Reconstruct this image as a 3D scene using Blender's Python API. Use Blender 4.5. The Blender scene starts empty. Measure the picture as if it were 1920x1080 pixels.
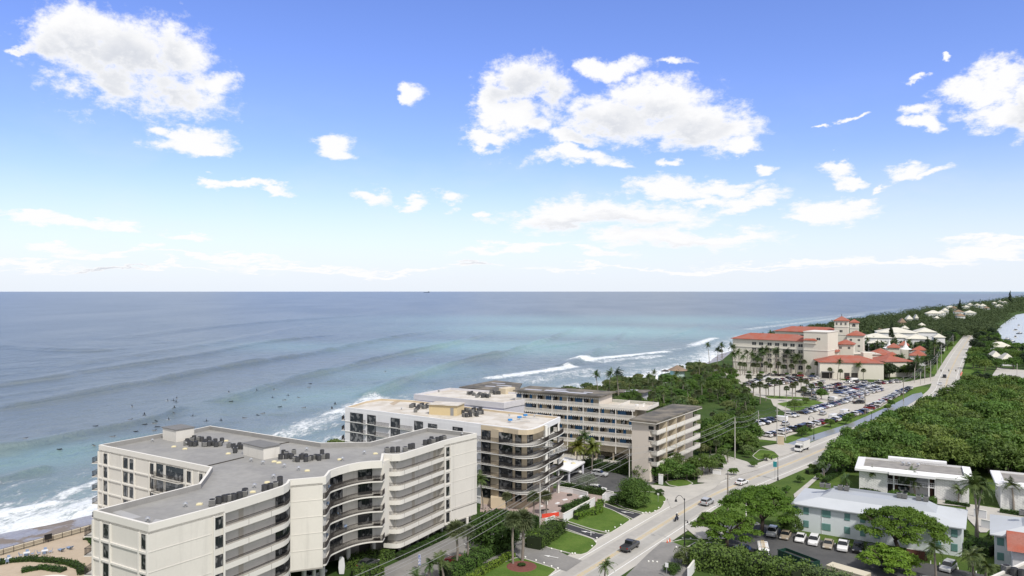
# aerial view of a beachside road: apartment blocks, a hotel, surf and a wooded island
import bpy, math, random
import numpy as np
from mathutils import Vector, Matrix, noise as mnoise
R=math.radians; F=1400.0; H=52.0; HY=546.0
S=bpy.context.scene; C=S.collection
def P(px,py,h=0.0):
    """pixel of the photograph -> world point at height h"""
    Y=F*(H-h)/(py-HY); return Vector(((px-960)*Y/F,Y,h))
def PD(px,Y,h=0.0): return Vector(((px-960)*Y/F,Y,h))
def ZP(py,Y): return H-(py-HY)*Y/F
def lerp(a,b,t): return a+(b-a)*t
def interp(tab,x):
    if x<=tab[0][0]: i=0
    elif x>=tab[-1][0]: i=len(tab)-2
    else:
        i=0
        while tab[i+1][0]<x: i+=1
    a,b=tab[i],tab[i+1]
    return a[1]+(b[1]-a[1])*(x-a[0])/(b[0]-a[0])
# ------------------------------------------------------------ materials
MATS={}
def nt(name):
    m=bpy.data.materials.new(name); m.use_nodes=True; t=m.node_tree
    b=t.nodes['Principled BSDF']; return m,t,b
def N(t,typ,**k):
    n=t.nodes.new(typ)
    for a,v in k.items():
        if a=='ins':
            for i,x in v.items():
                if isinstance(x,bpy.types.NodeSocket): t.links.new(x,n.inputs[i])
                else: n.inputs[i].default_value=x
        else: setattr(n,a,v)
    return n
def MIX(t,fac,a,b,blend='MIX'):
    n=t.nodes.new('ShaderNodeMix'); n.data_type='RGBA'; n.blend_type=blend
    for i,x in ((0,fac),(6,a),(7,b)):
        if isinstance(x,bpy.types.NodeSocket): t.links.new(x,n.inputs[i])
        elif i==0: n.inputs[0].default_value=x
        else: n.inputs[i].default_value=tuple(x)+((1,) if len(x)==3 else ())
    return n.outputs[2]
def MA(t,op,a,b=None,c=None,clamp=False):
    n=t.nodes.new('ShaderNodeMath'); n.operation=op; n.use_clamp=clamp
    for i,x in enumerate((a,b,c)):
        if x is None: continue
        if isinstance(x,bpy.types.NodeSocket): t.links.new(x,n.inputs[i])
        else: n.inputs[i].default_value=x
    return n.outputs[0]
def MR(t,v,a,b,c=0.0,d=1.0,smooth=True):
    n=t.nodes.new('ShaderNodeMapRange'); n.interpolation_type='SMOOTHSTEP' if smooth else 'LINEAR'
    t.links.new(v,n.inputs[0])
    for i,x in zip((1,2,3,4),(a,b,c,d)): n.inputs[i].default_value=x
    return n.outputs[0]
def NOI(t,vec,scale,detail=3,rough=.55,dist=0.0):
    n=t.nodes.new('ShaderNodeTexNoise'); n.inputs['Scale'].default_value=scale; n.inputs['Detail'].default_value=detail
    n.inputs['Roughness'].default_value=rough; n.inputs['Distortion'].default_value=dist
    if vec is not None: t.links.new(vec,n.inputs['Vector'])
    return n.outputs['Fac']
def M(name,col,rough=.8,var=.12,scale=.6,bump=0.0,metal=0.0,spec=.3,col2=None,fine=6.0,stain=0.0,objcol=False,rand=0.0,coat=0.0):
    if name in MATS: return MATS[name]
    m,t,b=nt(name)
    g=N(t,'ShaderNodeNewGeometry').outputs['Position'] if not rand else N(t,'ShaderNodeTexCoord').outputs['Object']
    base=tuple(col)
    if objcol:
        oi=N(t,'ShaderNodeObjectInfo'); base=oi.outputs['Color']
    n1=NOI(t,g,scale,4,.6); n2=NOI(t,g,fine,2,.6)
    if col2 is None:
        c=base
    else:
        c=MIX(t,MR(t,n1,.38,.62),base,col2)
    if var:
        v=MA(t,'ADD',MA(t,'MULTIPLY',n1,var*2),MA(t,'MULTIPLY_ADD',n2,var,1-1.5*var))
        if rand:
            oi=N(t,'ShaderNodeObjectInfo'); v=MA(t,'MULTIPLY',v,MA(t,'MULTIPLY_ADD',oi.outputs['Random'],2*rand,1-rand))
        if stain:
            mp=N(t,'ShaderNodeMapping'); t.links.new(g,mp.inputs[0]); mp.inputs[3].default_value=(.9,.9,.07)
            s=NOI(t,mp.outputs[0],1.0,4,.6); v=MA(t,'MULTIPLY',v,MR(t,s,.5,.85,1.0,1-stain))
        cc=N(t,'ShaderNodeCombineXYZ',ins={0:v,1:v,2:v}).outputs[0]
        c=MIX(t,1.0,c,cc,'MULTIPLY')
    if isinstance(c,tuple): b.inputs['Base Color'].default_value=c+((1,) if len(c)==3 else ())
    else: t.links.new(c,b.inputs['Base Color'])
    b.inputs['Roughness'].default_value=rough; b.inputs['Metallic'].default_value=metal
    b.inputs['Specular IOR Level'].default_value=spec
    if coat: b.inputs['Coat Weight'].default_value=coat
    if bump:
        bp=N(t,'ShaderNodeBump',ins={'Height':n2,'Strength':bump,'Distance':.05}); t.links.new(bp.outputs[0],b.inputs['Normal'])
    MATS[name]=m; return m
def glass(name,col=(.02,.025,.03),rough=.08,curt=.0):
    """window glass: dark interior, reflects the sky, some panes show drawn curtains"""
    if name in MATS: return MATS[name]
    m,t,b=nt(name)
    g=N(t,'ShaderNodeNewGeometry').outputs['Position']
    n=N(t,'ShaderNodeTexNoise',ins={'Vector':g,'Scale':.9,'Detail':1}).outputs['Fac']
    c=MIX(t,MR(t,n,.52,.62),col,tuple(lerp(x,.35,curt) for x in col))
    t.links.new(c,b.inputs['Base Color']); b.inputs['Roughness'].default_value=rough
    b.inputs['Specular IOR Level'].default_value=.6
    MATS[name]=m; return m
# ------------------------------------------------------------ mesh building
ORG={}
class MB:
    def __init__(s): s.v=[]; s.f=[]; s.m=[]; s.k={}
    def face(s,pts,mi=0):
        n=len(s.v); s.v.extend(tuple(p) for p in pts); s.f.append(tuple(range(n,n+len(pts)))); s.m.append(mi)
    def hexa(s,b,t,mi=0,mt=None):
        """b,t: bottom and top rings (same count, ccw from above)"""
        n=len(s.v); k=len(b); s.v.extend(tuple(p) for p in b); s.v.extend(tuple(p) for p in t)
        for i in range(k):
            j=(i+1)%k; s.f.append((n+i,n+j,n+k+j,n+k+i)); s.m.append(mi)
        s.f.append(tuple(n+k+i for i in range(k))); s.m.append(mi if mt is None else mt)
        s.f.append(tuple(n+i for i in reversed(range(k)))); s.m.append(mi)
    def box(s,x0,x1,y0,y1,z0,z1,mi=0):
        q=[(x0,y0),(x1,y0),(x1,y1),(x0,y1)]
        s.hexa([(a,b,z0) for a,b in q],[(a,b,z1) for a,b in q],mi)
    def prism(s,poly,z0,z1,mi=0,mt=None):
        s.hexa([(p[0],p[1],z0) for p in poly],[(p[0],p[1],z1) for p in poly],mi,mt)
    def ob(s,c,ang,lx,ly,z0,z1,mi=0):
        """box centred on c (xy), rotated by ang, half sizes lx ly"""
        ca,sa=math.cos(ang),math.sin(ang)
        q=[(c[0]+a*ca-b*sa,c[1]+a*sa+b*ca) for a,b in ((-lx,-ly),(lx,-ly),(lx,ly),(-lx,ly))]
        s.prism(q,z0,z1,mi)
    def tube(s,p0,p1,r0,r1=None,n=6,mi=0,cap=True):
        p0=Vector(p0);p1=Vector(p1); r1=r0 if r1 is None else r1
        d=(p1-p0); 
        if d.length<1e-6: return
        d.normalize(); u=d.orthogonal().normalized(); w=d.cross(u)
        b=[p0+(u*math.cos(6.2832*i/n)+w*math.sin(6.2832*i/n))*r0 for i in range(n)]
        t=[p1+(u*math.cos(6.2832*i/n)+w*math.sin(6.2832*i/n))*r1 for i in range(n)]
        k=len(s.v); s.v.extend(map(tuple,b)); s.v.extend(map(tuple,t))
        for i in range(n):
            j=(i+1)%n; s.f.append((k+i,k+j,k+n+j,k+n+i)); s.m.append(mi)
        if cap:
            s.f.append(tuple(k+n+i for i in range(n))); s.m.append(mi)
            s.f.append(tuple(k+i for i in reversed(range(n)))); s.m.append(mi)
    def path(s,pts,r0,r1=None,n=6,mi=0):
        r1=r0 if r1 is None else r1; L=len(pts)-1
        for i in range(L): s.tube(pts[i],pts[i+1],lerp(r0,r1,i/L),lerp(r0,r1,(i+1)/L),n,mi)
    def blob(s,c,rx,ry,rz,mi=0,n=8,m=5):
        k=len(s.v)
        for j in range(m+1):
            th=math.pi*j/m
            for i in range(n):
                a=6.2832*i/n; s.v.append((c[0]+rx*math.sin(th)*math.cos(a),c[1]+ry*math.sin(th)*math.sin(a),c[2]+rz*math.cos(th)))
        for j in range(m):
            for i in range(n):
                a=k+j*n+i;b=k+j*n+(i+1)%n; s.f.append((a,a+n,b+n,b)); s.m.append(mi)
    def wb(s,w,s0,s1,z0,z1,d0,d1,mi=0):
        """box in wall coordinates: s along, z up, d outwards"""
        a,u,n=w.a,w.u,w.n
        q=[a+u*s0+n*d1,a+u*s1+n*d1,a+u*s1+n*d0,a+u*s0+n*d0]
        s.prism(q,z0,z1,mi)
    def build(s,name,mats,parent=None,org=None,smooth=False,col=None):
        o=Vector(ORG[parent]) if parent is not None and parent in ORG else (Vector(org) if org is not None else Vector((0,0,0)))
        me=bpy.data.meshes.new(name)
        vs=[(a-o.x,b-o.y,c-o.z) for a,b,c in s.v]
        me.from_pydata(vs,[],s.f)
        if not isinstance(mats,(list,tuple)): mats=[mats]
        for x in mats: me.materials.append(x)
        if len(mats)>1: me.polygons.foreach_set('material_index',s.m)
        if smooth: me.polygons.foreach_set('use_smooth',[True]*len(s.f))
        me.update()
        ob=bpy.data.objects.new(name,me); C.objects.link(ob)
        if parent is not None: ob.parent=parent
        else: ob.location=o
        ORG[ob]=o
        return ob
class Wall:
    def __init__(s,a,b):
        s.a=Vector((a[0],a[1])); s.b=Vector((b[0],b[1])); d=s.b-s.a; s.L=d.length; s.u=d/s.L; s.n=Vector((s.u.y,-s.u.x))
    def px(s,px):
        """distance along the wall at which it is seen in photo column px"""
        k=(px-960)/F   # a.x+u.x*t = k*(a.y+u.y*t)
        return (k*s.a.y-s.a.x)/(s.u.x-k*s.u.y)
    def at(s,t,d=0): return s.a+s.u*t+s.n*d
    def zpy(s,t,py): return ZP(py,s.at(t).y)
USED={}
def tag(o,label=None,cat=None,group=None,kind=None):
    if label: o['label']=label
    if cat: o['category']=cat
    if group: o['group']=group
    if kind: o['kind']=kind
    return o
def thing(name,label,cat,loc=(0,0,0),rz=0.0,group=None):
    o=bpy.data.objects.new(name,None); C.objects.link(o); o.location=loc; o.rotation_euler=(0,0,rz)
    o.empty_display_size=.5; tag(o,label,cat,group); ORG[o]=Vector(loc) if rz==0 else Vector((0,0,0)); return o
def dup(root,loc,rz=0.0,label=None,group=None,sc=1.0,col=None):
    r=root.copy(); C.objects.link(r); r.location=loc; r.rotation_euler=(0,0,rz)
    r.scale=(sc,sc,sc) if not isinstance(sc,tuple) else sc
    if label: r['label']=label
    if group: r['group']=group
    if col: r.color=tuple(col)+(1,)
    for ch in root.children:
        c=ch.copy(); C.objects.link(c); c.parent=r
        if col: c.color=tuple(col)+(1,)
        for g in ch.children:
            d=g.copy(); C.objects.link(d); d.parent=c
            if col: d.color=tuple(col)+(1,)
    return r
def struct(o): o['kind']='structure'; return o
ORDW=['first','second','third','fourth','fifth','sixth','seventh','eighth','ninth','tenth','eleventh','twelfth','thirteenth','fourteenth','fifteenth','sixteenth','seventeenth','eighteenth','nineteenth','twentieth']
def ordw(i):
    if i<20: return ORDW[i]
    t=['twenty','thirty','forty','fifty','sixty','seventy','eighty','ninety'][(i+1)//10-2]
    return t.replace('y','ieth') if (i+1)%10==0 else t+'-'+ORDW[(i+1)%10-1]
def poly_area(p): return sum(p[i][0]*p[(i+1)%len(p)][1]-p[(i+1)%len(p)][0]*p[i][1] for i in range(len(p)))/2
def ccw(p): return list(p) if poly_area(p)>0 else list(reversed(p))
def inset(poly,d):
    """inset a ccw polygon by d"""
    n=len(poly); out=[]
    for i in range(n):
        a=Vector(poly[i-1][:2]);b=Vector(poly[i][:2]);c=Vector(poly[(i+1)%n][:2])
        e1=(b-a).normalized(); e2=(c-b).normalized()
        n1=Vector((-e1.y,e1.x)); n2=Vector((-e2.y,e2.x)); m=(n1+n2)
        if m.length<1e-4: m=n1.copy()
        m.normalize(); out.append(b+m*(d/max(.35,m.dot(n1))))
    return out
def ring(mb,poly,d,z0,z1,mi=0,mi2=None):
    """parapet ring of thickness d inside a ccw polygon"""
    q=inset(poly,d); n=len(poly)
    for i in range(n):
        j=(i+1)%n; a,b,c,e=poly[i],poly[j],q[j],q[i]
        mb.face([(a[0],a[1],z0),(b[0],b[1],z0),(b[0],b[1],z1),(a[0],a[1],z1)],mi)
        mb.face([(a[0],a[1],z1),(b[0],b[1],z1),(c[0],c[1],z1),(e[0],e[1],z1)],mi)
        mb.face([(c[0],c[1],z0),(e[0],e[1],z0),(e[0],e[1],z1),(c[0],c[1],z1)],mi if mi2 is None else mi2)
        mb.face([(a[0],a[1],z0),(e[0],e[1],z0),(c[0],c[1],z0),(b[0],b[1],z0)],mi)
def smooth_path(pts,k=4):
    """Catmull-Rom through 2d/3d points"""
    out=[]; n=len(pts)
    for i in range(n-1):
        p0=Vector(pts[max(0,i-1)]);p1=Vector(pts[i]);p2=Vector(pts[i+1]);p3=Vector(pts[min(n-1,i+2)])
        for j in range(k):
            t=j/k; out.append(.5*((2*p1)+(p2-p0)*t+(2*p0-5*p1+4*p2-p3)*t*t+(3*p1-p0-3*p2+p3)*t**3))
    out.append(Vector(pts[-1])); return out
def band(mb,pts,z0,z1,d0,d1,mi=0):
    """strip following an open 2d path: a band between offsets d0 (outer) and d1 (inner) to the right-hand side"""
    n=len(pts); L=[];Rr=[]
    for i in range(n):
        a=Vector(pts[max(0,i-1)][:2]);b=Vector(pts[min(n-1,i+1)][:2]); u=(b-a).normalized(); nn=Vector((u.y,-u.x)); p=Vector(pts[i][:2])
        L.append(p+nn*d0); Rr.append(p+nn*d1)
    for i in range(n-1):
        q=[L[i],L[i+1],Rr[i+1],Rr[i]]
        if poly_area(q)<0: q.reverse()
        mb.prism(q,z0,z1,mi)
def resample(pts,step):
    out=[Vector(pts[0])]; 
    for i in range(len(pts)-1):
        a=Vector(pts[i]);b=Vector(pts[i+1]); k=max(1,int((b-a).length/step+.5))
        for j in range(1,k+1): out.append(a.lerp(b,j/k))
    return out
def evenly(pts,step):
    out=[Vector(pts[0])]; acc=0.0
    for i in range(len(pts)-1):
        a=Vector(pts[i]);b=Vector(pts[i+1]); L=(b-a).length; d=step-acc
        while d<L: out.append(a.lerp(b,d/L)); d+=step
        acc=L-(d-step)
    return out
def rail(mb,pts,z,h=1.05,step=.32,r=.022,mi=0,mid=False):
    """railing with balusters along a 2d path standing at height z"""
    q=evenly([Vector((p[0],p[1])) for p in pts],step)
    for i in range(len(q)):
        p=q[i]; mb.tube((p.x,p.y,z),(p.x,p.y,z+h),r,n=3,mi=mi,cap=False)
    for zz in ((z+h,z+.1) if not mid else (z+h,z+h*.5,z+.1)):
        for i in range(len(pts)-1):
            mb.tube((pts[i][0],pts[i][1],zz),(pts[i+1][0],pts[i+1][1],zz),.035,n=4,mi=mi)
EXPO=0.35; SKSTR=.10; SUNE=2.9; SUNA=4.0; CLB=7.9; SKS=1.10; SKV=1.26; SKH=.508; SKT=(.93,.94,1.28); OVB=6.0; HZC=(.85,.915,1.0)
SEA_A=(.115,.150,.168); SEA_B=(.165,.20,.215); SEA_T=(.22,.375,.365); SEA_R=.3
# ------------------------------------------------------------ camera, sky, sun
cam=bpy.data.cameras.new('camera'); co=bpy.data.objects.new('camera',cam); C.objects.link(co); S.camera=co
co.location=(0,0,H); co.rotation_euler=(R(90),0,0)
cam.sensor_width=36; cam.lens=F/1920*36; cam.shift_y=(HY-540)/1920; cam.clip_end=150000; cam.clip_start=1
S.view_settings.view_transform='Standard'; S.view_settings.look='None'; S.view_settings.exposure=EXPO; S.view_settings.gamma=1
S.cycles.max_bounces=6; S.cycles.diffuse_bounces=2; S.cycles.glossy_bounces=2; S.cycles.transmission_bounces=3; S.cycles.transparent_max_bounces=6; S.cycles.caustics_reflective=False; S.cycles.caustics_refractive=False
SUN_AZ,SUN_EL=R(155),R(50)      # compass angle from +Y towards +X, elevation
W=bpy.data.worlds.new('World'); S.world=W; W.use_nodes=True; t=W.node_tree
bg=t.nodes['Background']; W.cycles.sampling_method='MANUAL'; W.cycles.sample_map_resolution=256
sky=N(t,'ShaderNodeTexSky',sky_type='NISHITA',sun_disc=False,sun_elevation=SUN_EL,sun_rotation=SUN_AZ,altitude=0,air_density=1.0,dust_density=.6,ozone_density=1.6)
geo=N(t,'ShaderNodeTexCoord').outputs['Generated']
# clouds: (column, row, half width, half height) as seen from the place, turned into sky directions
CL=[(100,70,75,48),(165,55,100,50),(235,100,160,80),(330,95,75,60),(310,175,125,52),(195,165,95,48),(385,155,65,30),(30,78,32,10),
(372,268,70,26),(408,288,42,16),(330,256,36,14),(628,268,44,27),(648,288,28,16),(775,182,27,20),(762,196,15,12),(458,350,90,10),(392,344,32,8),(515,354,42,8),
(980,150,80,46),(1025,175,52,52),(930,180,40,34),(960,225,58,42),(1000,240,48,22),(925,270,48,15),(1150,130,68,19),(1105,125,32,15),(1245,120,45,9),
(1150,225,110,48),(1240,190,105,42),(1300,235,110,42),(1360,245,75,32),(1405,265,36,17),(1080,265,56,16),(1200,170,46,24),
(1085,303,92,17),(1060,295,62,14),(1160,308,38,10),(1255,300,22,9),(685,370,42,15),(835,376,32,15),(770,378,28,9),(912,388,15,5),
(1250,352,72,22),(1340,350,85,18),(1400,372,80,17),(1300,372,90,14),(1150,402,195,27),(1050,412,105,28),(1240,403,90,19),(1290,448,170,22),(1180,452,95,17),(1390,442,80,12),
(1438,320,24,10),(1570,322,36,14),(1590,338,36,10),(1705,320,42,16),(1745,330,38,12),(1660,345,15,5),(1565,388,82,22),(1610,375,52,12),(1530,402,52,11),
(1725,212,45,13),(1715,238,52,12),(1745,230,25,18),(1840,170,86,26),(1880,140,56,30),(1865,208,72,32),(1925,190,45,60),(1590,226,22,6),(1540,238,16,4),(1720,155,22,7),(1780,105,12,5),
(60,408,72,14),(150,424,92,14),(225,436,42,9),(85,466,85,10),(280,466,34,9),(190,478,110,8),(360,448,46,10),(420,485,150,6),(560,497,150,6),(250,502,180,5),(70,492,90,5),(700,508,170,5),
(960,470,130,10),(1120,482,70,8),(890,496,55,8),(1850,466,110,13),(1700,482,150,9),(1500,492,180,6),(1900,448,70,8),(1250,505,300,5)]
def cloud_group(name,lst):
    gr=bpy.data.node_groups.new(name,'ShaderNodeTree')
    gr.interface.new_socket('P',in_out='INPUT',socket_type='NodeSocketVector'); gr.interface.new_socket('D',in_out='OUTPUT',socket_type='NodeSocketFloat')
    gi=gr.nodes.new('NodeGroupInput'); go_=gr.nodes.new('NodeGroupOutput'); acc=None
    for (cx,cy,rx,ry) in lst:
        az=math.atan((cx-960)/F); el=math.atan((HY-cy)/F*math.cos(az)); k=math.cos(az)
        rx_=rx/F*k*k*1.05; ry_=ry/F*k*1.05
        v=gr.nodes.new('ShaderNodeVectorMath'); v.operation='MULTIPLY_ADD'; gr.links.new(gi.outputs[0],v.inputs[0])
        v.inputs[1].default_value=(1/rx_,1/ry_,0); v.inputs[2].default_value=(-az/rx_,-el/ry_,0)
        l=gr.nodes.new('ShaderNodeVectorMath'); l.operation='DOT_PRODUCT'; gr.links.new(v.outputs[0],l.inputs[0]); gr.links.new(v.outputs[0],l.inputs[1])
        acc=l.outputs['Value'] if acc is None else MA(gr,'MINIMUM',acc,l.outputs['Value'])
    gr.links.new(MA(gr,'SQRT',acc),go_.inputs[0]); return gr
grA=cloud_group('cloud_field',CL); grB=cloud_group('cloud_mass',[c for c in CL if c[2]*c[3]>2600 or (c[2]>95)])
sp=N(t,'ShaderNodeSeparateXYZ',ins={0:geo})
az=MA(t,'ARCTAN2',sp.outputs[0],sp.outputs[1]); el=MA(t,'ARCSINE',sp.outputs[2])
pv=N(t,'ShaderNodeCombineXYZ',ins={0:az,1:el})
# noise coordinates on a flat cloud deck, so that clouds flatten towards the horizon
zz=MA(t,'MAXIMUM',MA(t,'ADD',sp.outputs[2],.16),.05)
cv=N(t,'ShaderNodeCombineXYZ',ins={0:MA(t,'MULTIPLY',az,1.0),1:MA(t,'MULTIPLY',MA(t,'LOGARITHM',MA(t,'MAXIMUM',MA(t,'ADD',el,.11),.02),2.71828),.52),2:0.0})
nz=N(t,'ShaderNodeTexNoise',ins={'Vector':cv.outputs[0],'Scale':10.0,'Detail':7.0,'Roughness':.62})
nz2=N(t,'ShaderNodeTexNoise',ins={'Vector':cv.outputs[0],'Scale':38.0,'Detail':5.0,'Roughness':.68})
warp=N(t,'ShaderNodeVectorMath',operation='SUBTRACT',ins={0:nz.outputs['Color'],1:(.5,.5,.5)})
wr=N(t,'ShaderNodeVectorMath',operation='MULTIPLY_ADD',ins={0:warp.outputs[0],1:(.10,.075,0),2:pv.outputs[0]})
def field(vec,gq):
    g=t.nodes.new('ShaderNodeGroup'); g.node_tree=gq; t.links.new(vec,g.inputs[0])
    return MA(t,'SUBTRACT',1.0,g.outputs[0])
d0=field(wr.outputs[0],grA)
up=N(t,'ShaderNodeVectorMath',operation='ADD',ins={0:wr.outputs[0],1:(.006,.016,0)})
d1=field(up.outputs[0],grB)
nn=MA(t,'ADD',MA(t,'MULTIPLY_ADD',nz.outputs['Fac'],2.2,-1.1),MA(t,'MULTIPLY_ADD',nz2.outputs['Fac'],2.3,-1.15))
e0=MA(t,'ADD',MA(t,'MULTIPLY',d0,1.4),nn); 
alpha=MR(t,e0,-.17,.78)
# unseen broken cloud added over and behind the viewer for neutral ambient light
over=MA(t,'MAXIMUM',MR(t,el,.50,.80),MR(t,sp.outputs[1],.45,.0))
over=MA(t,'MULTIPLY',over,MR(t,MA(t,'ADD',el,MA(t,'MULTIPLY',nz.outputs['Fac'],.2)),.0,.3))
shade=MR(t,MA(t,'ADD',d1,MA(t,'MULTIPLY',nn,-.45)),.0,.85)
thick=MR(t,e0,.3,1.3)
sh=MA(t,'MULTIPLY',shade,thick)
lowg=MR(t,el,.0,.14,1.0,.35)
ccol=MIX(t,MA(t,'MULTIPLY',sh,MA(t,'ADD',MA(t,'MULTIPLY',lowg,.36),.42)),tuple(x*CLB for x in (.99,.99,1.0)),tuple(x*CLB for x in (.47,.52,.63)))
hs=N(t,'ShaderNodeHueSaturation',ins={'Saturation':SKS,'Value':SKV,'Hue':SKH,'Color':sky.outputs[0]})
gm=MIX(t,1.0,hs.outputs[0],SKT,'MULTIPLY')
# pale band of moist air low over the sea
mist=MIX(t,MR(t,el,-.03,.19,.93,0.0),gm,tuple(x*CLB for x in HZC))
veil=MA(t,'MULTIPLY',MR(t,NOI(t,cv.outputs[0],5.0,6,.6),.45,.75),MR(t,el,.02,.30,.26,.0))
m2=MIX(t,veil,mist,tuple(x*CLB*.92 for x in (.93,.96,1.0)))
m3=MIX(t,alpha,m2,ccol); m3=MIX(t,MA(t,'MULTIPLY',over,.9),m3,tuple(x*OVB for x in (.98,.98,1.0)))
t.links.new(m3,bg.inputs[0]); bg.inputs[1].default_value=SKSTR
sl=bpy.data.lights.new('sun','SUN'); sl.energy=SUNE; sl.angle=R(SUNA); sl.color=(1,.95,.87)
so=bpy.data.objects.new('sun',sl); C.objects.link(so)
sd=Vector((math.sin(SUN_AZ)*math.cos(SUN_EL),math.cos(SUN_AZ)*math.cos(SUN_EL),math.sin(SUN_EL)))
so.rotation_euler=sd.to_track_quat('Z','Y').to_euler()
# ------------------------------------------------------------ coast line, sea and land
SEA=-4.0
SHORE=[(-120,-318),(-50,-270),(100,-168),(173,-119),(230,-84),(330,-14),(400,30),(450,66),(500,103),(560,143),(659,182),(760,238),(900,330),(1329,607),(1782,930),(3000,1840),(5600,3760),(9000,6300),(20000,14600)]
BANK=[(-120,500),(400,500),(600,460),(706,470),(992,640),(1188,775),(1537,1025),(1750,1175),(3000,2250),(5600,4600),(9000,7500),(20000,17500)]
sx=lambda y: interp(SHORE,y)
SY=np.array([a for a,b in SHORE],float); SXv=np.array([b for a,b in SHORE],float)
def build_sea():
    # polar sheet, denser near the camera and the surf
    na=760; az=np.linspace(R(-52),R(52),na)
    r=[40.0]
    while r[-1]<900: r.append(r[-1]+max(.9,r[-1]*.0042))
    while r[-1]<9000: r.append(r[-1]*1.02)
    r+= [15000,30000,60000,110000]
    r=np.array(r); nr=len(r)
    Rr,A=np.meshgrid(r,az,indexing='ij')
    X=Rr*np.sin(A); Y=Rr*np.cos(A)
    sxv=np.interp(Y,SY,SXv); q=(sxv-X)          # metres out from the shore along -X
    rng=np.random.RandomState(3)
    def vn(x,y,seed):
        # cheap smooth value noise
        xi=np.floor(x).astype(int); yi=np.floor(y).astype(int); xf=x-xi; yf=y-yi
        u=xf*xf*(3-2*xf); v=yf*yf*(3-2*yf)
        def h(a,b):
            n=(a*374761393+b*668265263+seed*1274126177)&0xffffffff; n=((n^(n>>13))*1274126177)&0xffffffff
            return ((n^(n>>16))&0xffff)/65535.0
        return (h(xi,yi)*(1-u)+h(xi+1,yi)*u)*(1-v)+(h(xi,yi+1)*(1-u)+h(xi+1,yi+1)*u)*v
    Yc=420*np.tanh(Y/520); w=np.clip(q/420,0,1); w=w*w*(3-2*w)
    phi=q-.40*Yc*w+14*vn(X/70,Y/70,1)+34*vn(X/210,Y/260,2)
    lam=46.0
    ph=phi/lam
    fr=ph-np.floor(ph)
    crest=np.exp(-((fr-.5)/.13)**2)
    idx=np.floor(ph).astype(int)
    amp=.25+.85*vn(X/110+idx*3.7,Y/120+idx*1.9,5)**1.5
    near=np.clip(1-q/230,0,1)
    fade=np.exp(-Rr/900.0)
    z=SEA+crest*amp*(.62+.8*near*np.clip(q/25,0,1))*np.clip(fade*1.7,0,1)
    z+=(.55*(vn(X/9,Y/9,7)-.5)+.3*(vn(X/4.1+Y/9,Y/4.3,8)-.5)+.9*(vn(X/38,Y/34,9)-.5))*np.clip(fade*1.5,0,1)
    z=np.where(Rr>1500,SEA,z)
    # foam: wash along the shore, broken crests, and the named breakers
    wash=np.clip(1-q/(30+26*vn(X/30,Y/30,11)),0,1)*(.72+.5*vn(X/11+Y/30,Y/16,31))
    brk=crest*np.clip(1.35-q/85,0,1)*np.clip(vn(X/38+idx*5.1,Y/42,12)*2.2-.75,0,1)
    foam=np.maximum(wash**.8*1.05,brk)
    for (a,b,rad,st,tw) in FOAMS:
        pa=P(a[0],a[1],SEA); pb=P(b[0],b[1],SEA); d=(pb-pa); L2=d.x**2+d.y**2
        tt=np.clip(((X-pa.x)*d.x+(Y-pa.y)*d.y)/L2,0,1)
        dx=X-(pa.x+tt*d.x); dy=Y-(pa.y+tt*d.y)
        dist=np.sqrt(dx*dx+dy*dy)/(rad*(1-tw*tt)+1e-6)
        foam=np.maximum(foam,st*np.clip(1.25-dist,0,1)**.7)
        z+=np.where(dist<1.3,.5*st*np.clip(1-dist,0,1),0) if tw<0.95 else 0
    for (pts,rad,hh) in CRESTS:
        pw=smooth_path([P(a,b,SEA) for a,b in pts],5); best=np.full(X.shape,1e9); bt=np.zeros_like(X); L=len(pw)-1
        for i in range(L):
            pa,pb=pw[i],pw[i+1]; d=pb-pa; L2=d.x**2+d.y**2
            tt=((X-pa.x)*d.x+(Y-pa.y)*d.y)/L2; tc=np.clip(tt,0,1)
            dx=X-(pa.x+tc*d.x); dy=Y-(pa.y+tc*d.y); sg=np.sign(dx*d.y-dy*d.x)
            ds=np.sqrt(dx*dx+dy*dy); m=ds<np.abs(best); best=np.where(m,ds*sg,best); bt=np.where(m,(i+tc)/L,bt)
        ends=np.clip(np.minimum(bt,1-bt)*6,0,1); ends=ends*ends*(3-2*ends)
        # steep on the shore side (positive), long back towards the open sea
        prof=np.where(best>0,np.exp(-(best/(rad*.85))**2),np.exp(-(best/(rad*2.1))**2))
        z+=1.55*hh*np.maximum(ends,.0)*prof*(.75+.5*vn(X/25,Y/25,21))
    shoal=np.zeros_like(X)
    for (a,rx,ry,st) in SHOALS:
        pa=P(a[0],a[1],SEA); px=X*F/np.maximum(Y,1)+960
        c=pa; u=(X-c.x)*.8-(Y-c.y)*.6; v=(X-c.x)*.6+(Y-c.y)*.8
        shoal=np.maximum(shoal,st*np.exp(-((u/rx)**2+(v/ry)**2)))
    nearshore=np.clip(1-q/120,0,1)**1.3*.32
    shoal=np.clip(np.maximum(shoal,nearshore),0,1)
    wet=np.clip(1.0-q/9.0,0,1)
    co_=np.stack([X,Y,z],-1).reshape(-1,3).astype(np.float32)
    i=np.arange(nr-1)[:,None]*na+np.arange(na-1)[None,:]
    fc=np.stack([i,i+1,i+na+1,i+na],-1).reshape(-1,4)
    # drop faces lying well inside the land
    qv=q.reshape(-1); keep=(qv[fc].max(1)>-25)|(Rr.reshape(-1)[fc].max(1)>9000)
    bk=np.interp(Y,[a for a,b in BANK],[b for a,b in BANK]).reshape(-1); 
    keep|=((co_[:,0]-bk)[fc].max(1)>-25)
    fc=fc[keep]
    me=bpy.data.meshes.new('sea'); nv=len(co_); nf=len(fc)
    me.vertices.add(nv); me.vertices.foreach_set('co',co_.ravel())
    me.loops.add(nf*4); me.loops.foreach_set('vertex_index',fc.ravel().astype(np.int32))
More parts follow.
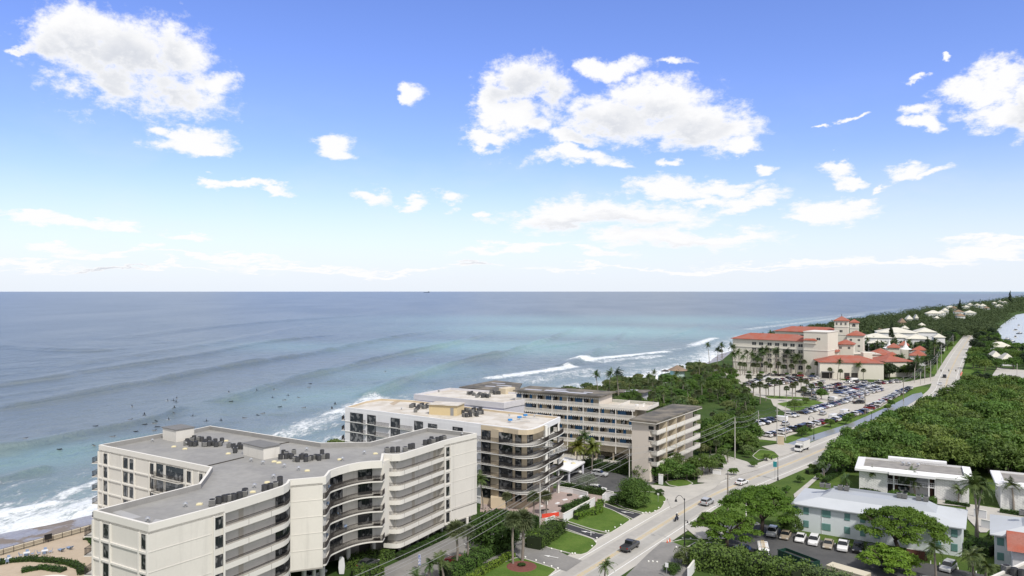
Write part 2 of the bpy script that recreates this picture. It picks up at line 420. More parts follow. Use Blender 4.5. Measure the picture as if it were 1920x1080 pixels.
    me.polygons.add(nf); me.polygons.foreach_set('loop_start',(np.arange(nf)*4).astype(np.int32)); me.polygons.foreach_set('loop_total',np.full(nf,4,np.int32))
    me.polygons.foreach_set('use_smooth',np.ones(nf,bool))
    me.update()
    back=(co_[:,0]-bk)>-30
    for nm,arr in (('foam',np.where(back.reshape(X.shape)|(Rr>9000)|(q<-60),0,foam)),('shoal',shoal),('pale',np.where(back.reshape(X.shape)&(Rr<9000),1.0,0.0)),('tilt',np.clip(crest*amp,0,1))):
        a=me.attributes.new(nm,'FLOAT','POINT'); a.data.foreach_set('value',arr.reshape(-1).astype(np.float32))
    o=bpy.data.objects.new('sea',me); C.objects.link(o); struct(o)
    m,t,b=nt('sea_water')
    g=N(t,'ShaderNodeNewGeometry').outputs['Position']
    at=lambda n: N(t,'ShaderNodeAttribute',attribute_name=n).outputs['Fac']
    fo,shl=at('foam'),at('shoal')
    mp=N(t,'ShaderNodeMapping',ins={0:g}); mp.inputs[2].default_value=(0,0,R(-33)); mp.inputs[3].default_value=(1.0,.42,1)
    mp2=N(t,'ShaderNodeMapping',ins={0:g}); mp2.inputs[2].default_value=(0,0,R(-20)); mp2.inputs[3].default_value=(.006,.0016,1)
    big=NOI(t,mp2.outputs[0],1.0,5,.6)
    deep=MIX(t,MR(t,big,.35,.65),SEA_A,SEA_B)
    c=MIX(t,shl,deep,SEA_T)
    c=MIX(t,MA(t,'MULTIPLY',at('pale'),.75),c,(.60,.63,.64))  # glare on the inland waterway, painted into the water colour
    # foam: torn into lace by noise
    f1=NOI(t,mp.outputs[0],.22,6,.68,.6); f2=NOI(t,mp.outputs[0],.9,4,.65,.4)
    fm=MA(t,'ADD',fo,MA(t,'ADD',MA(t,'MULTIPLY_ADD',f1,1.9,-.98),MA(t,'MULTIPLY_ADD',f2,1.3,-.65)))
    lace=MA(t,'MULTIPLY',MR(t,fm,.30,1.0,0,.86),MR(t,fo,.02,.18))
    soft=MR(t,fo,.05,.9,0,.42)
    c=MIX(t,soft,c,(.36,.46,.48)); c=MIX(t,lace,c,(.80,.83,.85))
    t.links.new(c,b.inputs['Base Color'])
    rr=MA(t,'MAXIMUM',MR(t,lace,0,1,SEA_R,.85),MR(t,soft,0,.5,SEA_R,.45)); t.links.new(rr,b.inputs['Roughness'])
    b.inputs['IOR'].default_value=1.33; b.inputs['Specular IOR Level'].default_value=.5
    w1=NOI(t,mp.outputs[0],.16,5,.62); w2=NOI(t,mp.outputs[0],.7,5,.65); w3=NOI(t,g,.05,3,.5)
    w4=NOI(t,mp.outputs[0],2.4,3,.65)
    hh=MA(t,'ADD',MA(t,'MULTIPLY',w1,1.7),MA(t,'ADD',MA(t,'ADD',MA(t,'MULTIPLY',w2,.62),MA(t,'MULTIPLY',w4,.16)),MA(t,'MULTIPLY',w3,1.8)))
    cd=N(t,'ShaderNodeCameraData'); 
    hh=MA(t,'ADD',hh,MA(t,'MULTIPLY',lace,.5))
    bp=N(t,'ShaderNodeBump',ins={'Height':hh,'Strength':.9,'Distance':1.5}); t.links.new(bp.outputs[0],b.inputs['Normal'])
    me.materials.append(m)
FOAMS=[((0,968),(90,948),4.2,1.1,.0),((90,945),(180,905),4.2,.85,.3),((0,985),(180,950),7,.6,0),((-20,925),(170,895),13,.33,0),((0,940),(120,925),8,.36,0),
 ((540,815),(650,770),11,.75,.0),((640,775),(705,745),10,.9,.2),((560,800),(800,735),14,.45,.0),
 ((930,708),(1072,688),9,1.1,.0),((985,716),(1100,695),16,.62,.0),((1085,676),(1250,660),12,1.15,.5),((1130,678),(1235,668),12,.75,.0),
 ((1100,705),(1260,690),20,.6,0),((1180,686),(1300,668),18,.5,0),((1300,648),(1338,634),10,1.0,.3),((1330,655),(1400,628),18,.6,0),((1400,618),(1620,590),16,.6,0),((1180,668),(1330,640),14,.35,0),((1440,606),(1700,578),22,.45,0),((1020,668),(1240,640),16,.24,0),((900,715),(1080,705),20,.3,0),((820,720),(960,690),12,.2,0)]
CRESTS=[([(-60,732),(0,723),(100,710),(167,697),(367,668),(500,643),(600,632),(660,626)],7,1.5),
 ([(-60,780),(0,770),(100,753),(200,733),(300,715),(400,695),(500,678),(600,662),(700,641),(813,622),(880,614)],6.5,1.9),
 ([(420,757),(443,750),(500,730),(567,710),(640,693),(740,668),(860,643),(963,612)],5,2.0),
 ([(-60,855),(0,845),(67,835),(167,813),(267,793),(327,773),(350,762)],3.6,1.5),
 ([(690,745),(710,737),(767,713),(833,690),(890,677),(967,660),(1067,623),(1090,612)],4.2,2.2),
 ([(1060,688),(1080,680),(1133,655),(1167,633),(1180,622)],4,1.8),
 ([(-40,915),(0,905),(40,893),(110,875)],3,.8),([(1240,640),(1290,622),(1330,606)],6,1.2),([(-100,640),(60,655),(200,660)],14,1.6),([(100,690),(250,668),(430,640),(620,605)],9,1.2),([(200,640),(420,612),(700,590)],16,1.8),([(820,700),(1000,655),(1100,640),(1180,612)],5,1.0)]
SHOALS=[((1120,620),260,170,.95),((900,650),120,90,.75),((1000,650),110,110,.8),((780,700),50,60,.5),((1000,600),300,260,.5),((640,740),40,60,.5),((1290,600),300,260,.6),((90,860),25,40,.5),((560,650),90,60,.35)]
build_sea()
# ---- people: skinned bodies
def skin_body(name,V_,E_,Rr,mats=None):
    me=bpy.data.meshes.new(name); me.from_pydata(V_,E_,[]); o=bpy.data.objects.new(name,me); C.objects.link(o); m=o.modifiers.new('s','SKIN'); m.use_smooth_shade=True
    for i,r in enumerate(Rr): me.skin_vertices[0].data[i].radius=(r,r) if not isinstance(r,tuple) else r
    me.skin_vertices[0].data[0].use_root=True; o.modifiers.new('u','SUBSURF').levels=1
    dg=bpy.context.evaluated_depsgraph_get(); dg.update(); nm=bpy.data.meshes.new_from_object(o.evaluated_get(dg)); bpy.data.objects.remove(o); nm.name=name; return nm
def humanoid(pose):
    # pelvis, chest, neck, head ; arms ; legs
    E_=[(0,1),(1,2),(2,3),(1,4),(4,5),(5,6),(1,7),(7,8),(8,9),(0,10),(10,11),(11,12),(12,13),(0,14),(14,15),(15,16),(16,17)]
    Rr=[(.15,.11),(.17,.12),.06,.105,.06,.045,.035,.06,.045,.035,.09,.065,.045,.04,.09,.065,.045,.04]; return skin_body('body',[tuple(v) for v in pose],E_,Rr)
prone=[(0,-.1,.22),(0,.38,.28),(0,.58,.38),(0,.74,.46),(.2,.42,.26),(.34,.66,.15),(.34,.92,.05),(-.2,.42,.26),(-.34,.66,.15),(-.34,.92,.05),(.10,-.18,.2),(.11,-.6,.18),(.10,-1.02,.18),(.10,-1.15,.14),(-.10,-.18,.2),(-.11,-.6,.18),(-.10,-1.02,.22),(-.10,-1.15,.2)]
sit=[(0,0,.18),(0,.02,.62),(0,.02,.80),(0,.04,.98),(.2,.02,.64),(.27,.12,.40),(.2,.34,.26),(-.2,.02,.64),(-.27,.12,.40),(-.2,.34,.26),(.14,.08,.16),(.26,.42,.12),(.32,.44,-.28),(.32,.52,-.32),(-.14,.08,.16),(-.26,.42,.12),(-.32,.44,-.28),(-.32,.52,-.32)]
ride=[(0,0,.95),(.12,0,1.42),(.2,0,1.56),(.26,0,1.72),(.14,-.2,1.40),(.34,-.3,1.18),(.62,-.32,1.1),(.14,.2,1.40),(.34,.3,1.18),(.62,.32,1.1),(.05,-.12,.9),(.42,-.24,.78),(.22,-.26,.38),(.36,-.26,.32),(.05,.12,.9),(.42,.24,.78),(.22,.26,.38),(.36,.26,.32)]
stand=[(0,0,.95),(0,0,1.38),(0,0,1.54),(0,.02,1.70),(-.2,0,1.38),(-.25,0,1.1),(-.24,.06,.86),(.2,0,1.38),(.25,0,1.1),(.24,.06,.86),(-.1,0,.88),(-.11,.02,.48),(-.11,0,.08),(-.11,.12,.04),(.1,0,.88),(.11,.02,.48),(.11,0,.08),(.11,.12,.04)]
PR,SI,RDm=humanoid(prone),humanoid(sit),humanoid(ride)
surf=[(942,632,1),(975,632,1),(995,620,1),(992,640,1),(742,665,1),(812,708,1),(814,732,0),(980,695,1),(978,708,0),(1086,710,1),(735,752,0),(878,750,0),(870,763,0),(815,772,0),(948,738,1),(885,782,0),(870,800,0),(765,806,0),(635,835,0),(540,800,0),(145,850,0),(335,922,0),(528,895,0),(1243,746,1),(1287,593,1),(1300,643,0),(1375,730,0),(1450,712,0),(1480,700,0),(1445,595,1),(1542,573,1),(1535,613,1),(1600,630,0),(1620,598,1),(1680,612,0),(1575,667,0),(1710,673,0),(1745,535,0),(1738,555,0),(1160,745,1),(1885,650,1),(1868,676,1)]
surf=[(x/3,540+y/3,s) for x,y,s in surf]+[(722,696,1),(628,757,1),(622,765,1),(1155,672,1)]
_sea=bpy.data.objects['sea']; SURFZ=[]
for x,y,st in surf:
    p=P(x,y,SEA+.4); r=_sea.ray_cast(Vector((p.x,p.y,60)),Vector((0,0,-1))); SURFZ.append(r[1].z if r[0] else SEA)
# ------------------------------------------------------------ land, beach, roads, lawns
def land():
    ys=[-120,-80,-50,0,50,100,120,140,150,160,173,187,200,215,230,260,290,330,365,400,450,500,560,600,659,706,760,830,900,1000,1100,1203,1329,1500,1782,2300,3000,4200,5600,9000,14000,20000]
    prof=[]
    for y in ys:
        s=sx(y); e=s+(36 if y<200 else max(14,36-(y-200)*.12)); b=interp(BANK,y)
        prof.append((y,s,e,b))
    g=MB(); be=MB()
    for (y0,s0,e0,b0),(y1,s1,e1,b1) in zip(prof,prof[1:]):
        g.face([(e0,y0,0),(b0,y0,0),(b1,y1,0),(e1,y1,0)])
        g.face([(b0,y0,0),(b0+2,y0,-7),(b1+2,y1,-7),(b1,y1,0)])
        g.face([(e0,y0,-2.2),(e0,y0,0),(e1,y1,0),(e1,y1,-2.2)])
    n=14
    rows=[]
    yy=[]
    for a,b in zip(ys,ys[1:]):
        k=max(1,int(min(b-a,400)/6)) if b<700 else 1
        yy+= [lerp(a,b,i/k) for i in range(k)]
    for y in yy:
        s=sx(y); e=s+(36 if y<200 else max(14,36-(y-200)*.12)); r=[]
        for i in range(n+1):
            u=i/n; x=lerp(s-34,e+.3,u); w=(x-s)/(e-s)
            z=-4.05+1.75*max(w,0)**.8 if w>0 else -4.05+w*5
            z+=.16*mnoise.noise(Vector((x*.22,y*.22,0)))+.35*max(0,mnoise.noise(Vector((x*.12,y*.16,4.0))))*(1 if .1<w<1 else 0)
            r.append((x,y,z))
        rows.append(r)
    for r0,r1 in zip(rows,rows[1:]):
        for i in range(n): be.face([r0[i],r0[i+1],r1[i+1],r1[i]])
    m,t,b=nt('scrub_ground'); gp=N(t,'ShaderNodeNewGeometry').outputs['Position']
    n1=NOI(t,gp,.03,5,.6); n2=NOI(t,gp,.5,4,.6); n3=NOI(t,gp,4.0,3,.6)
    c=MIX(t,MR(t,n1,.4,.62),(.040,.075,.018),(.065,.105,.028)); c=MIX(t,MR(t,n2,.52,.75,0,.6),c,(.14,.12,.075)); c=MIX(t,MR(t,n3,.3,.7,0,.45),c,(.03,.055,.014))
    t.links.new(c,b.inputs['Base Color']); b.inputs['Roughness'].default_value=.95; b.inputs['Specular IOR Level'].default_value=.1
    struct(g.build('ground',m))
    m,t,b=nt('wet_sand'); gp=N(t,'ShaderNodeNewGeometry').outputs['Position']
    n1=NOI(t,gp,.11,5,.62,.8); n2=NOI(t,gp,1.3,4,.6)
    wetf=MR(t,n1,.50,.60)
    c=MIX(t,wetf,(.25,.235,.232),(.19,.16,.135)); c=MIX(t,MR(t,n2,.4,.75,0,.5),c,(.16,.135,.125))
    t.links.new(c,b.inputs['Base Color']); t.links.new(MR(t,wetf,0,1,.28,.9),b.inputs['Roughness'])
    bp=N(t,'ShaderNodeBump',ins={'Height':n1,'Strength':.6,'Distance':1.2}); t.links.new(bp.outputs[0],b.inputs['Normal'])
    struct(be.build('beach',m,smooth=True))
land()
ZL=[.012]
def nextz():
    ZL[0]+=.006; return ZL[0]
def sheet(name,pts,mat,z=None,world=False):
    p=[(a,b) for a,b in pts] if world else [tuple(P(a,b,0))[:2] for a,b in pts]
    z=nextz() if z is None else z
    mb=MB(); mb.face([(a,b,z) for a,b in ccw(p)]); return struct(mb.build(name,mat))
def kerbed(name,pts,mat,kerb,h=.13,w=.22,z=None,rnd=2,label=None):
    """a patch framed by a raised kerb"""
    p=[P(a,b,0).xy for a,b in pts]
    if rnd: 
        q=[]; n=len(p)
        for i in range(n):
            a,b,c=p[i-1],p[i],p[(i+1)%n]; q+= [b.lerp(a,.14),b.lerp(b.lerp(a,.14).lerp(b.lerp(c,.14),.5),.5) ,b.lerp(c,.14)]
        p=q
    p=ccw([tuple(x) for x in p]); z0=nextz()
    mb=MB(); inn=inset(p,w); mb.face([(a.x,a.y,h-.03) for a in inn],0); ring(mb,p,w,0.0,h,1)
    return struct(mb.build(name,[mat,kerb]))
ASPH=M('asphalt_dark',(.10,.10,.10),.9,.34,.16,fine=2,col2=(.07,.071,.073))
ASPL=M('asphalt_worn',(.25,.242,.23),.9,.26,.14,fine=2,col2=(.18,.176,.17))
CONC=M('concrete_pale',(.47,.45,.41),.88,.16,.2,fine=2.5,col2=(.39,.375,.345))
CONR=M('road_surface',(.47,.45,.405),.9,.16,.06,fine=1.2,col2=(.40,.385,.355))
KERB=M('kerb_concrete',(.52,.50,.46),.85,.1)
WHITE=M('marking_white',(.72,.72,.70),.7,.15,1.5)
YEL=M('marking_yellow',(.60,.43,.16),.75,.2,.8,col2=(.45,.38,.25))
BLACKD=M('asphalt_fresh',(.045,.046,.052),.85,.15,.5)
PAVE=M('paver_pink',(.40,.315,.285),.85,.2,.4,fine=5,col2=(.33,.27,.25))
def grass_mat(name,a,b_,c_):
    m,t,b=nt(name); gp=N(t,'ShaderNodeNewGeometry').outputs['Position']
    n1=NOI(t,gp,.18,4,.6); n2=NOI(t,gp,2.5,4,.7); n3=NOI(t,gp,14,2,.6)
    c=MIX(t,MR(t,n1,.38,.62),a,b_); c=MIX(t,MR(t,n2,.5,.72,0,.7),c,c_)
    v=MA(t,'MULTIPLY_ADD',n3,.8,.6); cc=N(t,'ShaderNodeCombineXYZ',ins={0:v,1:v,2:v}).outputs[0]; c=MIX(t,1,c,cc,'MULTIPLY')
    t.links.new(c,b.inputs['Base Color']); b.inputs['Roughness'].default_value=.95; b.inputs['Specular IOR Level'].default_value=.08
    bp=N(t,'ShaderNodeBump',ins={'Height':n3,'Strength':.5,'Distance':.1}); t.links.new(bp.outputs[0],b.inputs['Normal']); return m
LAWN=grass_mat('lawn_grass',(.098,.160,.032),(.070,.128,.024),(.150,.165,.055))
LAWN2=grass_mat('rough_grass',(.085,.135,.030),(.060,.105,.024),(.150,.145,.062))
MULCH=M('red_mulch',(.16,.062,.05),.95,.3,1.5)
CL_=[(-122,-50),(-86,0),(-50,50),(-14,100),(14.9,140),(46.3,184),(63,203.4),(93.5,235.6),(125,270.6),(144.5,292.4),(173,322),(221,383),(264,452),(350,587),(437,721),(541,880)]
CEN=smooth_path(CL_,6)
def strip(name,o0,o1,mat,z,pts=None,dash=None,i0=0,i1=None,thing_=True):
    pts=pts or CEN; mb=MB(); L=[];n=len(pts)
    for i in range(n):
        a=pts[max(0,i-1)];b=pts[min(n-1,i+1)];u=(b-a).normalized();nn=Vector((u.y,-u.x)); L.append((pts[i]+nn*o0,pts[i]+nn*o1))
    for i in range(i0,(i1 or n-1)):
        mb.face([(L[i][0].x,L[i][0].y,z),(L[i][1].x,L[i][1].y,z),(L[i+1][1].x,L[i+1][1].y,z),(L[i+1][0].x,L[i+1][0].y,z)])
    return struct(mb.build(name,mat))
# the green verges and lawns on the landward side
sheet('lawn',[(1285,1000),(1467,890),(1560,850),(1640,860),(1950,900),(2400,960),(2400,1110),(1500,1110)],LAWN2)
sheet('lawn',[(1745,745),(1806,690),(1850,690),(1830,712),(1775,748)],LAWN2)
sheet('lawn',[(1762,705),(1800,648),(1812,640),(1775,640),(1745,700)],LAWN)
sheet('lawn',[(1807,700),(1819,650),(1829,650),(1829,700)],LAWN)
# hotel parking lot and its surroundings
sheet('lawn',[(1405,800),(1425,828),(1500,838),(1560,812),(1680,772),(1738,742),(1746,728),(1715,722),(1640,740)],LAWN)
sheet('parking_lot',[(1400,801),(1424,824),(1456,827),(1480,817),(1557,794),(1622,776),(1653,763),(1708,728),(1760,716),(1752,706),(1700,716),(1633,717),(1579,713),(1546,700),(1340,692),(1340,706),(1397,722),(1410,741),(1445,749),(1450,760),(1476,776),(1470,785)],M('lot_concrete',(.45,.425,.375),.9,.16,.08,fine=1.0))
kerbed('lawn',[(1454,757),(1482,768),(1478,776),(1500,772),(1551,757),(1526,750),(1490,751)],LAWN,KERB)
kerbed('lawn',[(1432,741),(1540,747),(1537,750),(1440,748)],LAWN,KERB)
kerbed('lawn',[(1490,736),(1540,742),(1560,738),(1500,732)],LAWN,KERB)
# canal
mc,t_,b_=nt('canal_water'); b_.inputs['Base Color'].default_value=(.24,.25,.235,1); b_.inputs['Roughness'].default_value=.3
gp=N(t_,'ShaderNodeNewGeometry').outputs['Position']; bp=N(t_,'ShaderNodeBump',ins={'Height':NOI(t_,gp,1.2,3),'Strength':.06,'Distance':.1}); t_.links.new(bp.outputs[0],b_.inputs['Normal'])
sheet('canal_water',[(1470,834),(1500,836),(1522,828),(1570,812),(1622,793),(1688,769),(1731,742),(1728,736),(1712,739),(1673,759),(1640,774),(1594,794),(1546,809),(1511,820)],mc)
# the road
strip('road',-7.2,6.2,CONR,.05)
strip('road_marking',-4.4,-4.22,WHITE,.058); strip('road_marking',4.22,4.4,WHITE,.0585)
strip('road_marking',-.34,-.12,YEL,.059); strip('road_marking',.12,.34,YEL,.0595)
strip('road_patch',-3.4,-.9,M('road_wheel_track',(.37,.355,.33),.85,.24,.10,fine=.8),.0545,i0=10,i1=60)
strip('road_patch',.9,3.4,M('road_wheel_track2',(.36,.35,.325),.85,.24,.09,fine=.8),.0548,i0=6,i1=52)
# yards of the seaside blocks
sheet('driveway',[(640,1120),(700,1075),(838,1010),(870,990),(915,975),(965,985),(1000,1010),(1066,1043),(1092,1052),(1062,1072),(1042,1066),(967,1044),(880,1062),(830,1110)],ASPL)
sheet('plaza',[(1000,985),(1026,984),(1054,977),(1058,962),(1113,941),(1134,942),(1128,930),(1101,925),(1030,915),(905,915),(900,960)],PAVE)
kerbed('driveway',[(1053,978),(1124,1000.6),(1146,1003),(1121,1014),(1111,1010),(1050,988)],BLACKD,KERB,h=.06,rnd=0)
kerbed('driveway',[(1131,942),(1160,953),(1209,965),(1190,975),(1170,966),(1133,952)],BLACKD,KERB,h=.065,rnd=0)
kerbed('lawn',[(1018,1025),(1050,991),(1113,1011),(1121,1021),(1103,1037),(1091,1041),(1074,1040)],LAWN,KERB)
kerbed('lawn',[(1060,977),(1085,958),(1122,947),(1150,957),(1184,975),(1165,988),(1144,1001),(1105,992)],LAWN,KERB)
kerbed('lawn',[(1146,941),(1165,920),(1240,924),(1251,936),(1241,954),(1223,963),(1205,962),(1170,953)],LAWN,KERB)
kerbed('lawn',[(860,1110),(905,1072),(966,1046),(985,1048),(1046,1068),(1020,1090),(950,1130)],LAWN,KERB)
sheet('parking_lot',[(1040,905),(1070,880),(1130,873),(1200,886),(1238,902),(1215,912),(1190,926),(1140,922)],ASPH)
sheet('driveway',[(1212,908),(1262,914),(1330,906),(1360,896),(1340,916),(1258,955),(1251,936),(1238,924)],CONC)
kerbed('lawn',[(1246,903),(1282,897),(1301,907),(1280,915),(1254,910)],LAWN,KERB)
sheet('driveway',[(1310,858),(1345,850),(1400,866),(1424,881),(1380,893),(1335,907),(1308,905)],CONC)
kerbed('planting_bed',[(1328,884),(1345,873),(1385,866),(1394,874),(1372,885),(1340,889)],M('bark',(.13,.10,.07),.95,.3,1.2),KERB)
kerbed('lawn',[(1410,855),(1424,843),(1456,846),(1466,855),(1454,861),(1421,863)],LAWN,KERB)
sheet('driveway',[(1428,838),(1470,831),(1503,838),(1490,848),(1462,858),(1452,848)],CONC)
sheet('parking_lot',[(1000,855),(1060,845),(1080,850),(1130,862),(1180,868),(1170,874),(1060,868),(1010,875)],CONC)
# landward side
sheet('driveway',[(1286,992),(1302,981),(1330,985),(1375,985),(1420,980),(1440,996),(1385,1008),(1352,1012),(1310,1012)],CONC)
sheet('parking_lot',[(1362,1000),(1430,983),(1480,998),(1600,1030),(1700,1050),(1800,1070),(1990,1110),(1990,1300),(1500,1300),(1420,1070),(1358,1031)],ASPH)
sheet('driveway',[(1150,1115),(1175,1080),(1215,1040),(1240,1018),(1262,1018),(1290,1030),(1290,1080),(1350,1180),(1150,1180)],ASPL)
kerbed('lawn',[(1251,1018),(1283,1011),(1313,1013),(1287,1028),(1268,1030)],LAWN,KERB)
kerbed('lawn',[(1198,1058),(1213,1055),(1240,1057),(1220,1075),(1203,1068)],LAWN,KERB)
kerbed('lawn',[(1295,1036),(1327,1017),(1353,1021),(1362,1030),(1420,1060),(1330,1070)],LAWN,KERB)
kerbed('lawn',[(1301,981),(1352,947),(1400,935),(1400,975),(1335,985),(1317,992)],LAWN,KERB)
sheet('path',[(1556,864),(1563,866),(1552,884),(1532,900),(1505,925),(1490,935),(1488,928),(1512,908),(1530,893)],CONC)
sheet('street',[(1640,912),(1700,925),(1760,938),(1920,962),(2300,1010),(2300,1040),(1920,981),(1812,962),(1812,952),(1740,945),(1640,920)],CONC)
sheet('path',[(1812,955),(1860,962),(1865,985),(1850,1000),(1838,1000),(1815,975)],CONC)
sheet('parking_lot',[(1850,720),(1870,690),(1925,695),(2100,720),(2000,740)],CONC)
sheet('driveway',[(1808,712),(1850,712),(1850,722),(1800,728)],CONC)
# seaside terrace
TZ=.25
TERR=M('terrace_paving',(.46,.38,.29),.85,.16,.5,fine=3,col2=(.40,.33,.25))
q=[P(a,b,TZ).xy for a,b in ((-160,1096),(0,1042),(172,993),(300,960),(300,1100),(100,1300),(-160,1300))]
mb=MB(); mb.prism(ccw([tuple(x) for x in q]),-.5,TZ); struct(mb.build('terrace',TERR))
# ------------------------------------------------------------ shared building parts
STU=M('stucco_cream',(.64,.617,.568),.9,.09,.12,fine=2.5,stain=.24)
STW=M('stucco_white',(.74,.74,.75),.9,.06,.12,fine=2.5,stain=.10)
TRIM=M('trim_cream',(.665,.645,.60),.85,.06,.3)
FRM=M('dark_frame',(.035,.035,.038),.5,.1)
GLS=glass('dark_glass',(.018,.022,.027),.06,.5)
RAILM=M('bronze_rail',(.05,.043,.04),.6,.1)
ROOFG=M('roof_membrane_grey',(.31,.305,.29),.85,.28,.13,fine=1.1,col2=(.235,.232,.225))
DARK=M('dark_parts_and_shade',(.06,.055,.05),.9,.2)  # near-black for dark parts; also painted shade in place of openings
ACM=M('ac_casing',(.085,.087,.09),.6,.3,1.5); ACT=M('ac_fan_dark',(.02,.02,.022),.7,.1)
ACL=M('ac_casing_pale',(.26,.26,.25),.6,.3,1.5)
METAL=M('galvanised',(.45,.46,.47),.35,.15,metal=.6)
def winmesh(mb,w,s,hw,z0,z1,mull=1,d=.02,fr=.07,hbar=None):
    mb.wb(w,s-hw,s+hw,z0,z1,-.05,d,1)
    mb.wb(w,s-hw,s-hw+fr,z0,z1,-.05,d+.05,0); mb.wb(w,s+hw-fr,s+hw,z0,z1,-.05,d+.05,0)
    mb.wb(w,s-hw+fr,s+hw-fr,z1-fr,z1,-.05,d+.048,0); mb.wb(w,s-hw+fr,s+hw-fr,z0,z0+fr,-.05,d+.048,0)
    for k in range(mull):
        c=s-hw+2*hw*(k+1)/(mull+1); mb.wb(w,c-fr*.4,c+fr*.4,z0+fr,z1-fr,-.05,d+.04,0)
    if hbar: mb.wb(w,s-hw+fr,s+hw-fr,lerp(z0,z1,hbar)-.03,lerp(z0,z1,hbar)+.03,-.05,d+.036,0)
def window(parent,w,s,hw,z0,z1,mull=1,d=.02,name='window',fr=.07,mats=None,hbar=None,sill=None):
    mb=MB(); winmesh(mb,w,s,hw,z0,z1,mull,d,fr,hbar)
    o=mb.build(name,mats or [FRM,GLS],parent)
    if sill:
        m2=MB(); m2.wb(w,s-hw-.06,s+hw+.06,z0-.1,z0-.005,-.05,.14); m2.build('sill',sill,o)
    return o
def offpath(pts,d):
    n=len(pts);o=[]
    for i in range(n):
        a=Vector(pts[max(0,i-1)]);b=Vector(pts[min(n-1,i+1)]);u=(b-a).normalized(); o.append(Vector(pts[i])+Vector((-u.y,u.x))*d)
    return o
def ac_mesh(kind=0):
    mb=MB(); r=.42; n=10
    if kind==0:
        mb.tube((0,0,.12),(0,0,.95),r,n=n,mi=0); mb.tube((0,0,.951),(0,0,.99),r*.96,r*.7,n=n,mi=1)
        for z in (.25,.4,.55,.7,.85): mb.tube((0,0,z),(0,0,z+.03),r+.02,n=n,mi=1)
    else:
        mb.box(-.42,.42,-.42,.42,.12,.88,0); mb.tube((0,0,.881),(0,0,.93),.36,n=n,mi=1)
        for z in (.22,.38,.54,.7): mb.box(-.435,.435,-.435,.435,z,z+.05,1)
    for a in (-.3,.3): mb.box(a-.04,a+.04,-.42,.42,0,.12,1)
    return mb
def mesh_of(mb,name,mats):
    o=mb.build(name,mats); me=o.data; bpy.data.objects.remove(o); 
    return me
AC0=mesh_of(ac_mesh(0),'ac_round',[ACM,ACT]); AC1=mesh_of(ac_mesh(1),'ac_square',[ACL,ACT])
def put(name,me,parent,loc,rz=0,sc=1.0):
    o=bpy.data.objects.new(name,me); C.objects.link(o); o.parent=parent
    o.location=Vector(loc)-ORG[parent]; o.rotation_euler=(0,0,rz); o.scale=(sc,sc,sc); return o
mb=MB(); mb.tube((0,0,0),(0,0,.5),.12,n=8); mb.tube((0,0,.42),(0,0,.6),.3,.12,n=10); mb.tube((0,0,.35),(0,0,.42),.12,.3,n=10); VENT=mesh_of(mb,'vent',[METAL])
mb=MB(); mb.box(-.45,.45,-.45,.45,0,.14); mb.hexa([(-.42,-.42,.14),(.42,-.42,.14),(.42,.42,.14),(-.42,.42,.14)],[(-.2,-.2,.26),(.2,-.2,.26),(.2,.2,.26),(-.2,.2,.26)]); SKYL=mesh_of(mb,'roof_dome',[M('skylight_cream',(.62,.56,.36),.5,.1)])
random.seed(5)
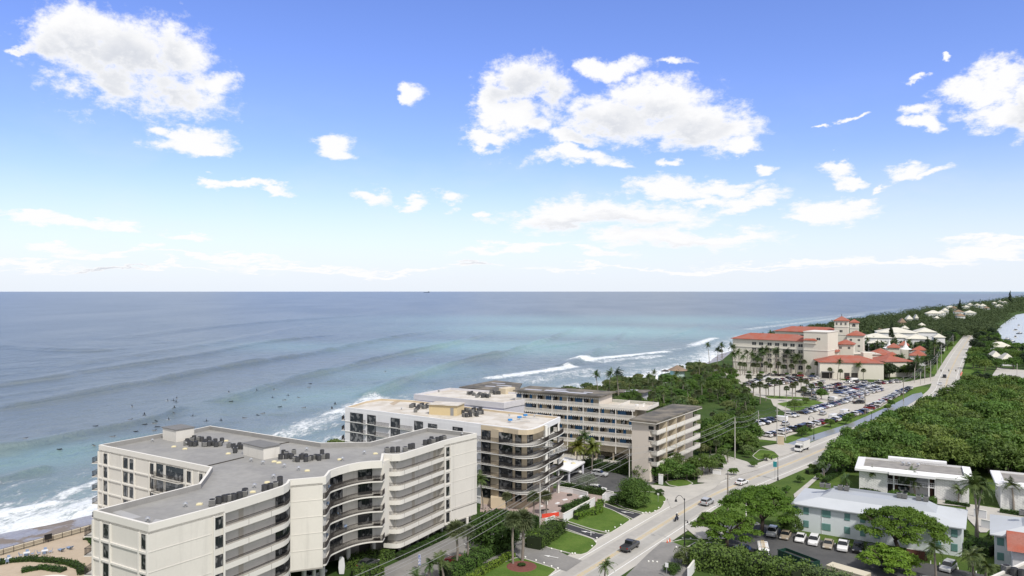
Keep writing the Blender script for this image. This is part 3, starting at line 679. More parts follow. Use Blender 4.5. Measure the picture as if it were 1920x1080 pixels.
# ------------------------------------------------------------ A: the large cream apartment block on the left
def buildA():
    root=thing('apartment_block','large cream apartment block with zigzag grey flat roof and curved balconies, nearest on the left','apartment building',(-35,130,0))
    h=20.3; q=lambda a,b: P(a,b,h).xy
    FL=[16.5,13.7,10.9,8.1,5.3,2.5]
    a1,a2,a3=q(175,957),q(278.5,983.7),q(397,952.6)
    g0=q(421,946); 
    gal1=[g0,q(470,931),q(510,918.5),q(532,911),q(541,905.5),q(544.5,899.5)]
    a5=q(605,894.3)
    bal=[q(606,894.2),q(611.5,893),q(615.5,888),q(620,882),q(634,877),q(655,871),q(675,867),q(695,864.8),q(717,864)]
    gal2=[q(719.4,851),q(735,852),q(750,851.5),q(763,848),q(778,843.5),q(805,835),q(833,826)]
    w0=q(846,822.8); c1=q(894,812)
    back=[q(800,801.7),q(694,828.6),q(603,830),q(500,814.7),q(394,798),q(352,807),q(302,812.7),q(185,834),q(394,876),q(385,890),q(372,906.7)]
    out=[a1,a2,a3]+gal1+[a5]+bal[1:]+gal2+[w0,c1]+back
    # core walls, recessed behind galleries and balconies
    G1=offpath(gal1[:5],1.7); G1=G1[:4]+[Vector(gal1[4])+Vector((-.2,1.8))]
    B1=offpath(bal,1.9); B1=[bal[0]+Vector((.05,1.9))]+B1[3:-1]+[bal[-1]+Vector((0,1.9))]
    G2=[gal2[0]+Vector((.15,1.6))]+offpath(gal2,1.6)[1:]
    core=[a1,a2,a3,g0]+G1+[gal1[-1],a5]+B1+[Vector((gal2[0].x+.05,B1[-1].y+1.0))]+G2[1:]+[gal2[-1],w0,c1]+back
    mb=MB(); mb.prism(core,4.95,19.3)
    left=[a1,a2,a3,g0]+G1+[gal1[-1]]+[q(385,890),q(372,906.7)]; mb.prism(left,0,4.945)
    lw=[q(185,834),q(394,876),q(500,870),q(500,814.7),q(394,798),q(352,807),q(302,812.7)]; mb.prism(lw,0,4.94)
    right=[G2[0]+Vector((.3,.4))]+G2[1:]+[gal2[-1],w0,c1]+[q(800,801.7),q(760,812)]; mb.prism(right,2.25,4.93)
    # joints between cast panels
    def joints(w,s0,s1,zs):
        for z in zs: mb.wb(w,s0,s1,z-.05,z+.05,-.02,.05)
    W1=Wall(a1,a2); W2=Wall(a2,a3); W3=Wall(gal1[-1],a5); W4=Wall(w0,c1); W5=Wall(q(185,834),q(394,876)); W2b=Wall(a3,g0)
    joints(W2,0,W2.L,FL); joints(W3,0,W3.L,FL[:4]); joints(W4,0,W4.L,FL)
    wall=mb.build('wall',STU,root)
    # ribs and slab noses on the two end walls
    for w,cols,nm in ((W1,[(190,208),(262,278)],0),(W5,[(194,204),(230,253),(281,291),(350,361),(373,383)],1)):
        mb=MB()
        xs=[]
        for a,b in cols:
            for x in (a,b):
                s=w.px(x); 
                if .1<s<w.L-.1: mb.wb(w,s-.13,s+.13,0,19,-.02,.26)
        mb.wb(w,0,.25,0,19,-.02,.26); mb.wb(w,w.L-.25,w.L,0,19,-.02,.26)
        for z in FL: mb.wb(w,.25,w.L-.25,z-.28,z-.02,-.02,.2)
        mb.build('pilasters',TRIM,root)
    mb=MB()
    s=W2b.px(399); mb.wb(W2b,max(s,0),max(s,0)+.25,0,19,-.02,.22); mb.wb(W2b,W2b.L-.3,W2b.L,0,19,-.02,.22)
    mb.build('window_surround',TRIM,root); mb=MB()
    Wx=Wall(gal2[-1],w0); mb.wb(Wx,0,.25,2.3,19,-.02,.15); mb.wb(Wx,Wx.L-.25,Wx.L,2.3,19,-.02,.15)
    for z in FL:
        mb.wb(Wx,.25,Wx.L-.25,z-.3,z,-.02,.1)
    mb.build('window_surround',TRIM,root)
    # roof and parapet
    mb=MB(); mb.prism(inset(out,.2),19.0,19.42,0)
    for a,b in (((390,874),(457,858)),((498,838),(556,827))):
        A,B=P(*a,19.42).xy,P(*b,19.42).xy; w=Wall(A,B); mb.wb(w,0,w.L,19.4,19.56,-.12,.12,1)
    for pts in (((205,958),(224,955.5),(266,969),(245,974)),((284,980),(292,973),(309,975),(293,981)),((726,828),(741,822),(757,825),(742,829))):
        mb.face([P(*p,19.43) for p in ccw([tuple(x) for x in pts])[::-1]],2)
    rf=mb.build('roof',[ROOFG,DARK,M('roof_patch',(.36,.36,.36),.85,.1)],root)
    mb=MB(); ring(mb,out,.42,18.95,20.3,0,1); mb.build('parapet',[TRIM,M('parapet_flashing',(.28,.275,.265),.85,.2)],root)
    # galleries with solid bands
    def gallery(pts,fl,name):
        for z in fl:
            mb=MB(); band(mb,pts,z-.22,z,0,-1.75); band(mb,pts,z-.44,z+.42,.02,-.12,1); mb.build(name,[STU,TRIM],root)
            m2=MB()
            for i in range(len(pts)-1): m2.tube((pts[i].x,pts[i].y,z+1.02),(pts[i+1].x,pts[i+1].y,z+1.02),.045,n=4)
            for p in evenly(pts,.16): m2.tube((p.x,p.y,z+.4),(p.x,p.y,z+1.02),.028,n=3,cap=False)
            for p in evenly(pts,4.6)[1:]: m2.tube((p.x,p.y-.03,z-.45),(p.x,p.y-.03,z+.44),.03,n=4)
            m2.build('handrail',RAILM,root)
    sp_=smooth_path(gal1[:5],3)+[gal1[-1]]; gallery(sp_,FL,'gallery'); gallery(smooth_path(gal2,3),FL,'gallery')
    # curved balconies with dark railings
    bp=smooth_path(bal,4)+[bal[-1]+Vector((.1,1.9))]
    for z in FL[:5]:
        mb=MB(); band(mb,bp,z-.2,z,0,-2.0,0); band(mb,bp,z-.22,z+.03,.04,-.1,0); mb.build('balcony',[TRIM],root)
        mb=MB(); rail(mb,[p-Vector((0,-.06)) for p in bp],z,1.0,.12,.040); mb.build('railing',RAILM,root)
    # windows
    for z in FL:
        for px in (199,271): window(root,W1,W1.px(px),.62,z+.35,z+2.3,1,.02,mats=[FRM,GLS])
        s=W2b.px(409.5); window(root,W2b,s,.78,z+.45,z+2.2,1,.02)
        s=Wx.px(839.5); window(root,Wx,s,.52,z+.3,z+2.2,1,.02)
        for px,hw in ((199,.8),(235.5,.72),(247.4,.72),(286,.72),(355.5,.72),(378,.6)): window(root,W5,W5.px(px),hw,z+.25,z+2.25,1,.02)
        # doors and grilles in the galleries
        for pts,xs in ((G1[:4],(447,452,481,497)),(G2[1:],(745,775,800,815))):
            for i in range(len(pts)-1):
                w=Wall(pts[i],pts[i+1])
                for k,px in enumerate(xs):
                    s=w.px(px)
                    if .3<s<w.L-.3:
                        mb=MB()
                        if k%2==0: mb.wb(w,s-.28,s+.28,z+1.75,z+2.2,-.02,.03); mb.build('vent_grille',M('grille',(.28,.27,.25),.7,.1),root)
                        else: mb.wb(w,s-.45,s+.45,z+.02,z+2.1,-.02,.04); mb.build('door',M('door_cream',(.52,.48,.41),.7,.1),root)
    for z in FL:
        w=Wall(G1[3],G1[4]); w2=Wall(G1[4],gal1[-1])
        if w.L>1.2: window(root,w,w.L*.5,min(w.L*.46,2.0),z+.05,z+2.4,2,.02,'sliding_door')
    for z in FL[:5]:
        for x0,x1,nm in ((617,644,3),(671,698,1)):
            for i in range(len(B1)-1):
                w=Wall(B1[i],B1[i+1]); sa,sb=max(w.px(x0),0),min(w.px(x1),w.L)
                if sb-sa>.5: window(root,w,(sa+sb)/2,(sb-sa)/2,z+.05,z+2.45,max(1,int((sb-sa)/1.0)),.02,'sliding_door')
    # loggia cut in the left wing wall
    sa,sb=W5.px(293),W5.px(344)
    for z in FL:
        mb=MB(); mb.wb(W5,sa,sb,z,z+2.45,-.02,.012,0); mb.wb(W5,sa+2.3,sa+3.1,z,z+2.45,-.02,.03,1); mb.wb(W5,sa,sb,z-.16,z-.01,-.02,1.1,1)
        mb.build('loggia',[GLS,STU],root)
        mb=MB(); A,B=W5.at(sa,1.05),W5.at(sb,1.05); rail(mb,[W5.at(sa,.1),A,B,W5.at(sb,.1)],z,1.0,.16,.018); mb.build('railing',RAILM,root)
    # garden furniture left on the balconies
    root['_bal']=[tuple(p) for p in offpath(bp,.95)]
    # small balconies on the sea side corners
    for (bx,by,nm) in ((184,834,W5),(174.5,957,W1)):
        for z in FL[:5]:
            p=q(bx,by); mb=MB(); mb.ob((p.x-.7,p.y+1.6),.0,.7,1.5,z-.12,z,0)
            rail(mb,[Vector((p.x,p.y+.15)),Vector((p.x-1.35,p.y+.15)),Vector((p.x-1.35,p.y+3)),Vector((p.x,p.y+3))],z,1.05,.14,.02,1); mb.build('side_balcony',[TRIM,RAILM],root)
            mb=MB(); mb.box(p.x-.03,p.x+.04,p.y+.4,p.y+2.9,z+.05,z+2.3); mb.build('sliding_door',GLS,root)
    # roof houses
    for (x0,y0,x1,y1,hh,tp) in ((305,824,330,829.5,2.6,0),(456,853,494,862.5,2.3,0)):
        A,B=P(x0,y0,19.4).xy,P(x1,y1,19.4).xy; w=Wall(A,B); mb=MB(); D=-4.2 if x0<400 else -3.6
        mb.wb(w,0,w.L,19.4,19.4+hh,D,0); mb.build('stair_house',STU,root)
        mb=MB(); mb.wb(w,-.2,w.L+.2,19.4+hh,19.4+hh+.16,D-.2,.2); mb.build('stair_house_roof',M('roof_dark_grey',(.17,.17,.17),.9,.2),root)
    # machinery
    def cluster(x0,x1,y0,y1,n,k=0,sc=1.0):
        for i in range(n):
            p=P(lerp(x0,x1,(i+.5)/n)+random.uniform(-3,3),random.uniform(y0,y1),19.42)
            put('air_conditioner',AC0 if (i+k)%4 else AC1,root,(p.x,p.y,19.42),random.uniform(0,.5),sc)
    cluster(346,416,825,838,22,sc=1.05); cluster(431,457,838,850,9); cluster(520,551,850,861,9); cluster(554,584,857,866,10); cluster(590,617,852,864,7)
    def rowac(pts,k=0):
        for i,(x,y) in enumerate(pts):
            p=P(x,y,19.42); put('air_conditioner',AC1 if (i+k)%3==0 else AC0,root,(p.x,p.y,19.42),.3,1.12)
    rowac([(398,948.5),(410,944),(421,941),(428,939)]); rowac([(438,938),(449,935),(458,931.5),(459.5,928)],1); rowac([(496,921),(506.5,918.5),(516,915),(525,912),(525,905)],1)
    rowac([(726,848),(736,848),(746,847.5),(760,847),(769,842),(774,841)]); rowac([(797,834.5),(805,833),(812,831),(820,829),(827,827),(832.5,825),(809,828)],1)
    for x,y in ((286,829),(350,835),(347.6,951),(277,979),(513,897),(477,915),(471,866),(493,871),(486,837.5),(683,852),(560,882),(867,817),(575,846),(642,864),(390,836),(533,877)):
        p=P(x,y,19.42); put('roof_vent',VENT,root,(p.x,p.y,19.42),0,1.25)
    for x,y in ((326,838),(347,842),(424,827),(428,851),(374,946),(474,923),(501,905),(514,866),(523,868),(576,883),(704,851),(637,862)):
        p=P(x,y,19.42); put('skylight',SKYL,root,(p.x,p.y,19.42),.3,1.0)
    # open garage storey
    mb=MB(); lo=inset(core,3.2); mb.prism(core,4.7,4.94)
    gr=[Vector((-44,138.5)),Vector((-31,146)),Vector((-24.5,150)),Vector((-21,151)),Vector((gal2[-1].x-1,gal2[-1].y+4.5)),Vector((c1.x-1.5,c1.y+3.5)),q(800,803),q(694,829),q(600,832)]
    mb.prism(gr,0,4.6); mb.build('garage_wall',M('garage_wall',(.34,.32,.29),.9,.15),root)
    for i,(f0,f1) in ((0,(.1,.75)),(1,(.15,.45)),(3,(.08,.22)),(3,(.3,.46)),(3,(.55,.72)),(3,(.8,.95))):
        ww=Wall(gr[i],gr[i+1]); mb=MB(); mb.wb(ww,ww.L*f0,ww.L*f1,.05,3.2 if i<3 else 2.1,-.02,.05); mb.build('garage_shade_panel',DARK,root)  # dark panels on the solid wall paint the shade of garage openings
    for px,py,r in ((570,1100,.42),(604,1092,.5),(653,1062,.42),(701,1043,.42),(749,1035,.3),(784,1016,.3),(802,1009,.3),(828,996,.32),(876,989,.32),(589,1098,.3)):
        p=P(px,py,0); mb=MB(); mb.tube((p.x,p.y,0),(p.x,p.y,4.72 if px<720 else 2.24),r,n=12); mb.build('column',TRIM,root)
    return root
buildA()
TAN=M('stucco_tan',(.56,.47,.34),.9,.08,.15,fine=2.5,stain=.15)
ROOFW=M('roof_white',(.60,.57,.52),.85,.14,.22,fine=1.5,col2=(.46,.42,.36))
SLABW=M('slab_white',(.70,.69,.66),.85,.08,.4)
def buildB():
    hT=19.5; q=lambda a,b: P(a,b,hT).xy
    root=thing('apartment_block','white-roofed apartment block with black balcony railings and a rounded tan corner under repair','apartment building',(0,190,0))
    L0,L1=q(647,763),q(902,795)
    cor=[L1,q(913,796.3),q(952,801),q(972,804.3),q(988,804.8),q(1000,803.5),q(1011,800),q(1022,795)]
    R1=q(1050,782); back=[q(1050,781),q(938,769.5),q(870,761.5),q(777,750.5),q(714,747),q(685,752)]
    R1b=q(1051,781.4)
    out=[L0]+cor+[R1b]+back[1:]
    WL=Wall(L0,L1)
    FL=[15.7,12.9,10.1,7.3,4.5,1.7]
    co=[cor[0]]+cor[1:3]; ci=offpath(cor,2.0)
    # front wall: the right part stands behind the balconies
    Rw=Wall(cor[-1],R1b); rin=[Rw.at(.3,-2.0),Rw.at(Rw.L,-2.0)]
    core=[L0,L1,cor[1]+Vector((.3,.02))]+[cor[2]+Vector((-2.2,.9))]+[ci[3]+Vector((0,.3)),ci[5],Vector(rin[0]),Vector(rin[1])]+back[1:]
    mb=MB(); mb.prism(core,0,18.7); wall=mb.build('wall',TAN,root)
    # white cladding of the plain left part and its slab lines
    mb=MB(); mb.wb(WL,0,WL.L,0,18.7,-.05,.04,0)
    for z in FL: mb.wb(WL,0,WL.L,z-.22,z,.04,.16,1)
    mb.build('white_facade',[STW,SLABW],root)
    mb=MB(); mb.prism(inset(out,.1),18.3,18.95,0)
    for pts in (((730,757),(742,751),(750,753),(738,760)),((948,788),(956,785),(962,787),(955,790))): mb.face([P(*p,18.96) for p in pts][::-1],1)
    mb.build('roof',[ROOFW,M('roof_stain',(.40,.33,.25),.9,.3)],root)
    mb=MB(); ring(mb,out,.4,18.2,hT,0,1)
    mb.build('parapet',[STW,M('parapet_tan',(.55,.46,.33),.85,.15)],root)
    mb=MB(); cc=[cor[0]-Vector((0,.0))]+cor[1:]; band(mb,cc,18.15,19.3,.06,-.02); mb.build('cornice',TAN,root)
    # left face: glass panels and ledge rails
    for k,z in enumerate(FL):
        for x0,x1,small in ((657,681,0),(689,705,0),(733,750,0),(777,793.5,0),(803,820,1),(849,868,1)):
            a,b=WL.px(x0),WL.px(x1)
            if small: window(root,WL,(a+b)/2,(b-a)/2,z+1.0,z+2.3,1,.06)
            else: window(root,WL,(a+b)/2,(b-a)/2,z+.05,z+2.5,2,.06,'sliding_door')
        for x0,x1 in ((681,689),(705,733),(750,777)):
            a,b=WL.px(x0),WL.px(x1); mb=MB(); mb.wb(WL,a,b,z-.14,z-.01,.15,.75,0); mb2=[WL.at(a,.7),WL.at(b,.7)]
            rail(mb,mb2,z,1.0,.16,.03,1); mb.build('ledge_balcony',[SLABW,RAILM],root)
        # sea end balcony
        p=L0; mb=MB(); mb.box(p.x-1.2,p.x-.02,p.y+.6,p.y+4,z-.15,z,0); rail(mb,[Vector((p.x,p.y+.7)),Vector((p.x-1.1,p.y+.7)),Vector((p.x-1.1,p.y+3.9))],z,1.0,.16,.02,1); mb.build('side_balcony',[SLABW,RAILM],root)
    # curved balconies
    cp=smooth_path([L1+Vector((-.6,.1))]+cor[1:],4)
    for k,z in enumerate(FL[:5]):
        mb=MB(); band(mb,cp,z-.16,z,1.1,-2.2,0); mb.build('balcony',SLABW,root)
        mb=MB(); pp=offpath(cp,-1.02); rail(mb,pp,z,1.05,.15,.032); mb.build('railing',RAILM,root)
        rp=[Rw.at(.5,.9),Rw.at(Rw.L*.55,1.3),Rw.at(Rw.L-.3,.9),Rw.at(Rw.L,-.2)]; rp=smooth_path(rp,4)
        mb=MB(); band(mb,rp,z-.2,z,.1,-2.6,0); mb.build('balcony',SLABW,root)
        mb=MB(); rail(mb,rp,z,1.05,.15,.032); mb.build('railing',RAILM,root)
    for k,z in enumerate(FL):
        segs=[Wall(core[i],core[i+1]) for i in range(1,7)]
        for x0,x1,m in ((903,920,1),(932,961,2),(966,978,0),(984,999,1),(1027,1040,1)):
            for w in segs:
                a,b=w.px(x0),w.px(x1)
                a,b=max(a,.05),min(b,w.L-.05)
                if b-a>.8: window(root,w,(a+b)/2,(b-a)/2,z+.05,z+2.5,m,.03,'sliding_door')
    # white pier at the corner
    p=cor[-1]; mb=MB(); mb.ob((p.x+.1,p.y-.9),.5,.32,.45,0,19.3); mb.build('pier',SLABW,root)
    for s in (3.2,Rw.L-1.2):
        p=Rw.at(s,-.2); mb=MB(); mb.ob(p,.5,.22,.22,0,18.3); mb.build('pier',SLABW,root)
    mb=MB(); g=[cor[1]+Vector((1,-.3)),cor[2]+Vector((0,-.35)),cor[3],cor[5],Rw.at(0,0),Rw.at(Rw.L,0)]
    mb.box(cor[1].x+1.0,cor[1].x+4.5,cor[1].y-3.1,cor[1].y-.3,0,2.6); mb.build('entrance_block',TAN,root)
    # rooftop machine house and machinery
    A,B_=P(804.5,777,18.95).xy,P(857,780,18.95).xy; w=Wall(A,B_)
    mb=MB(); mb.wb(w,0,w.L,18.95,21.6,-5,0); mb.build('stair_house',M('stucco_yellow',(.58,.47,.28),.9,.08),root)
    mb=MB(); mb.wb(w,-.3,w.L+.3,21.6,21.78,-5.3,.4); mb.build('stair_house_roof',ROOFW,root)
    mb=MB(); mb.wb(w,w.L-1.9,w.L-1.0,18.97,21.0,-.02,.06); mb.build('door',M('door_grey',(.25,.25,.25),.7,.1),root)
    random.seed(8)
    for (x0,x1,y0,y1,n) in ((770,804,762,773,13),(862,905,770,783,18)):
        for i in range(n):
            p=P(lerp(x0,x1,(i+.5)/n),random.uniform(y0,y1),18.95); put('air_conditioner',AC0 if i%3 else AC1,root,(p.x,p.y,18.95),random.random(),1.1)
    for x,y in ((753,768),(955,780),(1002,782)): p=P(x,y,18.95); put('roof_vent',VENT,root,(p.x,p.y,18.95),0,1.0)
    # blue hatted davits holding the painters' stage
    for x,y in ((956.5,792),(974,787),(985,783)):
        p=P(x,y,18.95); t_=thing('roof_davit',{956.5:'blue-topped roof davit nearest the rounded corner',974:'middle blue-topped davit on the white roof',985:'small blue-topped davit farthest from the rounded edge'}[x],'davit',(p.x,p.y,18.95),group='davits on the white roof')
        mb=MB(); mb.tube((p.x,p.y,18.95),(p.x,p.y,19.7),.07,n=6); mb.tube((p.x,p.y,19.5),(p.x+5,p.y-1.2,19.35),.06,n=5); mb.build('arm',METAL,t_)
        mb=MB(); mb.ob((p.x,p.y),.3,.5,.35,19.4,19.85); mb.build('cover',M('blue_cover',(.05,.22,.50),.6,.1),t_)
    # hanging work stages
    for (x0,y0,x1,y1,lab) in ((977,850,1036,828,'white suspended work stage hanging along the rounded tan corner'),(1028,860,1062,838,'white suspended work stage sticking out on the street side')):
        Y0=Rw.a.y-3.2 if x0<1000 else Rw.a.y-.5; A=PD(x0,Y0,ZP(y0,Y0)); Y1=Rw.a.y-.8 if x0<1000 else Rw.a.y+6; B_=PD(x1,Y1,ZP(y1,Y1)); zz=(A.z+B_.z)/2
        w=Wall(A.xy,B_.xy); t_=thing('work_stage',lab,'work platform',(A.x,A.y,zz),group='work stages on the tan corner')
        mb=MB(); mb.wb(w,0,w.L,zz,zz+.12,-.35,.35); mb.build('deck',METAL,t_)
        mb=MB()
        for d in (-.35,.35): rail(mb,[w.at(0,d),w.at(w.L,d)],zz+.1,1.0,1.2,.03,mid=True)
        mb.build('guard_rail',SLABW,t_)
        mb=MB()
        for s in (.4,w.L-.4): mb.tube(tuple(w.at(s))+(zz+.1,),tuple(w.at(s,-.1))+(19.6,),.02,n=4,cap=False)
        mb.build('rope',METAL,t_)
buildB()
LAV=M('stucco_lavender',(.50,.50,.56),.9,.06,.15,fine=2.5,stain=.12)
def buildC():
    h=17.0; q=lambda a,b: P(a,b,h).xy
    root=thing('apartment_block','pale lavender grey block with a plain flat sand-coloured roof behind the white-roofed one','apartment building',(0,245,0))
    o=[q(776,739),q(945,755.5),q(962,752),q(985,748),q(1011.5,740.5),q(1010,738.5),q(844,727)]
    mb=MB(); mb.prism(inset(o,.25),0,16.0); mb.build('wall',LAV,root)
    mb=MB(); mb.prism(inset(o,.3),16.002,16.3,0); mb.build('roof',ROOFW,root)
    mb=MB(); ring(mb,o,.35,15.2,h,0,0); mb.build('parapet',M('parapet_lavender',(.58,.57,.60),.85,.08),root)
    W1=Wall(o[0],o[1])
    for a,b in ((781,812),(850,880),(905,961)):
        sa,sb=W1.px(a),min(W1.px(b),W1.L-.1); mb=MB(); mb.wb(W1,sa,sb,13.6,14.6,-.2,1.0); mb.build('balcony_canopy',LAV,root)
    for px in (820,886,905): window(root,W1,W1.px(px),.55,13.0,14.1,1,-.2+.02)
    W2=Wall(o[2],o[3]);W3=Wall(o[3],o[4])
    for w,s in ((W2,w0) for w0 in ()): pass
    mb=MB(); mb.wb(W3,.3,1.0,0,15.6,-.25,.0); mb.build('downpipe_chase',STW,root)
    random.seed(4)
    for (x0,x1,y0,y1,n) in ((876,890,739,742,4),(893,918,740,747,10),(919,947,735,740,9)):
        for i in range(n):
            p=P(lerp(x0,x1,(i+.5)/n),random.uniform(y0,y1),16.3); put('air_conditioner',AC0 if i%3 else AC1,root,(p.x,p.y,16.3),random.random(),1.15)
    for x,y in ((823,735),(973,742)): p=P(x,y,16.3); put('roof_vent',VENT,root,(p.x,p.y,16.3),0,1.6)
buildC()
# ------------------------------------------------------------ D: the tan motel with blue doors
MTAN=M('motel_tan',(.58,.50,.37),.9,.07,.15,fine=2.5)
MPINK=M('motel_pinkish',(.64,.575,.505),.9,.05,.12,fine=2.5,stain=.08)
MROOF=M('tar_roof',(.10,.096,.088),.95,.34,.2,fine=1.2,col2=(.18,.16,.13))
BLUE=M('blue_door',(.035,.16,.36),.5,.1); WRAIL=M('white_rail',(.74,.71,.66),.8,.06)
BGL=glass('blue_glass',(.02,.05,.10),.06,.0)
def buildD():
    root=thing('motel','long tan motel wing with white railings, blue doors and a railed roof terrace','motel',(20,235,0))
    A=Vector((1.0,244.0)); B_=Vector((37.0,224.7)); w=Wall(A,B_); D=11
    FL=[16.3,13.45,10.6,7.75,4.9]
    x_t=w.px(1124)
    mb=MB(); mb.wb(w,0,w.L,2.4,16.3,-D,-1.7); mb.wb(w,0,x_t,16.301,19.3,-D,-1.7); mb.wb(w,0,w.L,0,2.399,-D,-6); mb.build('wall',MTAN,root)
    mb=MB(); mb.wb(w,-.5,x_t+.9,19.3,19.75,-D-1,.6); mb.build('roof',MROOF,root)
    mb=MB()
    for a,b,c,d in ((2,8,-4,-2.5),(9,17,-5,-3),(17.5,24,-3.6,-2),(10,15,-8,-6.5),(22,25,-6,-4.8)): mb.wb(w,a,b,19.751,19.8,c,d)
    mb.build('roof_patch',M('silver_roof_coating',(.48,.49,.54),.5,.15),root)
    mb=MB(); mb.wb(w,x_t-.3,x_t+.02,16.3,19.3,-D,-.3); mb.build('end_wall',MPINK,root)
    for k,z in enumerate(FL):
        L=w.L if z<16 else w.L
        mb=MB(); mb.wb(w,0,w.L,z-.2,z,-1.75,.05); mb.build('gallery_floor',WRAIL,root)
        mb=MB(); mb.wb(w,0,w.L,z+.92,z+1.02,-.02,.06); mb.wb(w,0,w.L,z+.08,z+.16,-.02,.06)
        s=0
        while s<w.L: mb.wb(w,s,s+.13,z+.16,z+.92,0,.045); s+=.26
        mb.build('railing',WRAIL,root)
        # pierced sunshade fringe
        mb=MB(); s=0
        while s<(x_t if z>16 else w.L):
            mb.wb(w,s,s+.38,z+2.25,z+2.58,-.05,.04); s+=.72
        mb.wb(w,0,(x_t if z>16 else w.L),z+2.57,z+2.66,-.06,.05); mb.build('fringe',WRAIL,root)
    # posts
    s=2.6
    while s<w.L:
        mb=MB(); mb.wb(w,s-.12,s+.12,2.4 if s>3 else 0,16.1 if s>x_t else 19.3,-.2,.0); mb.build('post',WRAIL,root); s+=5.35
    for s in (6,13.5,21,28,33.5,38): 
        if s<w.L: mb=MB(); mb.wb(w,s-.2,s+.2,0,2.4,-1.4,-1.0); mb.build('post',MTAN,root)
    k=0
    for z in FL:
        s=1.4
        while s<(x_t if z>16 else w.L)-1:
            typ=['B','W','D','w','W','N'][k%6]; k+=1
            if typ=='B': window(root,w,s,.95,z+.9,z+2.2,2,-1.68,mats=[BLUE,BGL])
            elif typ in 'D': mb=MB(); mb.wb(w,s-.45,s+.45,z+.02,z+2.1,-1.7,-1.64); mb.build('door',BLUE,root)
            elif typ=='W': window(root,w,s,.6,z+1.0,z+2.1,1,-1.68)
            elif typ=='N': mb=MB(); mb.wb(w,s-.42,s+.42,z+.02,z+2.1,-1.7,-1.64); mb.build('door',WRAIL if k%4 else BLUE,root)
            s+=1.78
    # roof terrace at the right end
    mb=MB(); mb.wb(w,x_t+.1,w.L+4,16.302,16.42,-D,-.1); mb.build('terrace_floor',M('terrace_deck',(.52,.48,.42),.9,.1),root)
    for pts in ([w.at(x_t+.2,-D+.1),w.at(w.L+4,-D+.1),w.at(w.L+4,-.2)],[w.at(x_t+6,-D+.1),w.at(x_t+6,-.2)],[w.at(x_t+12,-D+3),w.at(x_t+12,-2),w.at(x_t+6,-2)]):
        mb=MB()
        for i in range(len(pts)-1):
            ww=Wall(pts[i],pts[i+1]); mb.wb(ww,0,ww.L,17.3,17.4,-.04,.04); s=0
            while s<ww.L: mb.wb(ww,s,s+.12,16.42,17.3,-.03,.03); s+=.25
        mb.build('terrace_railing',WRAIL,root)
    for k,s in enumerate((3,4.7)):
        mb=MB(); p=w.at(x_t+7+s,-6); mb.ob(p,.5,.5,.35,16.42,17.0); mb.build('hatch',STW,root)
    # the end block facing the street
    h=16.9; q=lambda a,b: P(a,b,h).xy
    r2=thing('motel','tan end block of the motel with dark tar roof and four white street-side balconies','motel',(42,205,0))
    o=[q(1180,785.5),q(1231,791),q(1316.5,761.4),q(1261,757)]
    W1=Wall(o[0],o[1]); W2=Wall(o[1],o[2])
    n1=W1.n*-.9; n2=W2.n*-2.6
    body=[Vector(o[0])+n1+Vector((.3,0)),Vector(W1.at(W1.L-2.4))+n1,Vector(W2.at(2.0))+n2+W2.n*.4,Vector(W2.at(W2.L-.8))+n2,Vector(o[3])+Vector((.3,-.7))]
    mb=MB(); mb.prism(body,0,16.2); mb.build('wall',MPINK,r2)
    mb=MB(); mb.prism(o,16.2,16.35,1); mb.prism(inset(o,.02),16.351,16.9,0); mb.build('roof',[MROOF,WRAIL],r2)
    WF=Wall(body[0],body[1]); WC=Wall(body[1],body[2]); WR=Wall(body[2],body[3])
    for z in (13.3,10.45,7.6,4.7):
        s=WF.px(1221); window(r2,WF,s,.75,z+1.1,z+2.1,0,.03,hbar=.5,sill=WRAIL); 
        if WC.L>1.5: window(r2,WC,WC.L*.45,.4,z+1.1,z+2.1,0,.03,hbar=.5)
        bl=[W2.at(1.6,-2.2),W2.at(1.2,-.3),W2.at(W2.L-.8,-.3),W2.at(W2.L-.8,-2.2)]
        mb=MB(); band(mb,bl,z-.25,z-.02,0,-.2); mb.prism(ccw([tuple(p) for p in bl]),z-.2,z-.03); mb.build('balcony',WRAIL,r2)
        mb=MB()
        for i in range(3):
            ww=Wall(bl[i],bl[i+1]); mb.wb(ww,0,ww.L,z+.95,z+1.05,-.05,.05); s=0
            while s<ww.L: mb.wb(ww,s,s+.17,z-.02,z+.95,-.03,.03); s+=.22
        mb.build('railing',WRAIL,r2)
        for s,kk in ((3.5,'d'),(6.5,'p'),(9.5,'d'),(14,'d'),(17.5,'p'),(21,'d')):
            if s<WR.L-1.2:
                if kk=='d': window(r2,WR,s,1.0,z+.05,z+2.2,1,.03,'sliding_door')
        for s in (5.2,12,18.5):
            if s<WR.L: mb=MB(); mb.wb(WR,s-.1,s+.1,z,z+2.65,0,2.2); mb.build('balcony_divider',MTAN,r2)
    # far block towards the sea
    h=16.5; o=[q2 for q2 in (P(861,725.5,h).xy,P(968,736.5,h).xy,P(979,719,h).xy,P(928,713,h).xy)]
    r3=thing('motel','low seaward motel block with a dark streaked tar roof, nearest the surf','motel',(-5,290,0))
    mb=MB(); mb.prism(inset(o,.8),0,16.1); mb.build('wall',MTAN,r3)
    mb=MB(); mb.prism(o,16.1,16.55); mb.build('roof',MROOF,r3)
    mb=MB()
    for f0,f1,g0,g1 in ((.3,.5,.3,.36),(.45,.8,.5,.56),(.2,.55,.68,.73),(.6,.85,.3,.35)):
        e=lambda u,v: (o[0].lerp(o[1],u)).lerp(o[3].lerp(o[2],u),v)
        mb.face([tuple(e(u,v))+(16.56,) for u,v in ((f0,g0),(f1,g0+.04),(f1,g1+.05),(f0,g1))])
    mb.build('roof_patch',MATS['silver_roof_coating'],r3)
    w=Wall(o[1],o[2]); 
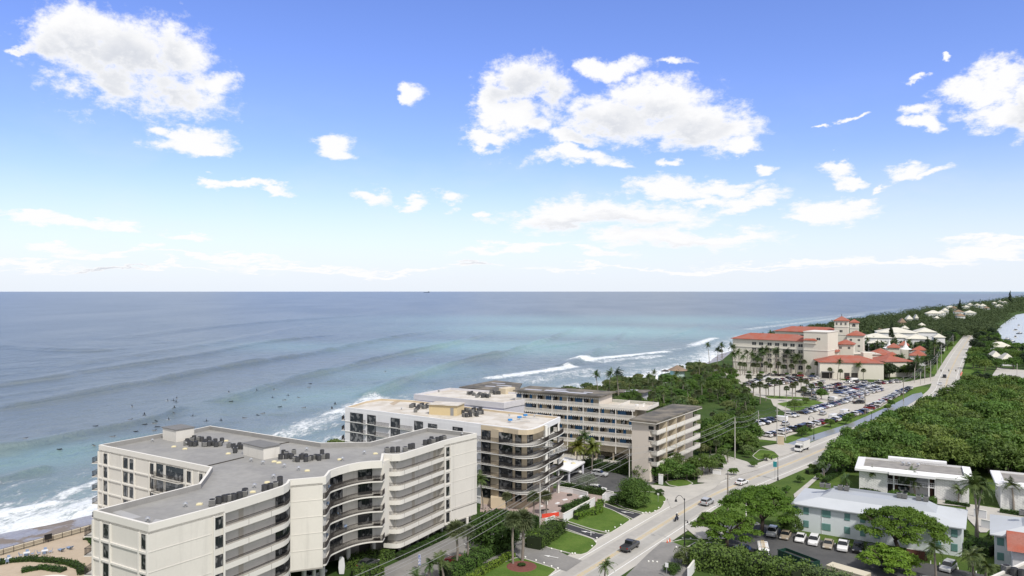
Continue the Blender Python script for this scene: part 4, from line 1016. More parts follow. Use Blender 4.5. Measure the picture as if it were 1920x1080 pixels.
    for z in (13.2,10.4): 
        for s in (4,9,14): 
            if s<w.L-2: window(r3,w,s,.6,z+.9,z+2,1,-.78)
    A,B_=P(948,741,16).xy,P(966,738,16).xy; mb=MB(); w=Wall(A,B_); mb.wb(w,0,w.L,0,18.2,-3,0); mb.build('stair_tower',MTAN,r3)
buildD()
# ------------------------------------------------------------ landward buildings
U=Vector((.875,-.484)); UA=math.atan2(U.y,U.x); V=Vector((.484,.875))
WBR=M('white_brick',(.70,.70,.69),.85,.06,.3); BRJ=M('brick_joint',(.42,.42,.42),.9,.1)
TBL=M('townhouse_blue_white',(.66,.71,.74),.9,.05,.12,fine=2,stain=.06)
ROOFP=M('roof_pale_metal',(.47,.495,.52),.7,.10,.2); ROOFP2=M('roof_pale_step',(.36,.385,.42),.75,.10,.2)
GRAV=M('roof_gravel',(.30,.285,.265),.95,.25,.35,fine=2.5,col2=(.22,.21,.20))
TEAL=M('teal_shutter',(.16,.31,.29),.7,.1)
CREAM=M('hotel_cream',(.66,.63,.55),.9,.05,.05,fine=.5,stain=.06)
def tile_mat(name,a,b_):
    m,t,b=nt(name); gp=N(t,'ShaderNodeNewGeometry').outputs['Position']
    n1=NOI(t,gp,.25,4,.6); n2=NOI(t,gp,3.0,3,.7)
    c=MIX(t,MR(t,n1,.35,.65),a,b_); v=MA(t,'MULTIPLY_ADD',n2,.7,.65); cc=N(t,'ShaderNodeCombineXYZ',ins={0:v,1:v,2:v}).outputs[0]
    t.links.new(MIX(t,1,c,cc,'MULTIPLY'),b.inputs['Base Color']); b.inputs['Roughness'].default_value=.85; return m
RED=tile_mat('terracotta_tile',(.32,.085,.05),(.30,.12,.09))
WTILE=tile_mat('white_tile_roof',(.62,.60,.52),(.54,.52,.45))
BTILE=tile_mat('brown_tile_roof',(.26,.18,.12),(.20,.15,.11))
def white_building(cl,cr,label,loc,full=True):
    root=thing('apartment_house',label,'house',(cl[0],cl[1],0),group='two white-fascia brick houses')
    cl=Vector(cl);cr=Vector(cr); w0=Wall(cl,cr); D=-15.5; h=6.4
    w=Wall(w0.at(1.0,-1.0),w0.at(w0.L-1.0,-1.0)); L=w.L
    mb=MB(); mb.wb(w,0,6.2,0,5.5,D+2.5,0); mb.wb(w,L-7,L,0,5.5,D+2.5,0); mb.build('brick_wing',WBR,root)
    mb=MB(); mb.wb(w,6.2,L-7,0,5.49,D+2.5,-2.4); mb.build('wall',STW,root)
    # relief of staggered bricks
    mb=MB()
    for a,b in ((.35,5.9),(L-6.7,L-.35)):
        r=0; z=.3
        while z<5.3:
            s=a+(.5 if r%2 else 0)
            while s<b-.4:
                if (int(s*7)+r*3)%5!=0: mb.wb(w,s,min(s+.55,b),z,z+.05,-.02,.012,0); mb.wb(w,s,s+.05,z,z+.3,-.02,.011,0)
                s+=1.0
            z+=.3; r+=1
    mb.build('brick_joints',BRJ,root)
    mb=MB(); o=[w0.at(0,0),w0.at(w0.L,0),w0.at(w0.L,D),w0.at(0,D)]; oi=inset(o,1.9)
    mb.prism(oi,5.5,6.0); mb.build('roof',GRAV,root)
    mb=MB(); 
    for i in range(4):
        j=(i+1)%4; a,b,c,d=o[i],o[j],oi[j],oi[i]
        mb.face([tuple(a)+(5.5,),tuple(b)+(5.5,),tuple(b)+(6.05,),tuple(a)+(6.05,)]); mb.face([tuple(a)+(6.05,),tuple(b)+(6.05,),tuple(c)+(6.5,),tuple(d)+(6.5,)])
        mb.face([tuple(d)+(6.5,),tuple(c)+(6.5,),tuple(c)+(5.9,),tuple(d)+(5.9,)]); mb.face([tuple(b)+(5.5,),tuple(a)+(5.5,),tuple(d)+(5.5,),tuple(c)+(5.5,)])
    mb.build('fascia',STW,root)
    mb=MB(); mb.wb(w0,w0.L*.28,w0.L*.80,6.0,7.0,D-.1,D+1.9); mb.build('raised_fascia',STW,root)
    mb=MB(); mb.wb(w0,w0.L*.30,w0.L*.69,5.45,6.1,-.2,.9); mb.build('entrance_fascia',STW,root)
    for s in (6.4,8.0,L-8.6,L-7.2):
        mb=MB(); mb.wb(w,s-.16,s+.16,0,5.5,-.4,-.05); mb.build('column',STW,root)
    mb=MB(); mb.wb(w,6.2,L-7,2.75,2.95,-2.4,-.1); mb.build('gallery_floor',STW,root)
    mb=MB(); s=6.3
    while s<L-7.1: mb.wb(w,s,s+.07,2.95,3.9,-.2,-.13); s+=.42
    mb.wb(w,6.3,L-7.1,3.9,3.99,-.22,-.1); mb.wb(w,6.3,L-7.1,3.4,3.46,-.21,-.12); mb.build('railing',STW,root)
    for z in (.1,3.0):
        for s,hw in ((10.2,1.3),(17.2,1.0)): 
            if s<L-8: window(root,w,s,hw,z+.1,z+2.2,1,-2.38)
        for s in (8.6,L-8.2): mb=MB(); mb.wb(w,s-.45,s+.45,z,z+2.1,-2.4,-2.34); mb.build('door',M('door_brown',(.12,.07,.05),.7,.1),root)
        for s in (7.2,L-7.9): mb=MB(); mb.wb(w,s-.6,s+.6,z,z+2.3,-2.42,-2.36); mb.build('stairwell_shade_panel',DARK,root)  # dark panel paints the shade of a stairwell onto the wall
    for k in (.42,.47,.55): p=w0.at(w0.L*k,-9.5); put('roof_vent',VENT,root,(p.x,p.y,6.0),0,1.6)
    if full:
        for z in (2.0,3.0,4.1,5.0):
            mb=MB(); ww=Wall(w.at(L,0),w.at(L,D+2.5)); mb.wb(ww,9.0,10.4,z,z+.5,0,1.0); mb.build('side_canopy',STW,root)
white_building((89,193.9),(112.3,181.4),'white brick two-storey house with grey gravel roof and a white balustrade, wholly in view',None)
white_building((115.5,178.2),(139,165.6),'white brick house with white roof fascia cut off by the right edge of the photo',None,False)
def townhouse(a,b,D,label,px_sh,px_ac,ze=5.8,lowonly=()):
    a=Vector(a);b=Vector(b); w=Wall(a,b); L=w.L
    root=thing('townhouse',label,'townhouse',(a.x,a.y,0))
    mb=MB(); mb.wb(w,0,L,0,ze-.05,-D,0); mb.build('wall',TBL,root)
    mb=MB()
    def rect(i0,z,e=.75): return [tuple(w.at(-e+i0*1.25,e-i0))+(z,),tuple(w.at(L+e-i0*1.25,e-i0))+(z,),tuple(w.at(L+e-i0*1.25,-D-e+i0))+(z,),tuple(w.at(-e+i0*1.25,-D-e+i0))+(z,)]
    r0,r1,r2_,r3=rect(0,ze-.15),rect(0,ze+.05),rect(4.2,ze+1.25),rect(5.6,ze+2.3)
    def sk(p,q,mi):
        for i in range(4): j=(i+1)%4; mb.face([p[i],p[j],q[j],q[i]],mi)
    sk(r0,r1,0); sk(r1,r2_,0); sk(r2_,r3,1); mb.face(r3,1); mb.face(r0[::-1],0)
    mb.build('roof',[ROOFP,ROOFP2],root)
    mb=MB(); p=rect(5.75,ze+2.3); ww=Wall(Vector(p[3][:2]),Vector(p[2][:2])); mb.wb(ww,0,ww.L,ze+2.3,ze+2.75,-.2,.05); mb.build('ridge_curb',ROOFP2,root)
    for k,(px,lv) in enumerate(px_sh):
        s=w.px(px); hw=.95 if px in (1548.6,) else .55
        for z in lv: 
            mb=MB(); mb.wb(w,s-hw,s+hw,z,z+1.45,-.02,.07); 
            for q in range(6): mb.wb(w,s-hw+.05,s+hw-.05,z+.08+q*.23,z+.2+q*.23,.07,.11)
            mb.build('shutter',TEAL,root)
    for s in (5.5,14.0,L-4.5):
        mb=MB(); mb.wb(w,s-.05,s+.05,0,ze-.1,0,.1); mb.build('downpipe',STW,root)
    for px in px_ac:
        s=ww.px(px); q=ww.at(s,.9); put('air_conditioner',AC1,root,(q.x,q.y,ze+2.35),UA,1.15)
    return w
UP,LO=3.75,.95
townhouse((61.7,162.8),(87.9,146),13.5,'long pale blue-white townhouse with sage green shutters behind the row of parked cars',
 [(1491,(UP,)),(1511.5,(UP,LO)),(1548.6,(UP,LO)),(1588.5,(UP,LO)),(1618,(UP,LO)),(1644,(LO,)),(1699,(UP,LO)),(1759,(LO,)),(1789.5,(UP,LO))],[1543,1554,1577,1589,1687,1697,1723,1737])
townhouse((91.9,142.2),(118,125.5),13.5,'pale blue-white townhouse partly hidden by the red tiled gable at the right edge',[(1876,(UP,LO)),(1905,(UP,LO))],[1916])
# red roofed gable at the right edge
root=thing('house','small white house with a bright red tiled roof at the right edge','house',(88,131,0)); 
w=Wall((89.3,133.2),(108,121.5)); mb=MB(); mb.wb(w,0,w.L,0,5.9,-9,0); mb.build('wall',STW,root)
mb=MB(); a=[w.at(-.8,.8),w.at(w.L+.8,.8),w.at(w.L+.8,-9.8),w.at(-.8,-9.8)]; r=[w.at(-.8,-4.5),w.at(w.L+.8,-4.5)]
A=[tuple(p)+(5.8,) for p in a]; Rr=[tuple(p)+(8.0,) for p in r]
mb.face([A[0],A[1],Rr[1],Rr[0]]); mb.face([A[2],A[3],Rr[0],Rr[1]]); mb.face([A[0],Rr[0],A[3]]); mb.face([A[1],A[2],Rr[1]]); mb.build('roof',RED,root)
# gravel roof with three condensers in the bottom right corner
root=thing('flat_roofed_house','gravel flat roof with cream parapet and three air conditioners in the bottom right corner','house',(72,108,0))
o=[P(1790,1110,6.8).xy,P(2050,1180,6.8).xy,P(2050,1040,6.8).xy,P(1925,1050,6.8).xy]
mb=MB(); mb.prism(inset(ccw([tuple(p) for p in o]),.3),0,6.3); mb.build('wall',STU,root)
mb=MB(); mb.prism(inset(ccw([tuple(p) for p in o]),.25),6.3,6.45); mb.build('roof',GRAV,root)
mb=MB(); ring(mb,[Vector(p) for p in ccw([tuple(p) for p in o])],.35,5.9,6.8,0,0); mb.build('parapet',TRIM,root)
for x,y in ((1887,1073),(1902,1079),(1916,1083)): p=P(x,y,6.45); put('air_conditioner',AC1 if x==1887 else AC0,root,(p.x,p.y,6.45),.2,1.3)
# ------------------------------------------------------------ hip roofed buildings: hotel, houses
def hip(root,fl,u,L,D,z0,ze,zr,wm,rm,over=.6,gable=False,names=('wall','roof'),flat=False):
    """block with front-left corner fl, front direction u, a hip roof rising from ze to zr"""
    u=Vector(u).normalized(); fl=Vector(fl[:2]); w=Wall(fl,fl+u*L)
    mb=MB(); mb.wb(w,0,L,z0,ze-.1,-D,0); mb.build(names[0],wm,root)
    e=over; c=[w.at(-e,e),w.at(L+e,e),w.at(L+e,-D-e),w.at(-e,-D-e)]
    k=min(L,D)/2+e
    if L>=D: r0,r1=w.at(-e+k,-D/2),w.at(L+e-k,-D/2)
    else: r0,r1=w.at(L/2,e-k),w.at(L/2,-D-e+k)
    A=[tuple(p)+(ze,) for p in c]; B=[tuple(p)+(ze-.3,) for p in c]; r0=tuple(r0)+(zr,); r1=tuple(r1)+(zr,)
    mb=MB()
    for i in range(4): mb.face([B[i],B[(i+1)%4],A[(i+1)%4],A[i]],0)
    mb.face(B[::-1])
    if L>=D: mb.face([A[0],A[1],r1,r0]); mb.face([A[1],A[2],r1]); mb.face([A[2],A[3],r0,r1]); mb.face([A[3],A[0],r0])
    else: mb.face([A[0],A[1],r0]); mb.face([A[1],A[2],r1,r0]); mb.face([A[2],A[3],r1]); mb.face([A[3],A[0],r0,r1])
    mb.build(names[1],rm,root); return w
WD=M('window_dark',(.045,.05,.055),.25,.2); 
def simplewin(root,w,s,hw,z0,z1,arch=False,d=.05,balc=False):
    mb=MB(); mb.wb(w,s-hw,s+hw,z0,z1,-.05,d,0)
    if arch:
        for k in range(4): f=math.cos((k+.5)/4*1.57); mb.wb(w,s-hw*f,s+hw*f,z1+hw*k/4,z1+hw*(k+1)/4,-.05,d,0)
    mb.wb(w,s-.06,s+.06,z0,z1,-.05,d+.03,1)
    if balc: mb.wb(w,s-hw-.2,s+hw+.2,z0-.1,z0+.02,0,.7,1); mb.wb(w,s-hw-.2,s+hw+.2,z0+.9,z0+1,.6,.7,1)
    return mb.build('window',[WD,CREAM],root)
h1=thing('hotel','cream hotel block with a long red tiled roof, six storeys, seaward of the parking lot','hotel',(160,480,0))
A=P(1371,634,20.6).xy; B_=P(1511,640,20.6).xy; u=(B_-A).normalized(); 
w=hip(h1,A+Vector((1,0)),u,(B_-A).length-1,17,0,20.6,24.2,CREAM,RED,over=1.0)
for z,ar in ((16.8,0),(12.9,0),(9.6,0),(6.4,0),(2.4,1)):
    for px in (1414,1427,1443,1457,1472,1486,1501):
        s=w.px(px)
        if 0<s<w.L-1: simplewin(h1,w,s,1.35,z,z+1.9,ar==1,balc=(z>3 and z<16))
mb=MB(); mb.wb(w,-.3,w.L,15.2,15.5,0,.35); mb.wb(w,-.3,w.L,5.2,5.5,0,.35); mb.build('string_course',TRIM,h1)
w2=Wall(w.at(w.L-.5,2.5),w.at(w.L+14,2.5))
mb=MB(); mb.wb(w2,0,w2.L,0,26.6,-20,0); mb.build('tower_block',CREAM,h1)
mb=MB(); mb.wb(w2,-.3,w2.L+.3,26.6,27.0,-20.3,.3); mb.wb(w2,-.2,w2.L+.2,15.2,15.5,-20,.22); mb.build('cornice',TRIM,h1)
simplewin(h1,w2,w2.L*.62,1.1,21.8,23.2)
hr=hip(h1,w.at(w.L-.3,3.4),u,7.5,5,19.5,21.6,23.9,CREAM,RED,over=.4,names=('bay','bay_roof'))
h2=thing('hotel','rear cream hotel block with red tiled roof carrying the tall bell tower','hotel',(200,540,0))
A=P(1453,620,22.5).xy; B_=P(1570,624.5,22.5).xy; u2=(B_-A).normalized(); w=hip(h2,A,u2,(B_-A).length,18,0,22.5,26,CREAM,RED,over=1)
for px in (1493,1504,1515,1545,1557):
    for z in (18.4,14.5,10.6): simplewin(h2,w,w.px(px),1.4,z,z+1.9)
def tower(root,pxc,Y,wd,z_e,z_r,arches):
    c=PD(pxc,Y,0); fl=Vector((c.x,c.y))-U*(wd/2)
    w=hip(root,fl,U,wd,wd,0,z_e,z_r,CREAM,RED,over=.7,names=('tower','tower_roof'))
    for s in [(i+.5)*wd/arches for i in range(arches)]: simplewin(root,w,s,.55 if arches>1 else 1.1,z_e-3.2,z_e-1.9,True)
    ws=Wall(w.at(0,-wd),w.at(0,0))
    for s in [(i+.5)*wd/arches for i in range(arches)]: simplewin(root,ws,s,.55 if arches>1 else 1.1,z_e-3.2,z_e-1.9,True)
    mb=MB(); mb.wb(w,-.25,wd+.25,z_e-4.6,z_e-4.2,-wd-.2,.25); mb.wb(w,-.25,wd+.25,z_e-10,z_e-9.7,-wd-.2,.25); mb.build('string_course',TRIM,root)
    simplewin(root,w,wd/2,.9,z_e-8.2,z_e-6.6)
    mb=MB(); m=w.at(wd/2,-wd/2); mb.tube((m.x,m.y,z_r-.3),(m.x,m.y,z_r+1.6),.25,.08,n=6); mb.build('finial',DARK,root)
tower(h2,1577,520,8.6,31.6,34.6,3)
h3=thing('bell_tower','smaller cream bell tower with one arched opening, right of the tall one','tower',PD(1601,560)); tower(h3,1601,560,5.9,28.6,31,1)
def hblock(label,px0,px1,Y,D,ze,zr,wins=(),u=U,wm=CREAM,rm=RED,name='hotel_wing',cat='hotel wing',group=None,z0=0,winz=None):
    A=PD(px0,Y,0); wl=Wall(A.xy,A.xy+Vector(u)); s=wl.px(px1)
    root=thing(name,label,cat,(A.x,A.y,0),group=group)
    w=hip(root,A,u,s,D,z0,ze,zr,wm,rm,over=.7)
    ws=Wall(w.at(w.L,0),w.at(w.L,-D)) ; wl=Wall(w.at(0,-D),w.at(0,0))
    for z in (winz or ()):
        n=max(1,int(w.L/4.2))
        for i in range(n): simplewin(root,w,(i+.5)*w.L/n,.7,z,z+1.4)
        n=max(1,int(D/5))
        for i in range(n): simplewin(root,wl,(i+.5)*D/n,.6,z,z+1.4)
    return root,w
hblock('cream hotel wing with two red hip roof peaks right of the towers',1588,1618,505,16,22.3,25.2,winz=(18.5,14.5,10.5,6.5))
hblock('cream hotel wing with low red pyramid roof before the tall tower',1568,1600,478,12,18.3,21,winz=(15.3,))
hblock('small red-roofed hotel annexe tucked between the cream blocks',1553,1570,470,10,14.2,17,winz=(11.0,))
hblock('low hotel pavilion with broad red roof behind the long front wing',1626,1672,500,20,9.6,13.4)
hblock('low red-roofed pavilion just before the broad one',1656,1688,486,14,8.4,12.3)
hblock('narrow red-roofed cabana near the white tents',1664,1686,545,10,11,14)
hblock('small red-roofed cabana above the palms',1686,1703,560,9,11.5,14.5)
hblock('red-roofed cabana row by the casuarinas',1706,1736,525,14,7,10.5,wm=STW)
hblock('farther red-roofed cabana by the casuarinas',1712,1738,560,10,8,11,wm=STW)
for k,(px,Y) in enumerate(((1667,560),(1698,548))):
    c=PD(px,Y,0); t_=thing('pointed_tent',('white peaked tent between the red roofs, left one','white peaked tent between the red roofs, right one')[k],'tent',c,group='white peaked tents')
    mb=MB(); n=8
    for i in range(n):
        a0,a1=6.2832*i/n,6.2832*(i+1)/n
        for (r0,z0,r1,z1) in ((4.5,9.5,2.2,10.4),(2.2,10.4,.9,12.6),(.9,12.6,.05,16.5)):
            mb.face([(c.x+r0*math.cos(a0),c.y+r0*math.sin(a0),z0),(c.x+r0*math.cos(a1),c.y+r0*math.sin(a1),z0),(c.x+r1*math.cos(a1),c.y+r1*math.sin(a1),z1),(c.x+r1*math.cos(a0),c.y+r1*math.sin(a0),z1)])
    mb.build('canopy',STW,t_); mb=MB()
    for i in range(4): a=1.5708*i+.4; mb.tube((c.x+4.2*math.cos(a),c.y+4.2*math.sin(a),0),(c.x+4.2*math.cos(a),c.y+4.2*math.sin(a),9.5),.12,n=6)
    mb.build('poles',METAL,t_)
# long front wing with garage mouths
r_,w=hblock('long low hotel front wing with red tiled roof and garage mouths facing the parking lot',1537,1657,446,22,9.8,13.2,u=Vector((1,-.22)).normalized())
for a,b in ((1541,1560),(1583,1593),(1596,1609)):
    mb=MB(); mb.wb(w,w.px(a),w.px(b),.2,3.6,-.05,.06); mb.build('garage_shade_panel',DARK,r_)  # dark panels paint shade where the garages open
mb=MB(); mb.wb(w,w.px(1540),w.px(1563),3.9,4.2,0,3); mb.build('canopy',M('grey_canopy',(.2,.2,.2),.8,.1),r_)
mb=MB(); mb.wb(w,w.L-9,w.L-4,9.8,15,-16,-9); mb.build('chimney_block',CREAM,r_)
hblock('short hotel wing with red roof at the right end of the long front wing',1660,1712,452,20,9.4,12.4,u=Vector((1,.12)).normalized())
root,w=hblock('pale flat-roofed hotel hall behind the long front wing',1590,1650,478,18,12.0,12.6,rm=ROOFW,u=Vector((1,-.2)).normalized())
# white roofed hotel beyond
for i,(a,b,Y,D,ze,zr,wz) in enumerate(((1618,1672,640,20,12.5,15.8,()),(1646,1722,690,30,14,18.2,()),(1668,1708,640,24,12.5,15.6,(8,4)),(1700,1744,630,24,12,15.6,(8,4)),(1720,1756,690,24,14.5,18,(9,5)),(1752,1772,650,14,12,15,(7,)),(1628,1664,600,16,10.5,13,(6,)))):
    lab=['left low block','broad ridge block','middle block with white front','right front block','tall right rear block','small gable at the right end','front left corner block'][i]
    hblock('white-roofed resort building, '+lab,a,b,Y,D,ze,zr,wm=STW,rm=WTILE,name='resort_building',cat='resort building',group='white-roofed resort beyond the hotel',winz=wz,u=Vector((.93,-.36)).normalized())
# houses far down the island and on the landward shore
far=[(1737,1766,1480,WTILE,'white'),(1768,1779,1700,WTILE,'white'),(1784,1796,1900,BTILE,'tan'),(1828,1840,2300,WTILE,'white'),(1838,1850,2250,WTILE,'white'),(1640,1662,880,BTILE,'brown'),(1700,1712,1180,WTILE,'white'),(1716,1722,1220,WTILE,'white'),(1855,1900,640,WTILE,'cream'),(1860,1879,540,WTILE,'cream'),(1880,1903,520,WTILE,'cream'),(1906,1940,600,WTILE,'cream'),(1862,1880,660,BTILE,'brown'),(1687,1699,1050,BTILE,'brown')]
descr=['widest white villa roof on the far wooded shore','white villa roof just right of the widest far villa','tan villa roof by the far shore trees','left of two tiny white villas far down the coast','right of two tiny white villas far down the coast','brown-roofed beach house behind the resort','white roof glimpse among dark trees beyond the resort','tiny white roof among dark trees beyond the resort','broad cream-roofed house by the inland waterway','small cream pyramid-roofed house left of the brown-walled one','cream-roofed house with a brown wall near the side street','cream roof at the right edge by the waterway','brown roof near the waterway moorings','brown roof beyond the resort, by the sea']
for (a,b,Y,rm,c),d in zip(far,descr):
    k=Y/1000; hblock(d,a,b,Y,14*(1 if Y<900 else 1.6),4.5 if Y<900 else 8,8.5 if Y<900 else 14,wm=STW if c!='brown' else TAN,rm=rm,name='house',cat='house',u=Vector((.93,-.36)).normalized(),winz=(1.5,) if Y<700 else ())
random.seed(44)
fh=[(1706,760),(1690,900),(1722,980),(1752,1250),(1760,1500),(1790,1560),(1806,2050),(1815,2400),(1776,2000),(1862,2700),(1872,3100),(1880,2900),(1810,1500),(1795,1300),(1846,1900),(1868,2200)]
for i,(px,Y) in enumerate(fh):
    wd=random.uniform(9,15)*(F/Y)*(1 if Y<1300 else 1.5); hblock(f'small pale villa roof among the far trees, {ordw(i)} counted from the resort outwards',px,px+wd,Y,13*(1 if Y<1300 else 1.5),6.5 if Y<1300 else 9,10.5 if Y<1300 else 13.5,wm=STW,rm=random.choice([WTILE,WTILE,WTILE,BTILE]),name='house',cat='house',group='pale villas among the far trees',u=Vector((.93,-.36)).normalized())
    far.append((px,px+wd,Y,0,0))
# beach club, pavilion and pool
root=thing('beach_house','low lavender beach house with dark sloping roof behind the motel terrace','beach house',PD(1172,300))
c=P(1170,757,0); w=Wall(c.xy,c.xy+U*8.5); mb=MB(); mb.wb(w,0,w.L,0,5.6,-9,0); mb.build('wall',LAV,root)
mb=MB(); mb.hexa([tuple(w.at(a,b))+(z,) for a,b,z in ((-6,1,4.8),(w.L+1.5,1,5.6),(w.L+1.5,-10,5.6),(-6,-10,4.8))],[tuple(w.at(a,b))+(z,) for a,b,z in ((-6,1,5.1),(w.L+1.5,1,5.9),(w.L+1.5,-10,5.9),(-6,-10,5.1))]); mb.build('roof',MROOF,root)
for s in (5.2,6.8): mb=MB(); mb.wb(w,s-.6,s+.6,.3,4.4,-.02,.06); mb.build('door',STW,root)
mb=MB(); mb.wb(w,w.L+.2,w.L+9,0,1.4,-3,2.5); mb.build('deck',BTILE,root)
root=thing('pavilion','round brown-roofed pavilion at the beach end of the green dune','pavilion',PD(1272,440))
c=PD(1270,452); mb=MB(); mb.tube((c.x,c.y,0),(c.x,c.y,4.2),4.4,n=8); mb.build('wall',M('pale_teal',(.42,.52,.50),.8,.1),root)
mb=MB(); mb.tube((c.x,c.y,4.2),(c.x,c.y,7.2),6.4,.3,n=8); mb.build('roof',BTILE,root)
root=thing('gazebo','small dark gazebo beside the blue beach pool','gazebo',PD(1246,450)); c=PD(1247,455); mb=MB(); mb.tube((c.x,c.y,3.2),(c.x,c.y,4.3),3.0,.3,n=6); mb.build('roof',DARK,root); mb=MB()
for i in range(5): a=6.2832*i/5; mb.tube((c.x+2.4*math.cos(a),c.y+2.4*math.sin(a),0),(c.x+2.4*math.cos(a),c.y+2.4*math.sin(a),3.2),.1,n=5)
mb.build('posts',METAL,root)
root=thing('swimming_pool','turquoise swimming pool with white surround by the beach','pool',P(1245,712,0))
o=[P(x,y,.6).xy for x,y in ((1228,716),(1262,716),(1262,702),(1230,702))]; mb=MB(); mb.prism(o,0,.5); mb.build('surround',STW,root); mb=MB(); mb.prism(inset(o,1.5),.3,.56); mb.build('water',M('pool_water',(.05,.45,.62),.1,.05),root)
# ------------------------------------------------------------ vegetation
def leaf_mat(name,a,b_,rand=.18,trans=.25,rough=.6):
    m,t,b=nt(name); tc=N(t,'ShaderNodeTexCoord').outputs['Object']; oi=N(t,'ShaderNodeObjectInfo')
    off=N(t,'ShaderNodeVectorMath',operation='ADD',ins={0:tc,1:oi.outputs['Location']}).outputs[0]
    n1=NOI(t,off,.45,3,.6); n2=NOI(t,off,3.2,2,.6)
    f=MA(t,'ADD',MA(t,'MULTIPLY',MR(t,n1,.3,.7),.55),MA(t,'MULTIPLY',MR(t,n2,.3,.7),.45))
    c=MIX(t,f,a,b_)
    v=MA(t,'MULTIPLY_ADD',oi.outputs['Random'],2*rand,1-rand); r2=N(t,'ShaderNodeTexWhiteNoise',noise_dimensions='3D',ins={'Vector':oi.outputs['Location']}).outputs['Value']; cc=N(t,'ShaderNodeCombineXYZ',ins={0:MA(t,'MULTIPLY',v,MA(t,'MULTIPLY_ADD',r2,rand*1.5,1.0-rand*.7)),1:v,2:MA(t,'MULTIPLY',v,MA(t,'MULTIPLY_ADD',r2,rand*.8,1))}).outputs[0]
    c=MIX(t,1,c,cc,'MULTIPLY'); t.links.new(c,b.inputs['Base Color']); b.inputs['Roughness'].default_value=rough; b.inputs['Specular IOR Level'].default_value=.25
    tr=N(t,'ShaderNodeBsdfTranslucent'); t.links.new(MIX(t,1,c,(1.2,1.3,.5),'MULTIPLY'),tr.inputs['Color'])
    mx=N(t,'ShaderNodeMixShader',ins={0:trans}); t.links.new(b.outputs[0],mx.inputs[1]); t.links.new(tr.outputs[0],mx.inputs[2])
    out=[n for n in t.nodes if n.type=='OUTPUT_MATERIAL'][0]; t.links.new(mx.outputs[0],out.inputs[0]); MATS[name]=m; return m
LG=leaf_mat('leaf_mid',(.050,.098,.022),(.118,.198,.034),.2); LM=leaf_mat('leaf_mangrove',(.062,.108,.024),(.150,.228,.044),.24)
LS=leaf_mat('leaf_seagrape',(.070,.100,.038),(.160,.205,.060),.28); LD=leaf_mat('leaf_dark',(.020,.038,.016),(.045,.075,.028),.25)
LP=leaf_mat('leaf_poinciana',(.060,.115,.014),(.125,.215,.026),.08,.3); LPM=leaf_mat('leaf_palm',(.045,.080,.022),(.090,.130,.035),.2,.15,.45)
LSB=leaf_mat('leaf_sabal',(.075,.100,.045),(.130,.160,.070),.15,.15,.5); LGY=leaf_mat('leaf_silver',(.13,.15,.12),(.24,.27,.21),.1); LYG=leaf_mat('leaf_lime',(.10,.19,.02),(.17,.26,.03),.1)
LCO=leaf_mat('leaf_coconut_yellow',(.09,.13,.02),(.17,.18,.04),.1,.2,.45); LGD=leaf_mat('leaf_hedge',(.028,.062,.014),(.060,.115,.020),.1)
BK=M('bark_grey',(.17,.145,.12),.95,.2,2,rand=.1); BKD=M('bark_dark',(.07,.055,.045),.95,.2,2,rand=.1); BKP=M('palm_trunk',(.24,.21,.18),.95,.2,2,rand=.1)
def leaf_cloud(rs,clumps,n,size,flat=.0,ar=.55,inner=.35,up=.25):
    """clumps: rows x,y,z,rx,ry,rz ; returns n leaf quads spread through the clumps, thicker towards their skins"""
    cl=np.array(clumps,float); wgt=(cl[:,3]*cl[:,4]+cl[:,3]*cl[:,5]); wgt/=wgt.sum()
    k=rs.choice(len(cl),n,p=wgt); d=rs.normal(size=(n,3)); d/=np.linalg.norm(d,axis=1)[:,None]
    d[:,2]=np.where(d[:,2]<-.35,-d[:,2]*.8,d[:,2])
    r=inner+(1-inner)*rs.rand(n)**.45; r*=1+.10*rs.normal(size=n)
    c=cl[k,:3]+d*r[:,None]*cl[k,3:6]
    nrm=d*.9+rs.normal(size=(n,3))*.55+np.array([0,0,up]); nrm/=np.linalg.norm(nrm,axis=1)[:,None]
    t=np.cross(nrm,rs.normal(size=(n,3))); t/=np.linalg.norm(t,axis=1)[:,None]; b=np.cross(nrm,t)
    s=size*(.6+.8*rs.rand(n))[:,None]
    v=np.stack([c-t*s-b*s*ar*.3,c-b*s*ar,c+t*s+b*s*ar*.2,c+b*s*ar],1).reshape(-1,3)
    return v
def quads_mesh(name,v,mat):
    n=len(v)//4; me=bpy.data.meshes.new(name); me.vertices.add(n*4); me.vertices.foreach_set('co',v.astype(np.float32).ravel())
    me.loops.add(n*4); me.loops.foreach_set('vertex_index',np.arange(n*4,dtype=np.int32)); me.polygons.add(n)
    me.polygons.foreach_set('loop_start',np.arange(n,dtype=np.int32)*4); me.polygons.foreach_set('loop_total',np.full(n,4,np.int32)); me.materials.append(mat); me.update(); return me
def limb_mesh(name,segs,mat,n=6):
    mb=MB()
    for pts,r0,r1 in segs: mb.path(pts,r0,r1,n)
    return mesh_of(mb,name,[mat])
